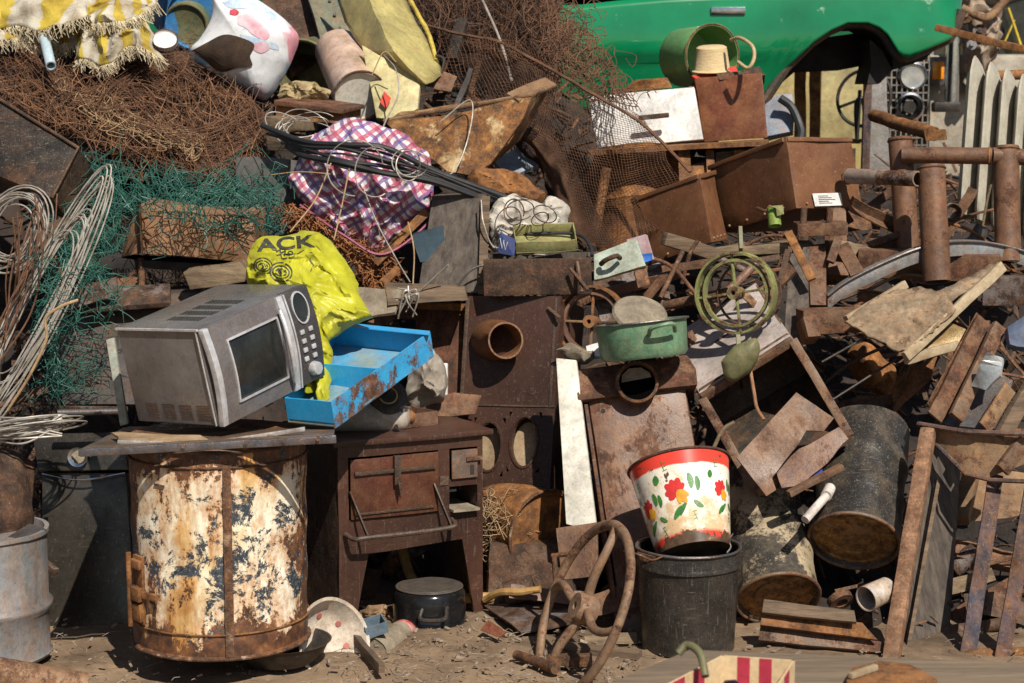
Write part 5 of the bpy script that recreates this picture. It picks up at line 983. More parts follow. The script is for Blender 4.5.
mb = MB(Mb); mb.cyl(pc + V((0, -.012, 0)), pc + V((0, .004, 0)), .059); cg = mb.obj('collar_opening', plain('hole_shade', (.003, .003, .003), (.002, .002, .002), rough=1, spec=0), T)  # solid near-black disc stands for the shade inside the opening
mb = MB(Mb); mb.prism([(-.05, -.049, .006), (.05, -.049, .012), (.046, -.049, .028), (.02, -.049, .048), (-.02, -.049, .05), (-.045, -.049, .030)], (0, .001, 0)); mb.obj('ash_patch', m_concrete, T)
mb = MB(Mb); mb.box(-.178, -.166, -.005, .1, -hh, -.04); mb.obj('edge_strip', m_bluesteel, T, bevel=.002)
mb = MB(Mb); mb.cyl((-.12, -.002, -.07), (-.12, .002, -.07), .008, n=12); mb.obj('bolt_hole', m_darkgap, T)
# green pot and stone lid
T = thing('green_pot', 'shallow chipped green enamel pot on top of the rusty boiler', 'pot')
gc = P(644, 352, 6.16); ax = V((-.11, .10, 1)).normalized(); m_gp = metal('chipped_green_enamel', (.13, .27, .16), (.10, .21, .13), cov=.15, scale=12, rough=.35, stain=.3, dust=.5, dustcol=(.30, .36, .22))
gR = 46 * px2m(6.16); mb = MB(); mb.lathe([(0, .002), (gR * .90, 0), (gR * .965, .012), (gR, .112), (gR + .008, .116), (gR + .008, .120), (gR - .004, .118), (gR * .93, .018), (0, .008)], gc - ax * .018, ax, 64); mb.obj('body', m_gp, T, wob=.002)
mb = MB(); mb.torus(gc + ax * .099, ax, gR + .006, .0035, 64, 8); mb.obj('rim', m_steel, T)
mb = MB(); q = P(660, 330, 6.0); mb.tube(smooth_path([P(649, 336, 6.03), P(651, 329, 5.985), P(662, 325, 5.975), P(673, 324, 5.99), P(675, 331, 6.03)]), .007, 8); mb.obj('handle', m_gp, T)
mb = MB(); mb.lathe([(0, .012), (.035, .014), (.05, .004), (.085, .004), (.092, -.004), (.08, -.012), (0, -.012)], P(640, 313, 6.22), (.1, -.55, .8), 40); mb.single('stone_disc', 'dusty round burner lid leaning inside the green pot', 'lid', m_concrete, wob=.005)
# spoked wheels
def spoked(T, c, nrm, R0, w, mrim, mhub, ns=4, a_off=20, gap=.055, inner=.78, squash=1.0):
    c = V(c); n = V(nrm).normalized(); u, v = perp(n)
    mb = MB(); mb.lathe([(R0 - .008, -w / 2), (R0, -w / 2), (R0 + .002, 0), (R0, w / 2), (R0 - .008, w / 2), (R0 - .006, 0)], c, n, 64, closed=True); mb.obj('rim', mrim, T, wob=.002)
    mb = MB(); mb.lathe([(R0 * inner - .006, -w * .25), (R0 * inner + .004, -w * .25), (R0 * inner + .004, w * .25), (R0 * inner - .006, w * .25)], c + n * gap * 0, n, 64, closed=True); mb.obj('inner_ring', mhub, T, wob=.002)
    mb = MB(); mb.lathe([(.008, -w * .7), (.022, -w * .7), (.022, w * .7), (.008, w * .7)], c, n, 24, closed=True); mb.obj('hub', mhub, T)
    for k in range(ns):
        a = 2 * math.pi * k / ns + R(a_off); d = u * math.cos(a) + v * math.sin(a); mb = MB(); mb.beam(c + d * .02, c + d * (R0 - .004), .008, .013, up=tuple(n)); mb.obj('spoke', mrim, T, bevel=.002, wob=.001)
T = thing('spoked_wheel', 'small yellow green painted iron wheel standing on the oven', 'wheel'); spoked(T, P(736, 293, 6.32), (-.42, -.88, .1), .138, .045, m_grnwheel, m_grnwheel, 4, 10, inner=.80)
mb = MB(); mb.lathe([(.106, -.006), (.112, -.006), (.112, .006), (.106, .006)], P(742, 295, 6.32) + V((.03, .05, 0)), (-.42, -.88, .1), 60, closed=True); mb.obj('back_ring', m_rustdark, T)
mb = MB(); mb.beam(P(740, 228, 6.36), P(741, 250, 6.32), .012, .03); mb.beam(P(738, 335, 6.26), P(740, 372, 6.2), .014, .012); mb.obj('axle_fork', m_olive, T)
T = thing('spoked_wheel', 'brown rusty double ring wheel behind the green pot', 'wheel'); spoked(T, P(592, 322, 6.5), (-.35, -.9, .15), .125, .05, m_rustred, m_rustred, 4, 0, inner=.8)
mb = MB(); mb.tube([P(548, 308, 6.5), P(560, 318, 6.45)], .006, 6); mb.tube([P(577, 262, 6.5), P(582, 292, 6.45)], .007, 6); mb.tube([P(570, 268, 6.48), P(588, 290, 6.44)], .006, 6); mb.single('rod_stub', 'short rusty rods sticking up behind the double ring wheel', 'rods', m_rust)
mb = MB(); blob(mb, [(556, 352), (566, 345), (580, 348), (596, 352), (592, 362), (572, 362)], 6.4, .03, rings=6, n=40, wr=.014, wscale=20); mb.single('stone', 'pale grey stone wedged beneath the double ring wheel', 'stone', m_concrete)
mb = MB(); mb.slab([P(586, 346, 6.45), P(600, 342, 6.45), P(600, 356, 6.4), P(588, 356, 6.4)], .01); mb.single('white_chip', 'chip of white sheet between wheel and green pot', 'sheet metal', m_white)
# floral bucket on black bucket
T = thing('floral_bucket', 'white enamel bucket with red rim and painted red flowers and green leaves', 'bucket')
fb, ft = P(691, 542, 5.72), P(683, 469, 5.70); ax = V((-.15, .60, 1)).normalized(); rt, rbm, hb = 52.5 * px2m(5.7), 38 * px2m(5.7), .285
base = P(694, 553, 5.70); 
m_fl, t, b = M_('floral_enamel'); L = t.links; tc = nn(t, 'TexCoord'); at = nn(t, 'Attribute', attribute_name='hh'); 
n1 = nz(t, tc.outputs['Object'], 9, 9, .65, .2, 3); n2 = nz(t, tc.outputs['Object'], 24, 9, .7, 0, 8)
hw = math_(t, 'ADD', at.outputs['Fac'], math_(t, 'MULTIPLY', math_(t, 'SUBTRACT', n1, .5), .10))
c_ = ramp(t, n1, [(.32, (.60, .46, .28)), (.45, (.74, .68, .56)), (.62, (.80, .78, .72))])
c_ = mixc(t, math_(t, 'MULTIPLY', ramp(t, math_(t, 'SUBTRACT', n2, math_(t, 'MULTIPLY', hw, .35)), [(.30, 0.0), (.46, 1.0)]), .8), c_, (.52, .32, .13))
c_ = mixc(t, ramp(t, hw, [(.10, 1.0), (.14, 0.0), (.835, 0.0), (.85, 1.0)]), c_, (.66, .05, .03))
chip = math_(t, 'ADD', math_(t, 'MULTIPLY', nz(t, tc.outputs['Object'], 13, 10, .72, .3, 16), .8), math_(t, 'MULTIPLY', nz(t, tc.outputs['Object'], 70, 5, .7), .2)); chip = math_(t, 'ADD', chip, ramp(t, at.outputs['Fac'], [(.0, .22), (.10, .13), (.17, .0), (.25, 0.0), (.6, 0.0), (.74, .05), (.8, .0)]))
c_ = mixc(t, ramp(t, chip, [(.60, 0.0), (.615, 1.0)]), c_, ramp(t, n2, [(.3, (.02, .015, .01)), (.6, (.12, .07, .04)), (.75, (.4, .3, .2))]))
L.new(c_, b.inputs['Base Color']); b.inputs['Roughness'].default_value = .28
def bk(a, h, o=0):   # a degrees from the camera-facing side, h 0..1
    u = V((1, 0, 0)); u = (u - ax * u.dot(ax)).normalized(); v = ax.cross(u)
    if v.y > 0: v = -v
    r_ = rbm + (rt - rbm) * h + o; return base + ax * hb * h + (u * math.sin(R(a)) + v * math.cos(R(a))) * r_
mb = MB(); nA, nH = 72, 24; vs = [bk(360 * i / nA, j / nH) for j in range(nH + 1) for i in range(nA)]; nF = len(vs); vs += [bk(360 * i / nA, j / nH, -.006) for j in (24, 1) for i in range(nA)]
fs = [(j * nA + i, j * nA + (i + 1) % nA, (j + 1) * nA + (i + 1) % nA, (j + 1) * nA + i) for j in range(nH) for i in range(nA)]; k = nF
fs += [(nH * nA + i, nH * nA + (i + 1) % nA, k + (i + 1) % nA, k + i) for i in range(nA)] + [(k + i, k + (i + 1) % nA, k + nA + (i + 1) % nA, k + nA + i) for i in range(nA)] + [tuple(range(nA)), tuple(k + nA + i for i in range(nA))]
mb.add(vs, fs); o = mb.obj('body', m_fl, T, smooth=50); at_ = o.data.attributes.new('hh', 'FLOAT', 'POINT'); hs = [j / nH for j in range(nH + 1) for i in range(nA)] + [1.0] * nA + [.04] * nA
at_.data.foreach_set('value', hs)
mb = MB(); mb.torus(base + ax * hb, ax, rt + .002, .0045, 72, 8); mb.obj('rim', m_rustdark, T)
m_fr = plain('flower_red', (.62, .035, .03), (.50, .03, .03), scale=30, rough=.3); m_fy = plain('flower_yellow', (.80, .42, .03), (.70, .25, .02), scale=30, rough=.3); m_fg = plain('leaf_green', (.06, .24, .04), (.03, .12, .03), scale=30, rough=.3)
def petal(name, mat, a, h, ang, ln, wd, lift=.0015, bend=0):
    vs = []; n = 8
    for i in range(n + 1):
        s_ = i / n; wv = wd * math.sin(math.pi * (s_ * .85 + .08)) ** .8; g = R(ang + bend * s_)
        x, y = ln * s_ * math.cos(g), ln * s_ * math.sin(g)
        for q in (-1, 0, 1): vs.append(bk(a + math.degrees((x - q * wv * math.sin(g)) / rt), h + (y + q * wv * math.cos(g)) / hb, lift))
    mb = MB(); mb.add(vs, [(i * 3 + k, i * 3 + k + 1, i * 3 + k + 4, i * 3 + k + 3) for i in range(n) for k in (0, 1)]); return mb.obj(name, mat, T, smooth=None)
for (a, h, s_) in ((-14, .52, 1.3), (-62, .42, 1.1), (50, .52, 1.05)):
    for (g, l, wd) in ((70, .034, .011), (105, .032, .010), (140, .034, .010), (178, .030, .010), (212, .026, .009), (35, .030, .009)): petal('petal', m_fr, a - 3, h + .03, g, l * s_, wd * s_, .0015)
    for (g, l, wd) in ((-55, .036, .009), (-25, .032, .007), (-85, .030, .007)): petal('yellow_petal', m_fy, a - 1, h + .04, g, l * s_, wd * s_, .0022)
    for (da, dh, g, l, wd) in ((4, -.13, 200, .044, .008), (6, -.10, 215, .034, .006), (13, .05, 80, .036, .008), (19, .02, 75, .034, .007), (-21, .16, 60, .022, .009), (14, -.08, -50, .03, .006)): petal('leaf', m_fg, a + da * s_, h + dh, g, l * s_, wd * s_, .0018, 15)
    for (da, dh, g) in ((16, -.2, -70), (-12, .28, 100)):
        petal('stem', m_fg, a + da, h + dh, g, .035, .0012, .0012); 
        for kk in range(3): petal('stem', m_fg, a + da - 2, h + dh - .04 * kk * (1 if g < 0 else -1), 10, .018, .001, .0014)
decs = ((-55, .80, .028, .010), (20, .95, .03, .012))
T = thing('black_bucket', 'scratched black metal bucket standing under the floral bucket', 'bucket')
bb = V((P(688, 600, 5.72).x, 5.72, .0)); R1, R0 = 52.5 * px2m(5.72), 48 * px2m(5.72); zb, zt = .0, .315
m_bk = metal('bucket_black', (.016, .016, .016), (.03, .028, .025), cov=.22, rust=RUSTDARK, scale=10, rough=.28, stain=.05, dust=.14, scratch=.25)
mb = MB(); mb.lathe([(0, zb + .01), (R0 - .004, zb + .01), (R0 - .004, zb), (R0, zb)] + [(R0 + (R1 - R0) * i / 12, zb + (zt - zb) * i / 12) for i in range(1, 12)] + [(R1 + .004, zt - .055), (R1 + .004, zt - .045), (R1, zt - .04), (R1, zt - .004), (R1 + .004, zt), (R1 - .004, zt), (R1 - .006, zt - .05), (R0 - .006, zb + .02), (0, zb + .02)], bb, n=64); mb.obj('body', m_bk, T, wob=.003, wscale=6)
mb = MB(); mb.torus(bb + V((0, 0, zt)), (0, 0, 1), R1 + .002, .0045, 64, 8); mb.obj('rim', m_steel, T, wob=.003)
mb = MB(); mb.slab([P(637, 552, 5.6), P(655, 557, 5.55), P(652, 563, 5.55), P(640, 560, 5.6)], .004); mb.tube(smooth_path([P(624, 551, 5.62), P(640, 555, 5.56), P(652, 560, 5.55), P(664, 556, 5.55)]), .003, 6); mb.obj('handle_lug', m_steel, T)
mb = MB(); mb.tube(smooth_path([P(727, 553, 5.6), P(731, 547, 5.62), P(729, 541, 5.66), P(733, 534, 5.7)]), .0025, 6); mb.obj('bail_wire', m_chrome, T)
# large handwheel
T = thing('handwheel', 'large heavy rusty iron handwheel with curved spokes propped in front of the boiler', 'handwheel')
hc = P(584, 609, 5.50); nrm = V((-.87, -.28, .40)).normalized(); Rw = .262
m_hw = metal('handwheel_iron', (.22, .15, .10), (.16, .11, .075), cov=.4, rust=RUSTRED, scale=16, rough=.6, dust=.5)
up_ = V((.3, -.12, .9)); up_ = (up_ - nrm * up_.dot(nrm)).normalized(); sd_ = nrm.cross(up_).normalized()
mb = MB(); mb.torus(hc, nrm, Rw, .0165, 96, 12, sy=.8); mb.obj('rim', m_hw, T, wob=.002)
mb = MB(); mb.lathe([(.012, -.032), (.040, -.032), (.048, -.01), (.048, .01), (.040, .032), (.012, .032)], hc, nrm, 30, closed=True); mb.obj('hub', m_hw, T, wob=.001)
for a0 in (75, 165, 255, 345):
    pts = []
    for k in range(9):
        s_ = k / 8; a = R(a0 + 12 * math.sin(s_ * math.pi)); r_ = .03 + (Rw - .03) * s_; pts.append(hc + up_ * math.sin(a) * r_ + sd_ * math.cos(a) * r_ + nrm * .018 * math.sin(math.pi * s_))
    mb = MB(); mb.tube(smooth_path(pts, 3), .0155, 10, r1=.012); mb.obj('spoke', m_hw, T, wob=.001)
# rusted drum, twigs, sheets on the ground
T = thing('rusted_drum', 'collapsed orange brown rusted drum lying on its side behind the handwheel', 'drum')
p, q = P(546, 534, 6.28) , P(506, 552, 6.5); mb = MB(); r_ = 47 * px2m(6.1); l = .30; mb.lathe([(0, .01), (r_ * .95, .008), (r_ * .95, 0), (r_, 0), (r_ + .003, .01), (r_, .02), (r_ * .98, l * .5), (r_, l), (0, l)], p, V((-.55, .75, .05)), 48); mb.obj('body', m_rust2, T, tess=0, wob=.012, wscale=5)
mb = MB(); mb.torus(p, V((-.55, .75, .05)), r_, .005, 48, 8, a0=0, a1=360); mb.obj('rim', m_rust, T)
T = thing('twig_bundle', 'bundle of dry tan twigs and wire stuffed against the rusted drum', 'twigs')
mb = MB(); tangle(mb, [(484, 500), (500, 495), (520, 515), (535, 560), (525, 590), (495, 592), (484, 560)], lambda x, y: 6.27, 110, (6, 12), (5, 12), (.0008, .0017), .3, 4, .06, True); mb.obj('twig', m_wire_t, T, smooth=None)
mb = MB(); tangle(mb, [(484, 510), (510, 520), (525, 570), (495, 590), (484, 560)], lambda x, y: 6.32, 260, (6, 12), (5, 12), (.0009, .002), .3, 4, .05, True); mb.obj('dark_twig', m_wire_d, T, smooth=None)
mb = MB(); mb.slab([P(556, 528, 5.95), P(597, 522, 5.92), P(598, 576, 5.85), P(562, 580, 5.88)], .008); mb.single('steel_plate', 'upright mauve brown plate leaning on the rusted drum', 'plate', m_bo, tess=.04, wob=.003)
mb = MB(); mb.tube([P(554, 556, 5.85), P(556, 580, 5.84)], .009, 8); mb.tube([P(552, 556, 5.86), P(568, 554, 5.84)], .008, 8); mb.single('tee_handle', 'small rusty bent handle lying before the rusted drum', 'handle', m_rust)
mb = MB(); mb.slab([PZ(484, 604, .03), PZ(560, 604, .04), PZ(600, 618, .03), PZ(520, 632, .015)], .006); mb.single('steel_sheet', 'thin warped dull steel sheet lying flat on the dirt behind the handwheel', 'sheet metal', m_rustred, tess=.04, wob=.008)
mb = MB(); mb.slab([PZ(480, 630, .02), PZ(488, 620, .05), PZ(506, 632, .03), PZ(500, 638, .012)], .006); mb.single('red_scrap', 'dull red painted scrap on the dirt by the foot of the stove', 'scrap', metal('dull_red', (.22, .05, .03), cov=.3, scale=14), tess=.03, wob=.004)
mb = MB(); mb.cyl(PZ(516, 654, .018), PZ(556, 668, .018), .014, .018, 14); mb.beam(PZ(548, 660, .02), PZ(590, 660, .03), .04, .03); mb.single('iron_offcut', 'rusty iron offcut lying under the handwheel', 'scrap', m_rust, tess=.03, wob=.003)
mb = MB(); mb.beam(PZ(560, 646, .015), PZ(640, 655, .015), .05, .02); mb.single('rotten_plank', 'short rotten plank on the dirt in the shadow of the handwheel', 'plank', m_wood, tess=.04, wob=.004)
mb = MB(); mb.tube(smooth_path([P(484, 600, 6.1), P(500, 592, 6.05), P(520, 592, 6.02), P(540, 590, 6.0)]), .012, 8); mb.single('branch', 'short crooked branch under the twig bundle', 'branch', m_wood_gold, wob=.005)
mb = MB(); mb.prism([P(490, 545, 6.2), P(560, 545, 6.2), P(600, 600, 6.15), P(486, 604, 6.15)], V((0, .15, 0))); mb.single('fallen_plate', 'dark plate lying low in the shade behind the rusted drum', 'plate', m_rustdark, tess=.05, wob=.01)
# ============================================================ green car on the heap
m_car, t, b = M_('car_green'); L = t.links; tc = nn(t, 'TexCoord')
c_ = ramp(t, nz(t, tc.outputs['Object'], 1.6, 6, .6), [(.35, (.002, .12, .045)), (.65, (.004, .20, .075))])
c_ = mixc(t, ramp(t, nz(t, tc.outputs['Object'], 6, 9, .75, .2, 5), [(.62, 0.0), (.68, .6)]), c_, (.35, .48, .34))
c_ = mixc(t, ramp(t, nz(t, tc.outputs['Object'], 22, 9, .7, .2, 15), [(.66, 0.0), (.70, .8)]), c_, (.16, .08, .04)); L.new(c_, b.inputs['Base Color']); b.inputs['Roughness'].default_value = .16; b.inputs['Coat Weight'].default_value = .8
T = thing('green_car', 'bright green car body without wheels resting on top of the scrap heap', 'car')
cd_ = 9.6; k = px2m(cd_)
O = P(560, 100, cd_); Mc = Matrix.Translation(O) @ Matrix.Rotation(R(2), 4, 'Z') 
def cx(x): return (x - 560) * k
def bottom(x):   # image rows of the lower edge by column
    return float(np.interp(x, [120, 160, 180, 300, 330, 350, 690, 730, 762, 784, 807, 825, 841, 861, 873, 881, 892, 900, 929, 945, 952, 957, 961], [40, 80, 112, 112, 112, 112, 112, 112, 101, 67, 44, 32, 25, 25, 30, 37, 54, 60, 47, 40, 28, 12, -2]))
def topr(x): return float(np.interp(x, [120, 160, 400, 560, 650, 800, 945, 961], [0, -6, -2, 10, 0, -8, -14, -6]))
cols = [120, 140, 160, 180, 220, 260, 300, 340, 380, 420, 460, 500, 540, 580, 620, 660, 700, 730, 750, 762, 773, 784, 796, 807, 816, 825, 833, 841, 851, 861, 867, 873, 877, 881, 887, 892, 897, 903, 912, 920, 929, 937, 945, 952, 957, 961]
def side(y_sign, W):
    mb = MB(Mc); vs = []; nr = 16
    for x in cols:
        zb_, zt_ = -(bottom(x) - 100) * k, -(topr(x) - 100) * k
        for j in range(nr + 1):
            z = zb_ + (zt_ - zb_) * j / nr; f = (z + .05) / .75; bulge = .085 * math.sin(math.pi * min(1, max(0, f)) ** .9) + (.03 if z > .19 else 0) * min(1, (z - .19) / .03 if z > .19 else 0)
            endr = .12 * max(0, (x - 930) / 31) ** 2 + .10 * max(0, (190 - x) / 70) ** 2
            ya = -bulge + endr; vs.append((cx(x), ya if y_sign > 0 else W - ya, z))
    n = nr + 1; mb.add(vs, [(i * n + j, (i + 1) * n + j, (i + 1) * n + j + 1, i * n + j + 1) for i in range(len(cols) - 1) for j in range(nr)])
    return mb
CW = 1.55
side(1, CW).obj('side_panel', m_car, T, smooth=60, solid=.01); side(-1, CW).obj('side_panel', m_car, T, smooth=60, solid=.01)
def lower(y, mat, nm, r_, lo=700, off=0):
    mb = MB(Mc); mb.tube([(cx(x), y, -(bottom(x) - 100) * k + off) for x in cols if lo <= x <= 958], r_, 8); return mb.obj(nm, mat, T)
lower(-.05, metal('arch_black', (.02, .02, .018), (.05, .045, .035), cov=.3, rust=RUSTDARK, scale=8), 'arch_lip', .026)
mb = MB(Mc); vs = []; xs = [x for x in cols if 740 <= x <= 957]
for x in xs: z = -(bottom(x) - 100) * k; vs += [(cx(x), 0.0, z), (cx(x), .34, z - (.0 if x > 895 else .02))]
mb.add(vs, [(2 * i, 2 * i + 1, 2 * i + 3, 2 * i + 2) for i in range(len(xs) - 1)]); mb.obj('wheel_housing', m_darkgap, T, solid=.01)
mb = MB(Mc); mb.prism([(cx(790), .34, -(85 - 100) * k), (cx(810), .34, -(40 - 100) * k), (cx(880), .34, -(30 - 100) * k), (cx(882), .34, -(64 - 100) * k), (cx(850), .34, -(70 - 100) * k), (cx(805), .34, -(72 - 100) * k)], (0, .02, 0)); mb.obj('housing_wall', m_darkgap, T)
mb = MB(Mc); mb.prism([(cx(869), .03, -(40 - 100) * k), (cx(882), .03, -(50 - 100) * k), (cx(893), .03, -(70 - 100) * k), (cx(880), .03, -(84 - 100) * k), (cx(868), .03, -(84 - 100) * k), (cx(872), .03, -(64 - 100) * k)], (0, .3, 0)); mb.prism([(cx(893), .03, -(56 - 100) * k), (cx(950), .03, -(36 - 100) * k), (cx(925), .03, -(60 - 100) * k), (cx(893), .03, -(70 - 100) * k)], (0, .4, 0)); mb.obj('bumper_underside', m_darkgap, T, wob=.004, tess=.08)
mb = MB(Mc); mb.box(cx(130), cx(955), .02, CW - .02, .50, .52); mb.obj('bonnet', m_car, T, bevel=.01)
mb = MB(Mc); mb.box(cx(190), cx(750), .03, CW - .03, -.05, -.02); mb.obj('floor_pan', m_rustdark, T)
mb = MB(Mc); mb.box(cx(955), cx(961), .06, CW - .06, .46, .52); mb.obj('end_panel', m_car, T, bevel=.003); mb = MB(Mc); mb.box(cx(123), cx(129), .04, CW - .04, .3, .5); mb.obj('end_panel', m_car, T, bevel=.003)
mb = MB(Mc); mb.prism([(cx(330), .12, .5), (cx(400), .22, .92), (cx(600), .22, .92), (cx(760), .14, .55), (cx(760), .14, .5)], (0, CW - .3, 0)); cb_ = mb.obj('cabin', m_car, T, bevel=.03)
mb = MB(Mc); mb.prism([(cx(350), .085, .535), (cx(410), .165, .86), (cx(590), .165, .86), (cx(655), .1, .60), (cx(655), .085, .535)], (0, .01, 0)); mb.obj('side_window', m_glass, T)
mb = MB(Mc); mb.tube([(cx(345), .03, -(12 - 100) * k), (cx(565), .0, -(11 - 100) * k), (cx(655), -.0, -(0 - 100) * k)], .008, 6); mb.obj('window_trim', m_chrome, T)
mb = MB(Mc); mb.M = Mc; mb.box(cx(563), cx(566), -.09, -.075, .02, .5) if 0 else None; mb.tube([(cx(562), .0, .52), (cx(556), -.075, .35), (cx(557), -.09, .15), (cx(560), -.06, .0)], .004, 5); mb.obj('door_gap', m_rustdark, T)
hz_ = -(13 - 100) * k; mb = MB(Mc); mb.box(cx(706), cx(740), -.125, -.10, hz_ - .018, hz_ + .016); mb.box(cx(710), cx(714), -.1, -.06, hz_ - .008, hz_ + .008); mb.box(cx(732), cx(736), -.1, -.06, hz_ - .008, hz_ + .008); mb.obj('door_handle', m_chrome, T, bevel=.005)
# what carries it
T = thing('steel_drum', 'buried rusty steel drum standing beneath the left part of the green car', 'drum'); mb = MB(); mb.cyl((-.6, 10.2, .9), (-.6, 10.2, 1.63), .3); mb.obj('body', m_rust, T)
T = thing('steel_drum', 'rusty steel drum holding up the green car behind the white drawer', 'drum'); mb = MB(); mb.cyl((.8, 10.2, .8), (.8, 10.2, 1.62), .3); mb.obj('body', m_rust2, T)
# ============================================================ old vehicles behind the heap
T = thing('yellow_van', 'dusty pale yellow van body standing behind the heap under the green car', 'van')
m_van = metal('van_yellow', (.42, .35, .14), (.32, .25, .10), cov=.12, scale=4, rough=.5, dust=.25)
mb = MB(); vx0, vx1 = P(770, 0, 12.6).x, P(905, 0, 12.6).x; mb.box(vx0 - .9, vx1, 12.6, 14.2, .45, 2.15); mb.obj('body', m_van, T, bevel=.05)
mb = MB(); mb.box(P(822, 0, 12.6).x, P(866, 0, 12.6).x, 12.57, 12.6, 1.42, 1.9); wf = mb.obj('side_door', metal('door_yellow', (.44, .38, .18), cov=.1, scale=6), T, bevel=.01)
mb = MB(); mb.box(P(828, 0, 12.6).x, P(858, 0, 12.6).x, 12.56, 12.575, 1.24, 1.36); mb.obj('side_vent', m_rustdark, T)
for dx in (-.5, .75): mb = MB(); mb.lathe([(0, 0), (.3, 0), (.33, .04), (.33, .16), (.3, .2), (0, .2)], (vx0 + dx, 12.55, .33), (0, 1, 0), 36); mb.obj('wheel', m_rubber, T)
T = thing('steering_wheel', 'thin black steering wheel standing up below the green car wheel arch', 'steering wheel')
sc_ = P(864, 98, 11.6); mb = MB(); mb.torus(sc_, (-.5, -.8, .15), .17, .011, 56, 8); mb.obj('rim', m_rubber, T)
for a in (20, 160, 270): u, v = perp((-.5, -.8, .15)); mb = MB(); mb.beam(sc_, sc_ + (u * math.cos(R(a)) + v * math.sin(R(a))) * .17, .01, .018); mb.obj('spoke', m_rubber, T)
mb = MB(); mb.cyl(sc_, sc_ + V((.1, .2, -.45)), .02); mb.obj('column', m_rubber, T)
mb = MB(); mb.cyl(P(857, 138, 11.4), P(860, 90, 11.4), .012); mb.tube(smooth_path([P(857, 140, 11.4), P(856, 105, 11.4), P(862, 98, 11.4), P(867, 106, 11.4)]), .012, 8); mb.single('gear_lever', 'black bent lever beside the thin steering wheel', 'lever', m_rubber)
mb = MB(); mb.beam(P(869, 40, 11.3), P(865, 170, 11.2), .045, .05, up=(0, 1, 0)); mb.single('blue_pillar', 'upright blue grey steel pillar below the green car wheel arch', 'pillar', m_bluesteel, bevel=.004)
mb = MB(); mb.slab([P(872, 75, 11.5), P(888, 78, 11.5), P(890, 170, 11.3), P(868, 170, 11.3)], .08); mb.single('black_bumper', 'black moulded panel between blue grey pillar and headlight grille', 'panel', m_black, tess=.1, wob=.02)
mb = MB(); mb.slab([P(795, 70, 11.0), P(806, 70, 11.0), P(806, 140, 10.9), P(795, 140, 10.9)], .03); mb.slab([P(810, 68, 11.0), P(820, 68, 11.0), P(820, 140, 10.9), P(810, 140, 10.9)], .03); mb.single('rusty_fence_pickets', 'pair of rusty upright pickets below the green car sill', 'pickets', m_rust2, tess=.08, wob=.01)
mb = MB(); mb.slab([P(762, 108, 9.2), P(778, 95, 9.2), P(792, 93, 9.2), P(794, 132, 9.1), P(764, 138, 9.1)], .04); mb.single('blue_steel_sheet', 'bent blue grey steel sheet right of the green pot and hat', 'sheet metal', metal('blue_grey_sheet', (.20, .25, .32), cov=.2, scale=9, metallic=.2), tess=.05, wob=.012)
mb = MB(); mb.tube(smooth_path([P(780, 98, 9.1), P(792, 108, 9.1), P(801, 130, 9.05), P(800, 142, 9.0)]), .02, 8); mb.single('black_hose', 'bent black hose hanging beside the blue grey sheet', 'hose', m_rubber)
T = thing('truck_front', 'white truck nose with chrome grille and two stacked round headlights', 'truck')
tx0, tx1 = P(884, 0, 11.6).x, P(962, 0, 11.6).x
mb = MB(); mb.box(tx0, tx1 + .9, 11.66, 11.9, .5, 1.95); mb.box(tx0 + .6, tx1 + .9, 11.9, 13.4, .55, 1.9); mb.obj('body', metal('truck_cream', (.40, .38, .32), (.28, .26, .2), cov=.16, scale=5, rough=.4), T, bevel=.04)
zt_, zb_ = P(0, 55, 11.6).z, P(0, 160, 11.6).z
mb = MB(); gx0, gx1 = P(888, 0, 11.6).x, P(931, 0, 11.6).x
for i in range(15): z = zb_ + (zt_ - zb_) * i / 14; mb.box(gx0, gx1, 11.60, 11.62, z - .004, z + .004)
for i in range(9): x = gx0 + (gx1 - gx0) * i / 8; mb.box(x - .004, x + .004, 11.595, 11.6, zb_, zt_)
mb.obj('grille', m_chrome, T)
mb = MB(); mb.box(gx0, gx1, 11.63, 11.64, zb_, zt_); mb.obj('grille_back', m_rustdark, T)
for i, (x, y) in enumerate(((913, 76), (910, 107))):
    c0 = P(x, y, 11.56); r_ = 13.5 * px2m(11.56); mb = MB(); mb.lathe([(r_, .05), (r_ + .004, -.01), (r_ - .008, -.014), (r_ - .012, .0)], c0, (0, 1, 0), 40); mb.obj('headlight_ring', m_chrome, T)
    mb = MB(); mb.lathe([(0, .06 if i else .0), (r_ * .5, .045 if i else .002), (r_ - .012, .0)], c0, (0, 1, 0), 40)
    mb.obj('headlight', m_chrome if i else plain('lens', (.62, .62, .60), (.4, .42, .42), rough=.12, metallic=.6), T)
    if i: mb = MB(); mb.cyl(c0 + V((0, -.002, 0)), c0 + V((0, .05, 0)), r_ * .45); mb.obj('bulb_hole', m_darkgap, T)
mb = MB(); c0 = P(938, 71, 11.58); mb.box(c0.x - .045, c0.x + .045, 11.58, 11.64, c0.z - .085, c0.z + .085); hs_ = mb.obj('lamp_housing', m_steel, T, bevel=.006)
mb = MB(); mb.box(c0.x - .034, c0.x + .036, 11.57, 11.585, c0.z - .05, c0.z + .055); mb.obj('amber_lens', plain('amber', (.85, .33, .02), (.75, .22, .01), rough=.15), hs_, bevel=.01)
mb = MB(); mb.cyl(P(954, 22, 11.4), P(951, 112, 11.4), .042, n=24); mb.obj('chrome_pillar', m_chrome, T)
mb = MB(); mb.M = yawf(P(946, 107, 11.3)); mb.box(-.08, .08, -.05, .05, -.03, .03); mb.obj('bumper_block', m_black, T, bevel=.015)
for dx in (.35, 1.1): mb = MB(); mb.lathe([(0, 0), (.32, 0), (.36, .04), (.36, .2), (.3, .24), (0, .24)], (tx0 + .25 + dx, 12.3, .36), (1, 0, 0), 36); mb.obj('wheel', m_rubber, T)
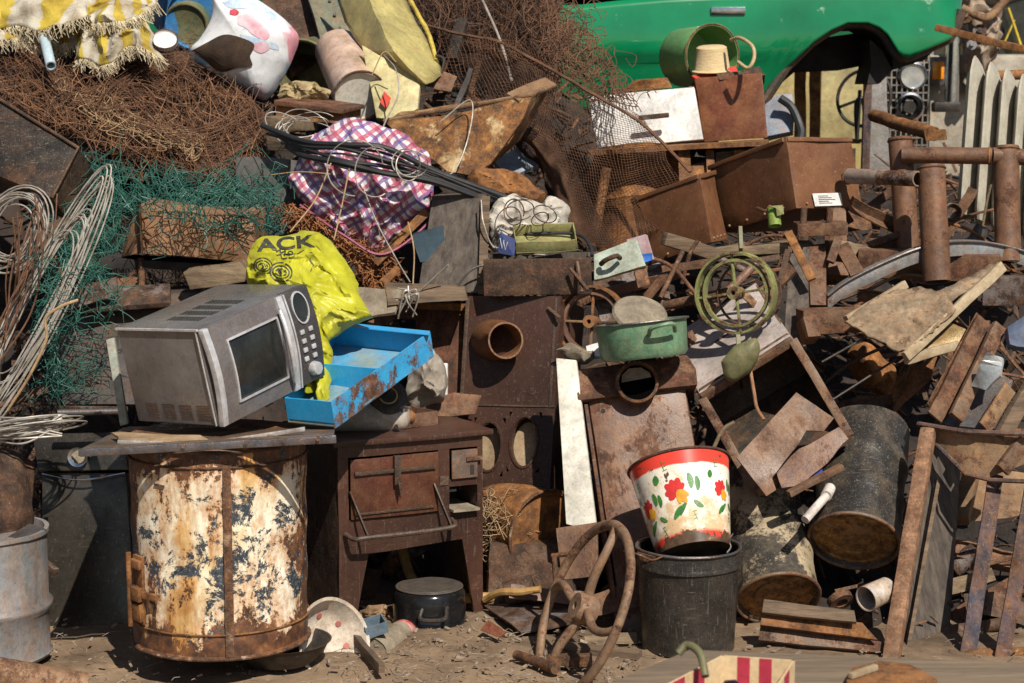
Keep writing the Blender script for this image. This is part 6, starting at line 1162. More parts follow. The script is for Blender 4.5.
T = thing('yellow_cab', 'faded cream yellow truck cab with dark oval window at the top right', 'truck cab')
mb = MB(); y_ = 12.3; mb.box(P(985, 0, y_).x, P(1080, 0, y_).x, y_, 13.8, 1.0, 3.0); mb.obj('body', m_van, T, bevel=.05)
mb = MB(); pts = [P(x, y, y_ - .02) for x, y in ((998, 62), (996, 20), (1006, 2), (1040, -6), (1060, 10), (1052, 50), (1020, 66), (1006, 70))]; mb.prism(pts, (0, .03, 0)); wn = mb.obj('window', m_glass, T)
mb = MB(); mb.tube(smooth_path(pts + pts[:1]), .02, 8); mb.obj('window_seal', m_black, T)
mb = MB(); mb.beam(P(1008, 8, 12.2), P(1022, 50, 12.2), .012, .04, up=(0, 1, 0)); mb.beam(P(1014, 20, 12.2), P(1003, 45, 12.2), .01, .03, up=(0, 1, 0)); mb.obj('yellow_bar', metal('strong_yellow', (.62, .48, .03), cov=.1), T)
T = thing('engine_block', 'dirty grey tan engine block with pipes between green car and cream cab', 'engine')
mb = MB(); blob(mb, [(955, -10), (975, -14), (1000, -8), (998, 20), (996, 50), (986, 78), (972, 95), (962, 98), (960, 60), (952, 30)], 11.6, .14, rings=14, n=80, wr=.05, wscale=7, ridge=True); mb.obj('casting', metal('engine', (.34, .30, .25), (.22, .18, .14), cov=.3, scale=8, rough=.6, dust=.5), T)
for (x, y, r_) in ((965, 14, .05), (980, 30, .04), (972, 44, .03)): mb = MB(); mb.lathe([(0, 0), (r_ * .4, 0), (r_ * .45, .02), (r_, .02), (r_, .06), (0, .06)], P(x, y, 11.35), (.2, 1, -.2), 24); mb.obj('port', m_steel, T)
mb = MB(); mb.tube(smooth_path([P(962, 8, 11.4), P(985, 18, 11.35), P(1000, 6, 11.4), P(1010, -6, 11.4)]), .025, 10); mb.obj('hose', m_rustred, T)
# rods at the top right
mb = MB(); mb.beam(P(936, 28, 8.2), P(1035, 52, 8.0), .035, .03); mb.single('rusty_bar', 'rough dark rusty bar reaching in from the upper right edge', 'bar', m_rust, bevel=.005, tess=.04, wob=.006)
mb = MB(); mb.cyl(P(873, 116, 8.0), P(934, 134, 7.5), .026, .030, 18); mb.beam(P(925, 136, 7.52), P(946, 134, 7.5), .05, .045); mb.single('rusty_pipe', 'scaly orange rusty pipe end pointing left in front of the headlights', 'pipe', m_rust2, tess=.04, wob=.006)
# ribbed radiator
T = thing('ribbed_radiator', 'large grey ribbed cast iron radiator leaning at the right edge', 'radiator')
m_rad = metal('radiator_grey', (.50, .47, .39), (.38, .355, .29), grime=.3, speck=.3, cov=.05, rust=RUSTDARK, scale=9, rough=.45, stain=.3, dust=.3)
for i in range(6):
    tx, ty = 976 + i * 16, 57 + i * 6; bx, by = 944 + i * 16, 214 + i * 6; d0 = 7.55 - i * .03; prof = []
    a0, a1 = P(tx, ty, d0), P(bx, by, d0 - .1); axx = (a1 - a0); Lr = axx.length; M0 = frame(a0, V((.92, -.4, .0)), -axx)   # local x: fin width away from the camera, z up the fin
    mb = MB(M0); n = 26; vs = []
    for j in range(n + 1):
        s_ = j / n; z = -Lr * s_; g = min(1, s_ * 8) ** .6; e = 1 if s_ < .93 else 1 - (s_ - .93) * 6; wd = .004 + .031 * g * e; fw = .02 + .06 * g * e
        for (u_, v_) in ((-.004, -fw), (.004, -fw), (wd * .42, -fw * .45), (wd, .02), (wd, .02 + .06 * g), (-wd, .02 + .06 * g), (-wd, .02), (-wd * .42, -fw * .45)): vs.append((u_, v_, z))
    mb.add(vs, [(j * 8 + q, j * 8 + (q + 1) % 8, j * 8 + 8 + (q + 1) % 8, j * 8 + 8 + q) for j in range(n) for q in range(8)] + [tuple(range(8)), tuple(n * 8 + q for q in range(7, -1, -1))]); mb.obj('fin', m_rad, T, smooth=50)
for p_, q_, r_ in ((P(962, 196, 7.6), P(1060, 240, 7.5), .035), (P(990, 84, 7.68), P(1075, 120, 7.6), .03)): mb = MB(); mb.cyl(p_, q_, r_); mb.obj('header_pipe', m_rad, T)
mb = MB(); mb.cyl(P(985, 76, 7.75), P(1040, 74, 7.75), .02); mb.single('rusty_tube', 'dark red rusty tube passing behind the radiator fins', 'tube', m_rustred)
mb = MB(); mb.lathe([(0, 0), (.03, 0), (.036, .01), (.036, .03), (.03, .035), (.02, .02), (0, .02)], P(950, 213, 7.2), (.1, -1, .2), 24); mb.single('lamp_reflector', 'small round dusty lamp reflector below the radiator', 'lamp', m_steel)
# ============================================================ white drawer, brown boxes, pot with hat
T = thing('white_drawer', 'white painted drawer front with dark steel handle behind the wire mesh', 'drawer')
A, B, Cc, D = P(588, 96, 7.90), P(694, 87, 7.78), P(703, 139, 7.70), P(597, 149, 7.82)
mb = MB(); mb.slab([A, B, Cc, D], .018); fr_ = mb.obj('front', m_white, T, bevel=.003)
mb = MB(); mb.beam(P(639, 118, 7.73), P(669, 115, 7.70), .014, .02); mb.obj('handle', m_steel, T, bevel=.004)
mb = MB(); bk_ = V((.05, .35, .02)); mb.prism([B + V((0, .02, 0)), Cc + V((0, .02, 0)), Cc + V((-.02, .02, 0)), B + V((-.02, .02, 0))], bk_); mb.prism([A + V((0.0, .02, 0)), D + V((0, .02, 0)), D + V((.02, .02, 0)), A + V((.02, .02, 0))], bk_); mb.prism([D + V((.02, .02, .0)), Cc + V((-.02, .02, .0)), Cc + V((-.02, .02, .01)), D + V((.02, .02, .01))], bk_); mb.obj('side', m_wood, T)
mb = MB(); mb.prism([P(694, 78, 7.85), P(762, 73, 7.75), P(768, 138, 7.7), P(704, 142, 7.78)], V((.03, .35, 0))); mb.single('rusty_box', 'glossy dark red brown steel box to the right of the white drawer', 'box', metal('red_brown_box', (.15, .045, .022), (.11, .035, .02), cov=.25, rust=RUSTRED, scale=7, rough=.4, dust=.15), bevel=.006, tess=.06, wob=.004)
mb = MB(); mb.prism([P(618, 92, 8.0), P(640, 80, 7.95), P(668, 78, 7.95), P(672, 88, 7.9)], V((0, .2, 0))); mb.single('bent_sheet', 'curled brown sheet lying on top of the white drawer', 'sheet metal', m_rustred, tess=.04, wob=.01)
mb = MB(); mb.slab([P(592, 152, 7.78), P(752, 143, 7.65), P(760, 150, 7.6), P(600, 160, 7.7)], .3) if 0 else mb.beam(P(592, 152, 7.7), P(768, 142, 7.6), .28, .018); mb.single('steel_shelf', 'thin rusty steel shelf carrying the white drawer and red brown box', 'shelf', m_rustred, tess=.06, wob=.003)
T = thing('open_crate', 'rusty open metal crate frame with dark openings under the steel shelf', 'crate')
for (x0, x1, dd) in ((678, 690, 0), (706, 714, 0), (734, 744, 0)): mb = MB(); mb.slab([P(x0, 150, 7.55), P(x1, 150, 7.55), P(x1 + 2, 196, 7.45), P(x0 + 2, 196, 7.45)], .03); mb.obj('post', m_rust2, T)
mb = MB(); mb.slab([P(676, 168, 7.56), P(712, 160, 7.56), P(714, 200, 7.45), P(680, 200, 7.45)], .02); mb.obj('panel', m_rust2, T)
mb = MB(); mb.slab([P(716, 152, 7.6), P(756, 150, 7.6), P(758, 160, 7.58), P(716, 162, 7.58)], .02); mb.obj('pale_slat', m_woodh, T)
mb = MB(); mb.slab([P(676, 148, 7.85), P(760, 146, 7.85), P(760, 200, 7.7), P(676, 205, 7.7)], .02); mb.obj('back', m_darkgap, T)
T = thing('rusty_drum', 'orange rusted drum standing behind the fine wire mesh', 'drum')
p = P(640, 255, 7.75); q = P(636, 152, 7.85); l = (q - p).length; mb = MB(); mb.lathe([(0, 0), (.175, 0), (.18, .01), (.175, .02), (.175, l * .5 - .01), (.182, l * .5), (.175, l * .5 + .01), (.175, l - .01), (.18, l), (0, l)], p, q - p, 60); mb.obj('body', m_rust2, T, wob=.005)
T = thing('green_pot', 'light green enamel cooking pot lying on its side before the green car', 'pot')
p, q = P(680, 58, 8.22), P(712, 56, 8.0); r_ = 31 * px2m(7.85); l = (q - p).length; m_gp2 = metal('light_green_enamel', (.17, .42, .14), (.13, .34, .11), grime=.3, cov=.08, scale=10, rough=.35, stain=.25, dust=.25)
mb = MB(); mb.lathe([(0, 0), (r_ * .8, .0), (r_ * .97, .03), (r_, l), (r_ + .008, l + .004), (r_ - .003, l + .004), (r_ * .94, .04), (0, .012)], p, q - p, 56); mb.obj('body', m_gp2, T, smooth=60)
mb = MB(); mb.torus(p + (q - p).normalized() * (l + .002), q - p, r_ + .003, .005, 56, 8); mb.obj('rim', m_steel, T)
T = thing('straw_hat', 'beige straw hat sitting inside the open mouth of the light green pot', 'hat')
m_hat = plain('straw', (.62, .48, .27), (.50, .37, .19), scale=30, rough=.8, bump=.5, stretch=(1, 1, 4)); p = P(712, 70, 7.90); mb = MB(); mb.lathe([(0, .098), (.052, .098), (.062, .092), (.074, .0), (.078, -.004)], p, (-.05, -.15, 1), 40); mb.obj('crown', m_hat, T); mb = MB(); mb.lathe([(.064, .002), (.082, -.004), (.083, -.001), (.066, .008)], p, (-.05, -.15, 1), 40, closed=True); mb.obj('brim', m_hat, T)
mb = MB(); mb.slab([P(690, 76, 7.86), P(722, 70, 7.86), P(736, 66, 7.86), P(738, 73, 7.84), P(696, 80, 7.84)], .02); mb.single('red_cloth', 'bright red cloth strip in front of the straw hat', 'cloth', plain('red_cloth', (.60, .05, .02), (.45, .03, .02), scale=20), tess=.03, wob=.008)
mb = MB(); mb.tube(smooth_path([P(738, 62, 7.7), P(748, 68, 7.66), P(754, 58, 7.66), P(752, 46, 7.7), P(740, 38, 7.75), P(731, 40, 7.8)]), .008, 8); mb.single('beige_hose', 'thin beige hose looping beside the light green pot', 'hose', plain('hose_beige', (.50, .38, .2)), smooth=60)
mb = MB(); mb.slab([P(716, 74, 7.82), P(758, 66, 7.82), P(764, 74, 7.8), P(720, 80, 7.8)], .1); mb.single('bark_scrap', 'rough dark rusty flake on top of the red brown box', 'scrap', m_rustdark, tess=.02, wob=.012)
# two tall brown tanks
def tank(nm, lb, a, b_, c, d_, e, wall_m, cat='tank'):
    T = thing(nm, lb, cat); A, B, E_ = P(*a), P(*b_), P(*e); Dn = P(*d_) - B; mb = MB(); mb.hexa([A, B, B + Dn, A + Dn, A + (E_ - B), E_, E_ + Dn, A + (E_ - B) + Dn]); mb.obj('body', wall_m, T, bevel=.006, tess=.05, wob=.007, wscale=4)
    for (p_, q_) in ((A, B), (B, E_)):
        lp = MB(); o_ = (q_ - p_).cross(Dn).normalized(); o_ = o_ if o_.y < 0 else -o_; lp.beam(p_.lerp(q_, .01) + Dn * .03 + o_ * .004, q_.lerp(p_, .01) + Dn * .03 + o_ * .004, .010, .016, up=tuple(Dn)); lp.obj('folded_lip', wall_m, T, bevel=.002, tess=.05, wob=.003)
        for k_ in range(4): rv = MB(); c_ = p_.lerp(q_, .15 + .23 * k_) + Dn * .94 + o_ * .001; rv.cyl(c_, c_ + o_ * .006, .006, .004, 10); rv.obj('rivet', wall_m, T)
    return T, A, B, E_, Dn
T, A, B, E_, Dn = tank('steel_tank', 'large smooth brown steel tank with white sticker resting above the green wheel', (708, 166, 7.30), (785, 137, 6.95), None, (797, 208, 6.90), (851, 138, 7.12), m_rustbox)
ex = (E_ - B); f = lambda u, v: B + ex * u + Dn * v + V((.0, -.004, 0)) + ex.cross(Dn).normalized() * (0.004 if ex.cross(Dn).y < 0 else -.004)
mb = MB(); mb.prism([f(.25, .80), f(.68, .79), f(.68, .97), f(.26, .98)], V((0, -.0015, 0))); stk = mb.obj('sticker', plain('paper', (.66, .66, .64), (.5, .5, .48), scale=20), T)
mb = MB()
for i in range(5): mb.prism([f(.33, .83 + i * .025), f(.33 + .25 * (.6 + .4 * ((i * 7) % 3) / 2), .83 + i * .025), f(.33 + .25 * (.6 + .4 * ((i * 7) % 3) / 2), .838 + i * .025), f(.33, .838 + i * .025)], V((0, -.003, 0)))
mb.obj('faded_print', m_rustdark, stk)
mb = MB(); g_ = lambda u, v: A + (B - A) * u + Dn * v
T, A2, B2, E2, Dn2 = tank('steel_tank', 'smaller plain brown steel tank standing left of the sticker tank', (631, 200, 7.25), (699, 174, 7.0), None, (712, 243, 6.92), (714, 171, 7.2), m_rustbox)
mb = MB(); mb.tube(smooth_path([P(757, 208, 6.92), P(766, 211, 6.8), P(770, 206, 6.85)]), .006, 6); mb.single('steel_hook', 'bent rusty hook above the small green painted ring', 'hook', m_rust)
T = thing('green_sleeve', 'small bright green painted sleeve hooked on the edge of the sticker tank', 'sleeve')
p, q = P(775, 226, 6.75), P(773, 205, 6.78); mb = MB(); mb.lathe([(.018, 0), (.023, 0), (.023, .066), (.018, .066)], p, q - p, 24, a0=0, a1=360, closed=True); mb.obj('ring', metal('apple_green', (.22, .42, .05), cov=.12, scale=14), T)
mb = MB(); mb.slab([P(769, 206, 6.74), P(783, 205, 6.74), P(784, 214, 6.73), P(777, 216, 6.73), P(776, 208, 6.73)], .006); mb.obj('lug', m_grnwheel, T)
# ============================================================ wire meshes
o, g = sheet('fine_mesh', [[(440, 40, 7.95), (500, 40, 7.85), (545, 55, 7.75), (600, 92, 7.55), (640, 118, 7.45)], [(455, 90, 7.8), (520, 95, 7.6), (560, 115, 7.45), (608, 135, 7.4), (655, 140, 7.4)], [(520, 130, 7.5), (545, 150, 7.35), (575, 170, 7.25), (620, 175, 7.25), (668, 165, 7.3)], [(540, 165, 7.4), (562, 190, 7.25), (585, 215, 7.15), (630, 215, 7.2), (684, 190, 7.25)], [(552, 200, 7.3), (575, 235, 7.1), (600, 250, 7.05), (640, 240, 7.1), (692, 215, 7.15)]], 64, 60, m_wire_b, wr=.03, wscale=4, wire=.0026, ridge=.05, smooth=None)
tag(o, 'fine rusty brown wire mesh draped beside the white drawer', 'wire mesh'); 
o, g = sheet('mesh_fold', [[(452, 60, 8.0), (500, 55, 7.9), (545, 75, 7.8)], [(490, 105, 7.7), (530, 120, 7.55), (560, 140, 7.5)], [(535, 160, 7.5), (560, 190, 7.35), (590, 200, 7.35)], [(560, 215, 7.35), (585, 238, 7.2), (608, 240, 7.2)]], 56, 60, m_wire_d, bpy.data.objects['fine_mesh'], wr=.05, wscale=4, wire=.0036, ridge=.06, smooth=None, seed=6)
mb = MB(); mb.tube(smooth_path([P(418, 24, 8.3), P(470, 36, 8.0), P(500, 42, 7.85), P(545, 66, 7.65), P(590, 92, 7.5), P(625, 112, 7.42), P(650, 130, 7.38), P(690, 172, 7.25)]), .0065, 6); mb.obj('edge_wire', m_wire_b, bpy.data.objects['fine_mesh'], wob=.004)
T = thing('chicken_wire', 'coarse rusty chicken wire hanging in front of the green car', 'wire netting')
mb = MB(); G = net([[(540, 10, 8.3), (570, 20, 8.25), (585, 30, 8.2)], [(545, 50, 8.1), (580, 50, 8.05), (605, 50, 8.0)], [(570, 80, 7.9), (605, 78, 7.8), (625, 80, 7.75)], [(590, 105, 7.7), (615, 105, 7.6), (640, 112, 7.55)]], 14, 24)
H_, W2 = len(G), len(G[0])
def gp(j, i):
    j = min(H_ - 1, max(0, j)); i = min(W2 - 1, max(0, i)); p = G[j][i]; return p + noise.noise_vector(p * 9) * .02
for j in range(H_ - 1):
    for i in range(W2):
        mb.tube([gp(j, i), gp(j + 1, i + (1 if (i + j) % 2 else -1) * (0 if j % 2 else 1))], .0022, 4, cap=False)
        if j % 2 and i < W2 - 1: mb.tube([gp(j, i), gp(j, i + 1)], .002, 4, cap=False)
mb.obj('netting', m_wire_b, T, smooth=None)
mb = MB(); tangle(mb, [(535, -10), (570, -10), (600, 40), (620, 75), (640, 105), (600, 100), (560, 70), (545, 40)], lambda x, y: 8.0 - y * .004, 150, (7, 12), (4, 9), (.0013, .002), .8, 4, .06, True); mb.obj('loose_wire', m_wire_b, T, smooth=None)
# ============================================================ pipe frame, beams and brackets at the right
T = thing('pipe_stand', 'stand of thick rusty welded pipes standing before the radiator', 'frame')
m_pipe = metal('pipe_brown', (.11, .055, .038), (.08, .042, .03), cov=.4, rust=RUSTRED, scale=9, rough=.55, dust=.25)
def pipe(T, a, b_, r_, nm='pipe', mt=None):
    p, q = P(*a), P(*b_); l = (q - p).length; mb = MB(); mb.lathe([(r_ * .8, 0), (r_, 0), (r_, l * .3), (r_, l * .6), (r_, l), (r_ * .8, l), (r_ * .8, l - .05), (0, l - .05)], p, q - p, 32); o = mb.obj(nm, mt or m_pipe, T, wob=.0025, wscale=12); tr = MB(); tr.torus(q - (q - p).normalized() * .01, q - p, r_, .004, 32, 6); tr.torus(p + (q - p).normalized() * .02, q - p, r_ + .002, .006, 32, 6) if 0 else None; tr.obj('cut_rim', m_rust, o); return o
pipe(T, (908, 255, 6.95), (900, 138, 7.05), .044); pipe(T, (937, 282, 6.65), (931, 166, 6.75), .049); pipe(T, (1008, 262, 6.85), (1006, 147, 6.95), .047); pipe(T, (902, 155, 6.98), (992, 156, 6.9), .030); pipe(T, (918, 179, 6.72), (846, 176, 7.0), .028, mt=metal('pipe_grey', (.26, .25, .24), (.16, .10, .07), cov=.45, scale=8)); pipe(T, (992, 156, 6.93), (1040, 158, 6.93), .03)
T = thing('metal_hoop', 'long curved galvanised metal hoop arching around the rusty pipes', 'hoop')
pts = smooth_path([P(826, 302, 6.70), P(845, 288, 6.7), (P(880, 270, 6.7)), P(920, 254, 6.72), P(960, 248, 6.8), P(1000, 252, 6.85), P(1040, 266, 6.85), P(1060, 290, 6.8)], 8)
mb = MB(); n = len(pts); vs = []
for i, p in enumerate(pts): vs += [p + V((0, -.03, .022)), p + V((0, -.035, -.026)), p + V((0, .012, -.022)), p + V((0, .02, .03))]
mb.add(vs, [(4 * i + q, 4 * i + (q + 1) % 4, 4 * i + 4 + (q + 1) % 4, 4 * i + 4 + q) for i in range(n - 1) for q in range(4)] + [(0, 1, 2, 3), tuple(4 * (n - 1) + q for q in (3, 2, 1, 0))]); mb.obj('band', metal('galvanised', (.30, .34, .36), (.16, .17, .17), cov=.3, scale=10, rough=.4, metallic=.4, dust=.4), T, bevel=.004)
mb = MB(); mb.tube([p + V((0, -.036, .026)) for p in pts], .005, 6); mb.obj('bead', m_steel, T)
def beamthing(nm, lb, cat, a, b_, w, h, mt, wob=.003, up=(0, 0, 1), be=.004, kind='beam', r=0):
    mb = MB(); p, q = P(*a), P(*b_)
    if kind == 'beam': mb.beam(p, q, w, h, up)
    elif kind == 'angle': mb.angle(p, q, w, h, up)
    elif kind == 'cyl': mb.cyl(p, q, w, h or w, 18)
    return mb.single(nm, lb, cat, mt, bevel=be if kind != 'cyl' else 0, tess=.05 if kind != 'cyl' else 0, wob=wob)
m_b2 = metal('beam_brown', (.09, .05, .033), cov=.5, rust=RUSTRED, scale=10, rough=.65, dust=.4)
beamthing('steel_beam', 'wide rusty steel beam lying below the standing pipes', 'beam', (858, 262, 6.9), (1000, 268, 6.8), .12, .10, m_b2)
beamthing('steel_beam', 'rusty beam stub behind the left standing pipe', 'beam', (870, 245, 7.1), (960, 250, 7.0), .14, .06, m_b2)
beamthing('steel_beam', 'dark grey steel beam running off the right edge under the hoop', 'beam', (982, 290, 6.75), (1050, 290, 6.7), .12, .10, m_steel)
beamthing('bent_flat_bar', 'broad bent brown flat bar beneath the metal hoop', 'flat bar', (800, 322, 6.52), (880, 318, 6.55), .1, .08, m_b2, .008)
beamthing('bent_flat_bar', 'hooked end of a brown flat bar under the bracket leg', 'flat bar', (806, 320, 6.44), (812, 340, 6.40), .05, .06, m_b2, .006)
T = thing('steel_bracket', 'rusty welded bracket with bolts hanging below the sticker tank', 'bracket')
mb = MB(); mb.beam(P(795, 229, 6.8), P(845, 228, 6.8), .12, .045); mb.obj('crossbar', m_b2, T, bevel=.003, tess=.05, wob=.002)
for x in (803, 829): mb = MB(); mb.cyl(P(x, 224, 6.76), P(x + 1, 208, 6.76), .012); mb.lathe([(0, 0), (.02, 0), (.02, .014), (0, .014)], P(x, 240, 6.74), (0, 0, 1), 6); mb.obj('bolt', m_rust, T)
mb = MB(); mb.beam(P(788, 232, 6.74), P(812, 280, 6.6), .03, .012, up=(0, 1, 0)); mb.obj('strut', m_rust, T, bevel=.002)
mb = MB(); mb.beam(P(838, 238, 6.74), P(830, 262, 6.7), .03, .02, up=(0, 1, 0)); mb.beam(P(842, 246, 6.8), P(858, 275, 6.7), .05, .02, up=(0, 1, 0)); mb.obj('brace', m_b2, T)
mb = MB(); mb.slab([P(808, 245, 6.78), P(826, 243, 6.78), P(826, 305, 6.62), P(810, 305, 6.62)], .03); mb.obj('leg', m_b2, T, bevel=.002, tess=.05, wob=.003)
mb = MB(); mb.slab([P(828, 208, 7.0), P(846, 208, 7.0), P(848, 275, 6.85), P(828, 275, 6.85)], .08); mb.obj('web', m_b2, T, tess=.05, wob=.004)
mb = MB(); mb.slab([P(788, 262, 6.75), P(796, 240, 6.8), P(810, 240, 6.8), P(806, 345, 6.5), P(784, 350, 6.5)], .03); mb.single('peeling_plank', 'grey peeling curved board behind the bracket leg', 'board', m_wooddark, tess=.03, wob=.006)
beamthing('wood_beam', 'weathered wooden beam end poking out below the smaller tank', 'wood', (664, 238, 6.62), (720, 256, 6.7), .04, .045, m_wood, .006)
beamthing('wood_beam', 'rough beam lying behind the top of the yellow green wheel', 'wood', (700, 254, 6.75), (790, 246, 6.8), .06, .035, m_woodh, .006)
beamthing('chain_rod', 'knobbly rusty rod leaning between tank and green pot', 'rod', (682, 252, 6.55), (660, 298, 6.45), .008, 0, m_rust, .003, kind='cyl')
beamthing('iron_bar', 'flat rusty bar bent across below the smaller tank', 'bar', (662, 270, 6.62), (712, 262, 6.6), .03, .03, m_b2, .006)
beamthing('axle_shaft', 'long brown iron axle passing behind the yellow green wheel', 'axle', (664, 306, 6.5), (728, 292, 6.42), .016, 0, m_rust, .002, kind='cyl')
beamthing('axle_shaft', 'tan iron shaft slanting up behind the yellow green wheel', 'axle', (700, 318, 6.5), (758, 262, 6.6), .014, 0, m_rustred, .002, kind='cyl')
beamthing('iron_bar', 'thin brown bar leaning by the left of the yellow green wheel', 'bar', (640, 305, 6.5), (672, 268, 6.6), .03, .02, m_b2, .004)
beamthing('iron_bar', 'rusty bar running along below the yellow green wheel', 'bar', (692, 296, 6.6), (712, 310, 6.5), .04, .03, m_rust, .005)
T = thing('small_drawer', 'small pale teal painted drawer with chipped edge and dark handle', 'drawer')
A, B, Cc, D = P(594, 254, 6.55), P(636, 238, 6.52), P(646, 266, 6.48), P(594, 280, 6.50); mb = MB(); mb.slab([A, B, Cc, D], .02); mb.obj('front', metal('pale_teal_paint', (.42, .50, .42), (.34, .42, .36), cov=.25, scale=14, rough=.5), T, bevel=.003, tess=.02, wob=.003)
mb = MB(); mb.tube(smooth_path([P(601, 264, 6.50), P(606, 260, 6.47), P(616, 256, 6.46), P(620, 258, 6.49)]), .009, 8); mb.obj('handle', m_rustdark, T)
mb = MB(); mb.slab([P(626, 240, 6.56), P(645, 234, 6.54), P(652, 258, 6.5), P(642, 262, 6.52)], .02); o = mb.single('leaflet', 'crumpled leaflet with plum print and blue corner behind the teal drawer', 'leaflet', plain('plum_print', (.30, .12, .14), (.45, .42, .42), scale=12), tess=.02, wob=.004)
mb = MB(); mb.slab([P(640, 254, 6.53), P(652, 253, 6.49), P(652, 260, 6.48), P(643, 263, 6.49)], .003); mb.obj('blue_corner', plain('blue_print', (.05, .18, .60)), o)
mb = MB(); mb.slab([P(594, 282, 6.7), P(665, 262, 6.75), P(672, 310, 6.6), P(600, 325, 6.6)], .03); mb.single('rust_sheet', 'flat dark rusty sheet in the shade under the teal drawer', 'sheet metal', m_rustred, tess=.05, wob=.01)
mb = MB(); mb.prism([P(634, 268, 6.5), P(646, 266, 6.5), P(650, 284, 6.45), P(638, 288, 6.45)], V((0, .06, 0))); mb.single('rust_tube_end', 'short square rusty tube end below the teal drawer', 'tube', m_rust)
# tilted oven
T = thing('open_oven', 'tilted open oven box with pale enamel top and loose broken plates', 'oven')
A, B, Cc, D = P(702, 398, 6.22), P(793, 340, 6.22), P(850, 436, 6.08), P(756, 492, 6.05); bkv = P(670, 338, 6.60) - A
m_ov = metal('oven_enamel', (.50, .46, .44), (.38, .33, .31), cov=.2, scale=9, rough=.45, stain=.3, dust=.3); m_ovi = metal('oven_inside', (.035, .031, .027), (.022, .02, .018), cov=.3, rust=RUSTDARK, scale=9, rough=.6, dust=.35); m_ovf = metal('oven_frame', (.13, .09, .065), (.085, .06, .045), cov=.45, rust=RUSTRED, scale=10, dust=.5)
cen = (A + B + Cc + D) / 4
def owall(nm, p, q, mat, t_=.006): 
    n = (q - p).cross(bkv).normalized(); n = n if n.dot(cen - p) > 0 else -n; mb = MB(); mb.prism([p, q, q + bkv, p + bkv], n * t_); return mb.obj(nm, mat, T, tess=.05, wob=.002)
owall('top_panel', A, B, m_ov); owall('side_panel', B, Cc, m_ovf); owall('side_panel', Cc, D, m_ovi); owall('side_panel', D, A, m_ovf)
mb = MB(); mb.prism([A + bkv, B + bkv, Cc + bkv, D + bkv], bkv.normalized() * .006); mb.obj('back_panel', m_ovi, T)
fl = (B - A).normalized(); fd = (D - A).normalized(); bn = bkv.normalized(); c0 = cen + bkv * .93 - fl * .02
mb = MB(); mb.torus(c0 - bn * .01, bn, .12, .005, 44, 8); mb.obj('fan_ring', m_steel, T)
mb = MB()
for k in range(10): a = 2 * math.pi * k / 10; d = fl * math.cos(a) + fd * math.sin(a); mb.beam(c0 - bn * .012 + d * .055, c0 - bn * .012 + d * .09, .005, .014, up=tuple(bn))
mb.obj('fan_slot', m_darkgap, T)
for p, q in ((A, B), (B, Cc), (Cc, D), (D, A)): mb = MB(); mb.beam(p, q, .03, .018, up=tuple(bn)); mb.beam(p + bn * .05 + (cen - p) * .02, q + bn * .05 + (cen - q) * .02, .012, .012); mb.obj('frame_edge', m_ovf, T, bevel=.003, tess=.05, wob=.002)
mb = MB(); mb.tube(smooth_path([P(750, 368, 6.2), P(754, 392, 6.15), P(757, 408, 6.12), P(764, 420, 6.08)]), .006, 8); mb.single('copper_tube', 'thin reddish bent tube hanging inside the open oven', 'tube', metal('copper', (.35, .17, .09), cov=.2, scale=14))
mb = MB(); blob(mb, [(722, 362), (735, 345), (756, 338), (760, 352), (752, 370), (735, 382), (726, 378)], 6.16, .03, rings=8, n=50, wr=.006, wscale=12); mb.single('axle_cover', 'curved olive metal cover under the yellow green wheel', 'cover', m_olive)
mb = MB(); mb.slab([P(737, 458, 5.95), P(796, 392, 6.02), P(834, 418, 6.02), P(824, 432, 6.0), P(806, 430, 5.98), P(796, 446, 5.96), P(784, 462, 5.95), P(772, 478, 5.92), P(776, 490, 5.9), P(766, 496, 5.9)], .012); mb.single('torn_plate', 'torn mauve brown steel plate lying across the front of the open oven', 'plate', m_bo, tess=.03, wob=.004)
mb = MB(); mb.slab([P(776, 470, 5.98), P(800, 448, 6.0), P(838, 428, 6.02), P(848, 440, 6.0), P(826, 462, 5.97), P(800, 485, 5.94), P(782, 488, 5.93)], .012); mb.single('torn_plate', 'curled rusty plate under the torn mauve plate', 'plate', m_rustred, tess=.03, wob=.008)
beamthing('flat_bar', 'short rusty flat bar below the curled plate of the oven', 'bar', (788, 494, 5.9), (842, 466, 5.95), .03, .02, m_ovf)
mb = MB(); mb.cyl(P(805, 520, 5.82), P(826, 496, 5.9), .014, n=16); mb.cyl(P(826, 496, 5.9), P(830, 488, 5.95), .018, n=16); mb.single('white_pipe', 'short white painted pipe resting on the dented black drum', 'pipe', metal('white_pipe', (.66, .62, .58), cov=.2, scale=18), wob=.001)
mb = MB(); mb.slab([P(808, 474, 5.98), P(822, 468, 5.98), P(822, 474, 5.96), P(812, 480, 5.96)], .008); mb.single('blue_scrap', 'tiny blue plastic scrap between oven plate and flat bar', 'plastic', plain('blue_pl', (.03, .08, .4)))
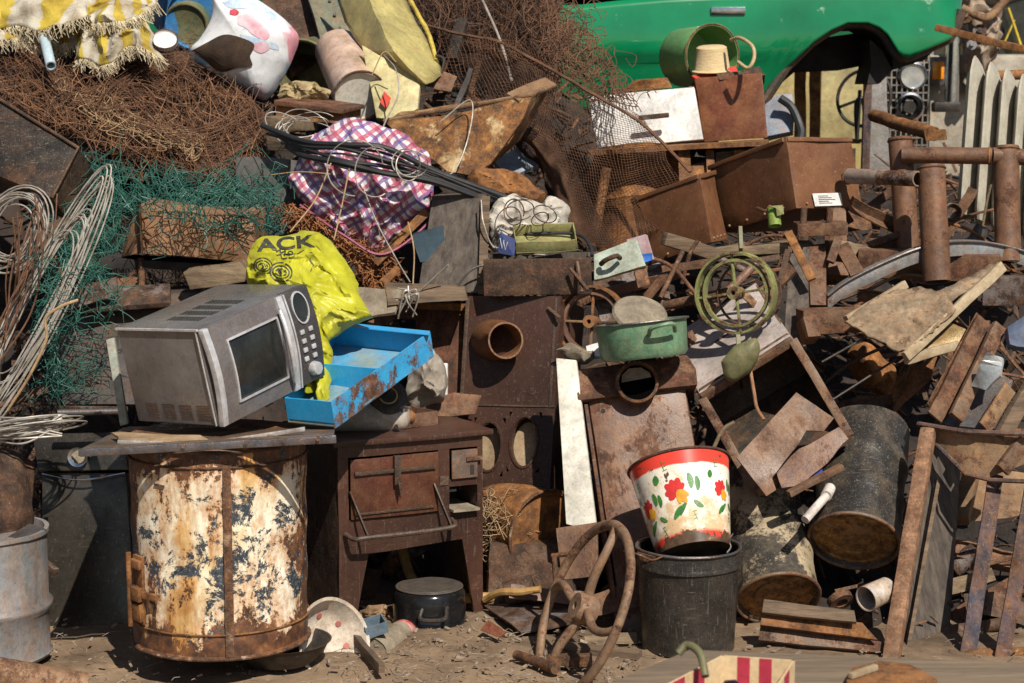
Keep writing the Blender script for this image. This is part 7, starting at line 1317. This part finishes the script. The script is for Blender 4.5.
# two drums
m_d1 = metal('drum_cream_black', (.42, .35, .23), (.28, .23, .15), cov=.5, scratch=.3, rust=[(.3, (.012, .011, .010)), (.5, (.035, .031, .026)), (.7, (.09, .075, .055))], scale=7, rough=.5, stain=.15, dust=.3); m_d2 = metal('drum_black', (.018, .018, .018), (.032, .03, .027), cov=.2, scratch=.4, rust=RUSTDARK, scale=8, rough=.35, stain=.12, dust=.5, streak=2)
m_end = metal('rust_end', (.32, .20, .10), (.15, .09, .05), cov=.62, scale=14, grime=.5, rust=[(.3, (.04, .02, .01)), (.44, (.16, .075, .025)), (.56, (.34, .17, .05)), (.70, (.52, .34, .15))], dust=.3)
def drum(nm, lb, c, ax, r_, l, mb_m):
    T = thing(nm, lb, 'drum'); c = P(*c); ax = V(ax).normalized(); mb = MB()
    mb.lathe([(r_ - .012, .012), (r_ - .006, 0), (r_, 0), (r_ + .002, .008)] + [(r_ + (.006 if i in (5, 10) else 0), .016 + (l - .03) * i / 15) for i in range(16)] + [(r_, l), (0, l)], c, ax, 64); mb.obj('body', mb_m, T, wob=.004)
    mb = MB(); mb.lathe([(0, .014), (r_ * .5, .013), (r_ * .52, .009), (r_ * .56, .009), (r_ * .58, .014), (r_ * .82, .014), (r_ * .84, .008), (r_ - .01, .012)], c, ax, 64); mb.obj('base', m_end, T, wob=.003, wscale=14)
    mb = MB(); mb.torus(c, ax, r_, .006, 64, 8); mb.obj('rim', m_ovf, T)
drum('metal_drum', 'black steel drum lying with its rusty bottom facing out below the oven', (854, 541, 6.0), (.20, .72, .62), 46 * px2m(6.0), .46, m_d2)
drum('metal_drum', 'tan splashed black drum tipped over beside the floral bucket', (778, 598, 5.95), (-.06, .74, .62), 43 * px2m(5.95), .46, m_d1)
mb = MB(); mb.lathe([(.034, .09), (.036, 0), (.040, -.001), (.041, .003), (.038, .1), (0, .1)], P(866, 599, 5.72), (.75, .6, .15), 36); mb.single('enamel_mug', 'small tan tin mug lying on its side below the black drum', 'mug', metal('mug', (.40, .30, .20), (.5, .5, .5), cov=.35, scale=18, dust=.2))
mb = MB(); mb.lathe([(.02, 0), (.04, .0), (.042, .02), (.02, .025)], P(842, 603, 5.78), (-.3, .6, .5), 20, closed=True); mb.single('iron_ring', 'broken rusty iron ring left of the tin mug', 'ring', m_rust, wob=.006)
T = thing('board_panel', 'three rusty boards nailed together lying in front of the drums', 'boards')
for (a, b_, c, d_, mt) in (((764, 599), (854, 610), (856, 622), (762, 612), m_wood), ((762, 612.6), (862, 622.6), (878, 640), (760, 625), m_rustred), ((760, 625.6), (880, 640.6), (905, 655), (758, 640), m_ovf)):
    mb = MB(); mb.slab([P(*a, 5.72), P(*b_, 5.66), P(*c, 5.63), P(*d_, 5.69)], .014); mb.obj('board', mt, T, bevel=.002, tess=.04, wob=.003)
# upright rusty post, weathered door
beamthing('rusty_post', 'tall rounded rusty post leaning at the right of the black drum', 'post', (890, 665, 5.60), (928, 430, 6.05), .052, .05, metal('post_rust', (.13, .075, .05), (.09, .05, .03), cov=.6, rust=[(.3, (.07, .035, .02)), (.46, (.18, .09, .05)), (.6, (.30, .16, .09)), (.74, (.42, .26, .16))], scale=10, rough=.75, dust=.45), .003, be=.014)
T = thing('cabinet_door', 'weathered dark wooden cabinet door standing behind the tall rusty post', 'door')
mb = MB(); mb.slab([P(930, 440, 6.15), P(962, 450, 6.3), P(948, 655, 5.92), P(904, 658, 5.78)], .02); mb.obj('board', m_wooddark, T, bevel=.002, tess=.04, wob=.002)
mb = MB(); mb.beam(P(938, 480, 6.08), P(906, 655, 5.76), .012, .02, up=(0, 1, 0)); mb.obj('edge_strip', m_wood, T)
beamthing('channel_bar', 'dark red square channel hanging right of the cabinet door', 'channel', (975, 455, 6.4), (962, 520, 6.2), .05, .05, m_rustred)
# metal chair frame / machine table at right
T = thing('machine_table', 'upturned blue grey steel table frame with two legs at the right edge', 'table')
mb = MB(); mb.slab([P(918, 425, 6.12), P(962, 432, 6.0), P(1030, 436, 5.95), P(1035, 460, 5.95), P(988, 478, 5.96), P(968, 474, 5.98)], .012); mb.obj('tray', m_rustred, T, tess=.04, wob=.004)
mb = MB(); mb.tube([P(918, 424, 6.11), P(966, 432, 5.98), P(1030, 434, 5.93)], .009, 8); mb.tube([P(932, 440, 6.09), P(966, 474, 5.96), P(990, 480, 5.94), P(1040, 482, 5.93)], .008, 8); mb.obj('rim', m_bluesteel, T)
for (a, b_) in (((1004, 476, 6.0), (975, 662, 5.7)), ((1040, 490, 5.95), (1010, 662, 5.65))): mb = MB(); mb.angle(P(*a), P(*b_), .05, .008, up=(0, 1, 0)); mb.obj('leg', m_bluesteel, T, bevel=.002, tess=.05, wob=.002)
for (a, b_, w_2, h_2, mt) in (((934, 418, 6.08), (984, 320, 6.3), .06, .012, m_b2), ((955, 418, 6.04), (1000, 326, 6.25), .05, .02, m_ovf), ((1000, 440, 5.98), (1040, 372, 6.1), .05, .03, m_wood), ((985, 428, 6.0), (1010, 388, 6.1), .05, .01, m_rustred), ((1002, 470, 5.93), (1045, 415, 6.0), .05, .02, m_ovf)):
    mb = MB(); mb.beam(P(*a), P(*b_), w_2, h_2, up=(0, 1, .2)); mb.obj('rail', mt, T, bevel=.003, tess=.04, wob=.004)
mb = MB(); mb.slab([P(936, 424, 6.1), P(1000, 428, 6.02), P(1012, 380, 6.18), P(975, 360, 6.25)], .008); mb.obj('bed', m_steel, T, tess=.05, wob=.008)
beamthing('steel_channel', 'rusty cross channel between the feet of the steel table', 'channel', (965, 655, 5.72), (1040, 652, 5.66), .04, .03, m_rust)
mb = MB(); G_ = [P(970, 384, 6.1), P(988, 352, 6.05), P(1002, 356, 6.08), P(998, 376, 6.02), P(985, 388, 6.04)]; mb.slab(G_, .02); mb.single('plastic_wrap', 'shiny clear crumpled plastic wrap lying in the steel table frame', 'plastic', plain('wrap', (.60, .62, .62), (.3, .32, .33), rough=.15, metallic=.3), tess=.02, wob=.012)
mb = MB(); mb.slab([P(1008, 325, 6.2), P(1040, 305, 6.2), P(1040, 345, 6.15), P(1010, 345, 6.12)], .03); mb.single('blue_rag', 'dark blue grey rag hanging over the right edge frame', 'rag', plain('navy_rag', (.09, .12, .18), (.04, .05, .09), scale=14), tess=.02, wob=.014)
# plaster covered plate and yellowish bars
m_crust = metal('plaster_crust', (.30, .235, .16), (.20, .15, .10), cov=.3, scale=14, rust=[(.3, (.02, .015, .01)), (.5, (.07, .045, .028)), (.7, (.16, .11, .07))], rough=.9, bump=1.0, grime=.8)
T = thing('plaster_panel', 'broken panel crusted with grey plaster between two pale bars', 'panel')
o, g = sheet('crust', [[(845, 322, 6.34), (880, 296, 6.42), (920, 288, 6.45)], [(868, 336, 6.27), (905, 316, 6.32), (942, 294, 6.38)], [(898, 352, 6.2), (925, 338, 6.24), (955, 310, 6.3)]], 50, 30, m_crust, T, wr=.007, wscale=34, solid=.008, ridge=.004)
o, g = sheet('crust', [[(925, 300, 6.4), (955, 284, 6.46), (998, 262, 6.5)], [(935, 312, 6.36), (970, 290, 6.42), (1002, 268, 6.46)]], 40, 12, m_crust, T, wr=.008, wscale=34, solid=.010)
m_pale = plain('pale_batten', (.42, .34, .22), (.24, .17, .10), scale=12, rough=.85, bump=.5)
for (a, b_, w_2) in (((905, 357, 6.2), (1003, 266, 6.45), .035), ((846, 320, 6.36), (905, 284, 6.48), .03), ((905, 360, 6.22), (960, 345, 6.3), .03)):
    mb = MB(); mb.beam(P(*a), P(*b_), w_2, .022, up=(0, 1, 0)); mb.obj('batten', m_pale, T, bevel=.004, tess=.03, wob=.004)
mb = MB(); mb.slab([P(905, 360, 6.26), P(950, 322, 6.36), P(968, 330, 6.32), P(958, 346, 6.3)], .01); mb.single('brass_sheet', 'crumpled yellowish sheet under the plaster crusted panel', 'sheet metal', metal('brassy', (.30, .22, .09), (.2, .14, .06), cov=.3, scale=12, rough=.4, metallic=.3), tess=.02, wob=.01)
beamthing('wire_rod', 'thin black rod slanting across the dark hollow', 'rod', (822, 362, 6.3), (868, 336, 6.32), .004, 0, m_black, 0, kind='cyl')
beamthing('wire_rod', 'long thin black rod in the hollow above the black drum', 'rod', (832, 400, 6.25), (895, 360, 6.35), .004, 0, m_black, 0, kind='cyl')
mb = MB(); blob(mb, [(848, 350), (862, 344), (890, 360), (898, 385), (880, 398), (856, 380)], 6.75, .06, rings=8, n=50, wr=.03, wscale=12); mb.single('rusty_casting', 'orange stained lump of iron deep in the dark hollow', 'casting', m_rust2)
beamthing('angle_bar', 'rusty angle bar leaning below the dark hollow', 'bar', (980, 320, 6.35), (930, 412, 6.12), .04, .005, m_rust, kind='angle')
# ============================================================ foreground table, box and iron
T = thing('wooden_table', 'grey brown wooden table top in the bottom right foreground', 'table')
zt = P(850, 655, 3.95).z; q0 = [PZ(592, 690, zt), PZ(690, 649, zt), PZ(1060, 664, zt), PZ(1060, 720, zt) , PZ(560, 740, zt)]
m_tab = plain('table_wood', (.24, .175, .115), (.13, .095, .06), scale=4, rough=.8, bump=.4, stretch=(1, 12, 12))
mb = MB(); mb.prism(q0, V((0, 0, -.03))); mb.obj('top', m_tab, T, bevel=.004)
for p in (PZ(610, 695, zt), PZ(695, 655, zt), PZ(1050, 670, zt), PZ(1050, 715, zt)): mb = MB(); mb.box(p.x - .02, p.x + .02, p.y + .0, p.y + .04, 0, p.z - .031); mb.obj('leg', m_tab, T)
T = thing('fruit_box', 'small beige cardboard box with dark red stripes standing on the wooden table', 'box')
m_cb = plain('beige_card', (.62, .47, .28), (.52, .38, .21), scale=10, rough=.8, bump=.1); m_rs = plain('crimson_stripe', (.42, .03, .06), (.34, .02, .05), rough=.6)
bx = PZ(664, 700, zt + .001); d_f = 3.42
A, B, Cc, D = [PZ(x, y, zt + .09) for x, y in ((655, 690), (722, 655), (795, 660), (766, 706))]
def cwall(p, q, nm, stripes=True):
    mb = MB(); n = (q - p).cross(V((0, 0, 1))).normalized(); n = n if n.dot((A + Cc) / 2 - p) > 0 else -n; dn = V((0, 0, -.088)); mb.prism([p, q, q + dn, p + dn], n * .005); mb.obj(nm, m_cb, T)
    if stripes:
        for s_ in (.22, .52) if nm == 'wall' else (.5,): 
            for sg in (-1, 1):
                a_, b2 = p.lerp(q, s_), p.lerp(q, s_ + .17); off = n * (.0055 if sg > 0 else -.0005); mb = MB(); mb.prism([a_ + off, b2 + off, b2 + dn + off, a_ + dn + off], n * (.0006 * sg)); mb.obj('stripe', m_rs, T)
for p, q in ((A, B), (B, Cc), (Cc, D), (D, A)): cwall(p, q, 'wall')
mb = MB(); dn = V((0, 0, -.086)); mb.prism([A + dn, B + dn, Cc + dn, D + dn], V((0, 0, .003))); mb.obj('bottom', m_cb, T)
m_plum = plain('dark_plum', (.05, .012, .022), (.02, .008, .012), scale=30, rough=.12, bump=.05)
cb0 = (A + B + Cc + D) / 4
for i in range(11):
    u, v = random.uniform(-.085, .085), random.uniform(-.05, .06); c0 = cb0 + V((u, v * .9, -.045 + random.uniform(-.01, .025))); mb = MB(); r_ = random.uniform(.019, .024); mb.lathe([(0, -r_ * 1.15), (r_ * .7, -r_ * .85), (r_, 0), (r_ * .72, r_ * .85), (r_ * .12, r_ * 1.08), (0, r_ * 1.0)], c0, V([random.gauss(0, 1) for _ in range(3)]), 20)
    mb.single('plum', 'dark glossy purple plum lying inside the beige striped box', 'plum', m_plum, group='plums in the cardboard box', smooth=80)
mb = MB(); mb.tube(smooth_path([A.lerp(B, .55) + V((.02, -.04, .0)), A.lerp(B, .6) + V((.005, -.02, .035)), A.lerp(B, .62) + V((-.02, .0, .045)), A.lerp(B, .6) + V((-.035, .0, .03))]), .008, 10); mb.single('grey_hook', 'bent grey green metal hook over the rim of the striped box', 'hook', m_olive, smooth=60)
T = thing('iron_casting', 'rounded dark red rusty iron casting lying on the wooden table', 'casting')
pts = [PZ(x, y, zt) for x, y in ((846, 690), (852, 676), (880, 670), (910, 674), (938, 690), (930, 710), (850, 712))]; mb = MB(); mb.prism(pts, V((0, 0, .022))); mb.obj('body', m_rustred, T, bevel=.008, tess=.02, wob=.004)
mb = MB(); mb.beam(PZ(850, 676, zt + .03), PZ(876, 667, zt + .03), .012, .012); mb.obj('bar', m_pale, T, bevel=.002)
# ============================================================ middle-sized scrap between the big things
m_mid = [m_rust, m_b2, m_rustred, m_rustdark, m_steel, m_woodh, m_rust2, m_bluesteel]
def scrap(kind, x, y, d, L, ang, mi, label, cat, tilt=0, w_=.04):
    r_ = L / 2 / px2m(d); ca, sa = math.cos(R(ang)), math.sin(R(ang)); p, q = P(x - ca * r_, y + sa * r_, d - tilt), P(x + ca * r_, y - sa * r_, d + tilt); mb = MB(); nm = {'angle': 'angle_bar', 'pipe': 'pipe', 'rod': 'rod', 'plate': 'steel_plate', 'strip': 'flat_bar', 'plank': 'plank', 'can': 'tin_can', 'channel': 'channel_bar', 'ring': 'iron_ring'}[kind]; kw = dict(tess=.03, wob=.012, wscale=7)
    if kind == 'angle': mb.angle(p, q, w_, .005, up=(0, -.5, 1))
    elif kind == 'pipe': mb.lathe([(w_ * .38, 0), (w_ * .5, 0), (w_ * .5, (q - p).length), (w_ * .38, (q - p).length), (w_ * .38, .01)], p, q - p, 20); kw = dict(wob=.002)
    elif kind == 'rod': mb.tube(smooth_path([p, p.lerp(q, .5) + V((0, 0, .03)), q]), w_ / 2, 8); kw = dict(wob=.002)
    elif kind == 'plate': mb.prism([p, q, q + V((.02, .05, w_)), p.lerp(q, .5) + V((0, .06, w_ * 1.25)), p + V((-.01, .05, w_ * .8))], V((0, .004, .003)))
    elif kind in ('strip', 'plank'): mb.beam(p, q, w_, .006 if kind == 'strip' else .018, up=(0, -.7, .7))
    elif kind == 'can': mb.lathe([(0, .004), (w_, 0), (w_ * 1.04, .004), (w_, .008), (w_, L - .01), (w_ * 1.04, L), (w_ * .94, L), (w_ * .94, .02), (0, .012)], p, q - p, 28); kw = dict(wob=.003)
    elif kind == 'channel': mb.beam(p, q, w_, .005, up=(0, -.7, .7)); n_ = (q - p).cross(V((0, -.7, .7))).normalized() * w_ / 2; mb.beam(p + n_, q + n_, .006, w_ * .6, up=(0, -.7, .7)); mb.beam(p - n_, q - n_, .006, w_ * .6, up=(0, -.7, .7))
    elif kind == 'ring': mb.torus(p, (q - p), w_, .006, 36, 8); kw = dict(wob=.003)
    mb.single(nm, label, cat, m_mid[mi], **kw)
F = [('strip', 868, 208, 7.2, .30, 35, 2, 'red brown flat bar slanting up behind the horizontal grey pipe', 'bar'), ('plate', 858, 232, 7.1, .16, 10, 4, 'grey bent plate on the heap right of the bracket', 'plate', 0, .08),
 ('angle', 880, 222, 7.05, .28, 150, 1, 'rusty angle bar lying before the left standing pipe', 'angle bar'), ('pipe', 868, 246, 6.95, .26, 20, 3, 'dark thin pipe on the heap beside the bracket web', 'pipe', 0, .03), ('plate', 852, 258, 6.85, .14, -20, 5, 'pale wood chip plate below the bracket web', 'plate', 0, .05),
 ('rod', 962, 226, 7.2, .34, 25, 0, 'thin rod lying on dark rubble under the radiator', 'rod', 0, .01), ('rod', 972, 240, 7.1, .30, -30, 2, 'bent thin rod crossing the rubble between the two right pipes', 'rod', 0, .012), ('strip', 958, 214, 7.3, .24, 60, 1, 'short flat bar standing in rubble left of the radiator foot', 'bar'),
 ('can', 978, 236, 7.15, .08, 60, 4, 'little dented tin in the rubble under the radiator', 'can', 0, .03), ('rod', 985, 218, 7.2, .26, 80, 5, 'straw coloured stick standing under the radiator', 'stick', 0, .01),
 ('channel', 905, 300, 6.8, .34, -6, 1, 'rusty channel bar right under the long metal hoop', 'channel'), ('strip', 862, 286, 6.85, .22, 24, 3, 'dark flat bar tucked under the left part of the hoop', 'bar'), ('rod', 900, 284, 6.78, .24, 12, 5, 'thin tan stick above the plaster crusted panel', 'stick', 0, .01),
 ('plank', 808, 372, 6.7, .30, -50, 1, 'brown board leaning in the gap right of the oven', 'board'), ('plate', 862, 420, 6.55, .22, 12, 3, 'dark plate lying across the top of the black drum', 'plate', 0, .06), ('rod', 850, 372, 6.6, .40, 32, 7, 'slim bluish rod across the dark hollow', 'rod', 0, .012),
 ('angle', 900, 402, 6.5, .30, 70, 0, 'upright angle bar in the hollow right of the orange casting', 'angle bar'), ('plate', 915, 395, 6.45, .16, 40, 2, 'reddish torn plate beside the steel table rails', 'plate', 0, .07),
 ('plate', 985, 520, 6.3, .28, 10, 2, 'broad reddish plate in the shade behind the steel table leg', 'plate', 0, .12), ('channel', 1000, 560, 6.2, .30, -12, 1, 'fallen channel bar between the two steel table legs', 'channel', 0, .06), ('strip', 985, 600, 6.05, .26, 30, 2, 'curved red flat bar low between the steel table legs', 'bar', 0, .05),
 ('plank', 960, 585, 6.15, .22, 15, 5, 'short plank lying right of the cabinet door foot', 'plank', 0, .05), ('pipe', 972, 628, 5.95, .24, 8, 3, 'dark pipe on the ground behind the steel table feet', 'pipe', 0, .04), ('plate', 1000, 620, 5.95, .2, -10, 3, 'dark crumpled plate near the right steel table foot', 'plate', 0, .06), ('can', 965, 560, 6.2, .1, 35, 2, 'squashed rusty can right of the cabinet door', 'can', 0, .035), ('rod', 960, 610, 6.0, .3, 8, 7, 'loose cable like rod by the cabinet door foot', 'rod', 0, .009),
 ('plate', 745, 585, 6.15, .14, 20, 3, 'dark plate in the gap between black bucket and tan drum', 'plate', 0, .08), ('angle', 790, 515, 6.3, .26, 60, 0, 'angle bar between the two tipped drums', 'angle bar'), ('plate', 745, 480, 6.3, .18, 70, 3, 'dark plate standing behind the floral bucket', 'plate', 0, .08), ('rod', 722, 440, 6.15, .14, 55, 5, 'short pale stick poking up behind the floral bucket', 'stick', 0, .014),
 ('strip', 704, 360, 6.5, .22, -60, 1, 'flat bar beside the right side of the boiler cap', 'bar'), ('rod', 700, 420, 6.45, .26, 80, 4, 'grey rod upright between boiler and open oven', 'rod', 0, .012), ('plate', 706, 380, 6.55, .12, 30, 4, 'small grey plate in the gap right of the boiler cap', 'plate', 0, .05),
 ('angle', 640, 290, 6.65, .34, 15, 2, 'reddish angle bar behind the stone burner lid', 'angle bar'), ('rod', 672, 276, 6.55, .22, -38, 2, 'bent brown rod below the smaller tank corner', 'rod', 0, .014), ('rod', 690, 262, 6.6, .16, 70, 0, 'bolt like stub standing below the smaller tank', 'bolt', 0, .014), ('plank', 756, 300, 6.62, .34, 40, 1, 'board slanting behind the yellow green wheel hub', 'board', 0, .05), ('strip', 770, 320, 6.5, .26, -45, 2, 'flat bar running down right of the yellow green wheel', 'bar', 0, .03), ('strip', 776, 290, 6.6, .3, 75, 0, 'narrow upright bar right of the yellow green wheel', 'bar', 0, .02),
 ('plate', 745, 262, 6.75, .24, 5, 3, 'dark plate under the sticker tank', 'plate', 0, .05), ('pipe', 726, 262, 6.7, .2, -25, 4, 'small grey pipe over the top of the yellow green wheel', 'pipe', 0, .025), ('rod', 768, 244, 6.75, .2, 10, 0, 'rusty rod end beneath the green sleeve', 'rod', 0, .012),
 ('strip', 388, 318, 6.7, .2, 25, 2, 'reddish strip lying above the far corner of the blue drawer', 'strip', 0, .04), ('plate', 452, 415, 6.35, .16, 5, 1, 'small brown plate between stove top and furnace body', 'plate', 0, .05), ('rod', 470, 280, 6.6, .18, 40, 4, 'short grey rod near the wire knot', 'rod', 0, .008),
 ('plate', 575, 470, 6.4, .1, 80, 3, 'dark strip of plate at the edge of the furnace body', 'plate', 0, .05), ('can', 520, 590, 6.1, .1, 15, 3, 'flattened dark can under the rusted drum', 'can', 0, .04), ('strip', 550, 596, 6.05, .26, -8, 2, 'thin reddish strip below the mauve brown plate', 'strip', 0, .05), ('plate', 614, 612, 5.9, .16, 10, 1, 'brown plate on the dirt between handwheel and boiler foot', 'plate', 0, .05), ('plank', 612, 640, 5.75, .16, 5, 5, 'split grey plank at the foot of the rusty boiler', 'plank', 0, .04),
 ('strip', 20, 400, 6.2, .2, 20, 3, 'dark flat bar below the standing wire bundle', 'bar', 0, .04), ('plate', 40, 260, 6.7, .2, 30, 3, 'dark plate behind the grey white wire loops', 'plate', 0, .1), ('rod', 60, 275, 6.3, .2, -70, 6, 'orange rusty rod among the grey white wire loops', 'rod', 0, .009), ('plate', 100, 300, 6.45, .2, 12, 1, 'brown plate on top of the grey machine housing', 'plate', 0, .05), ('pipe', 90, 412, 6.0, .2, 2, 4, 'short chrome grey pipe behind the tray corner', 'pipe', 0, .022),
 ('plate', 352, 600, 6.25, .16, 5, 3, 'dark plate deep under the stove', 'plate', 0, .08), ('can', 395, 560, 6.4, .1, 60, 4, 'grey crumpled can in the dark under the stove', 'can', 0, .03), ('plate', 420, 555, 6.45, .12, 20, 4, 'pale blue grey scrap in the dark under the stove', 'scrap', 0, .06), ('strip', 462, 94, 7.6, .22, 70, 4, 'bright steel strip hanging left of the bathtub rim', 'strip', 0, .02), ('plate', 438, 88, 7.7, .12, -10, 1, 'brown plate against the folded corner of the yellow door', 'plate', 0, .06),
 ('plate', 560, 60, 8.4, .2, 60, 3, 'dark scorched plate at the left end of the green car', 'plate', 0, .1), ('strip', 548, 95, 8.0, .26, 65, 1, 'brown strip hidden behind the coarse chicken wire', 'strip', 0, .04), ('pipe', 600, 205, 7.5, .3, 80, 0, 'upright rusty pipe behind the fine mesh', 'pipe', 0, .04)]
for f in F: scrap(*f)
# ============================================================ put every thing's origin at its base
def finish():
    bpy.context.view_layer.update()
    roots = [o for o in S.objects if o.parent is None and o.type in ('EMPTY', 'MESH') and o.get('kind') != 'structure' and not o.get('placed')]
    kids = {}
    for o in S.objects:
        if o.parent: kids.setdefault(o.parent.name, []).append(o)
    done = set()
    for r in roots:
        st = [r]; ms = []
        while st:
            o = st.pop(); st += kids.get(o.name, [])
            if o.type == 'MESH': ms.append(o)
        if not ms: continue
        co = []
        for o in ms:
            a = np.empty(len(o.data.vertices) * 3); o.data.vertices.foreach_get('co', a)
            if len(a): a = a.reshape(-1, 3); co.append(a.min(0)); co.append(a.max(0))
        if not co: continue
        co = np.array(co); lo, hi = co.min(0), co.max(0); c = V(((lo[0] + hi[0]) / 2, (lo[1] + hi[1]) / 2, lo[2]))
        for o in ms:
            if o.data.name in done: continue
            done.add(o.data.name); o.data.transform(Matrix.Translation(-c))
        r.location = c
finish()
for o in list(S.objects):
    if 'placed' in o: del o['placed']
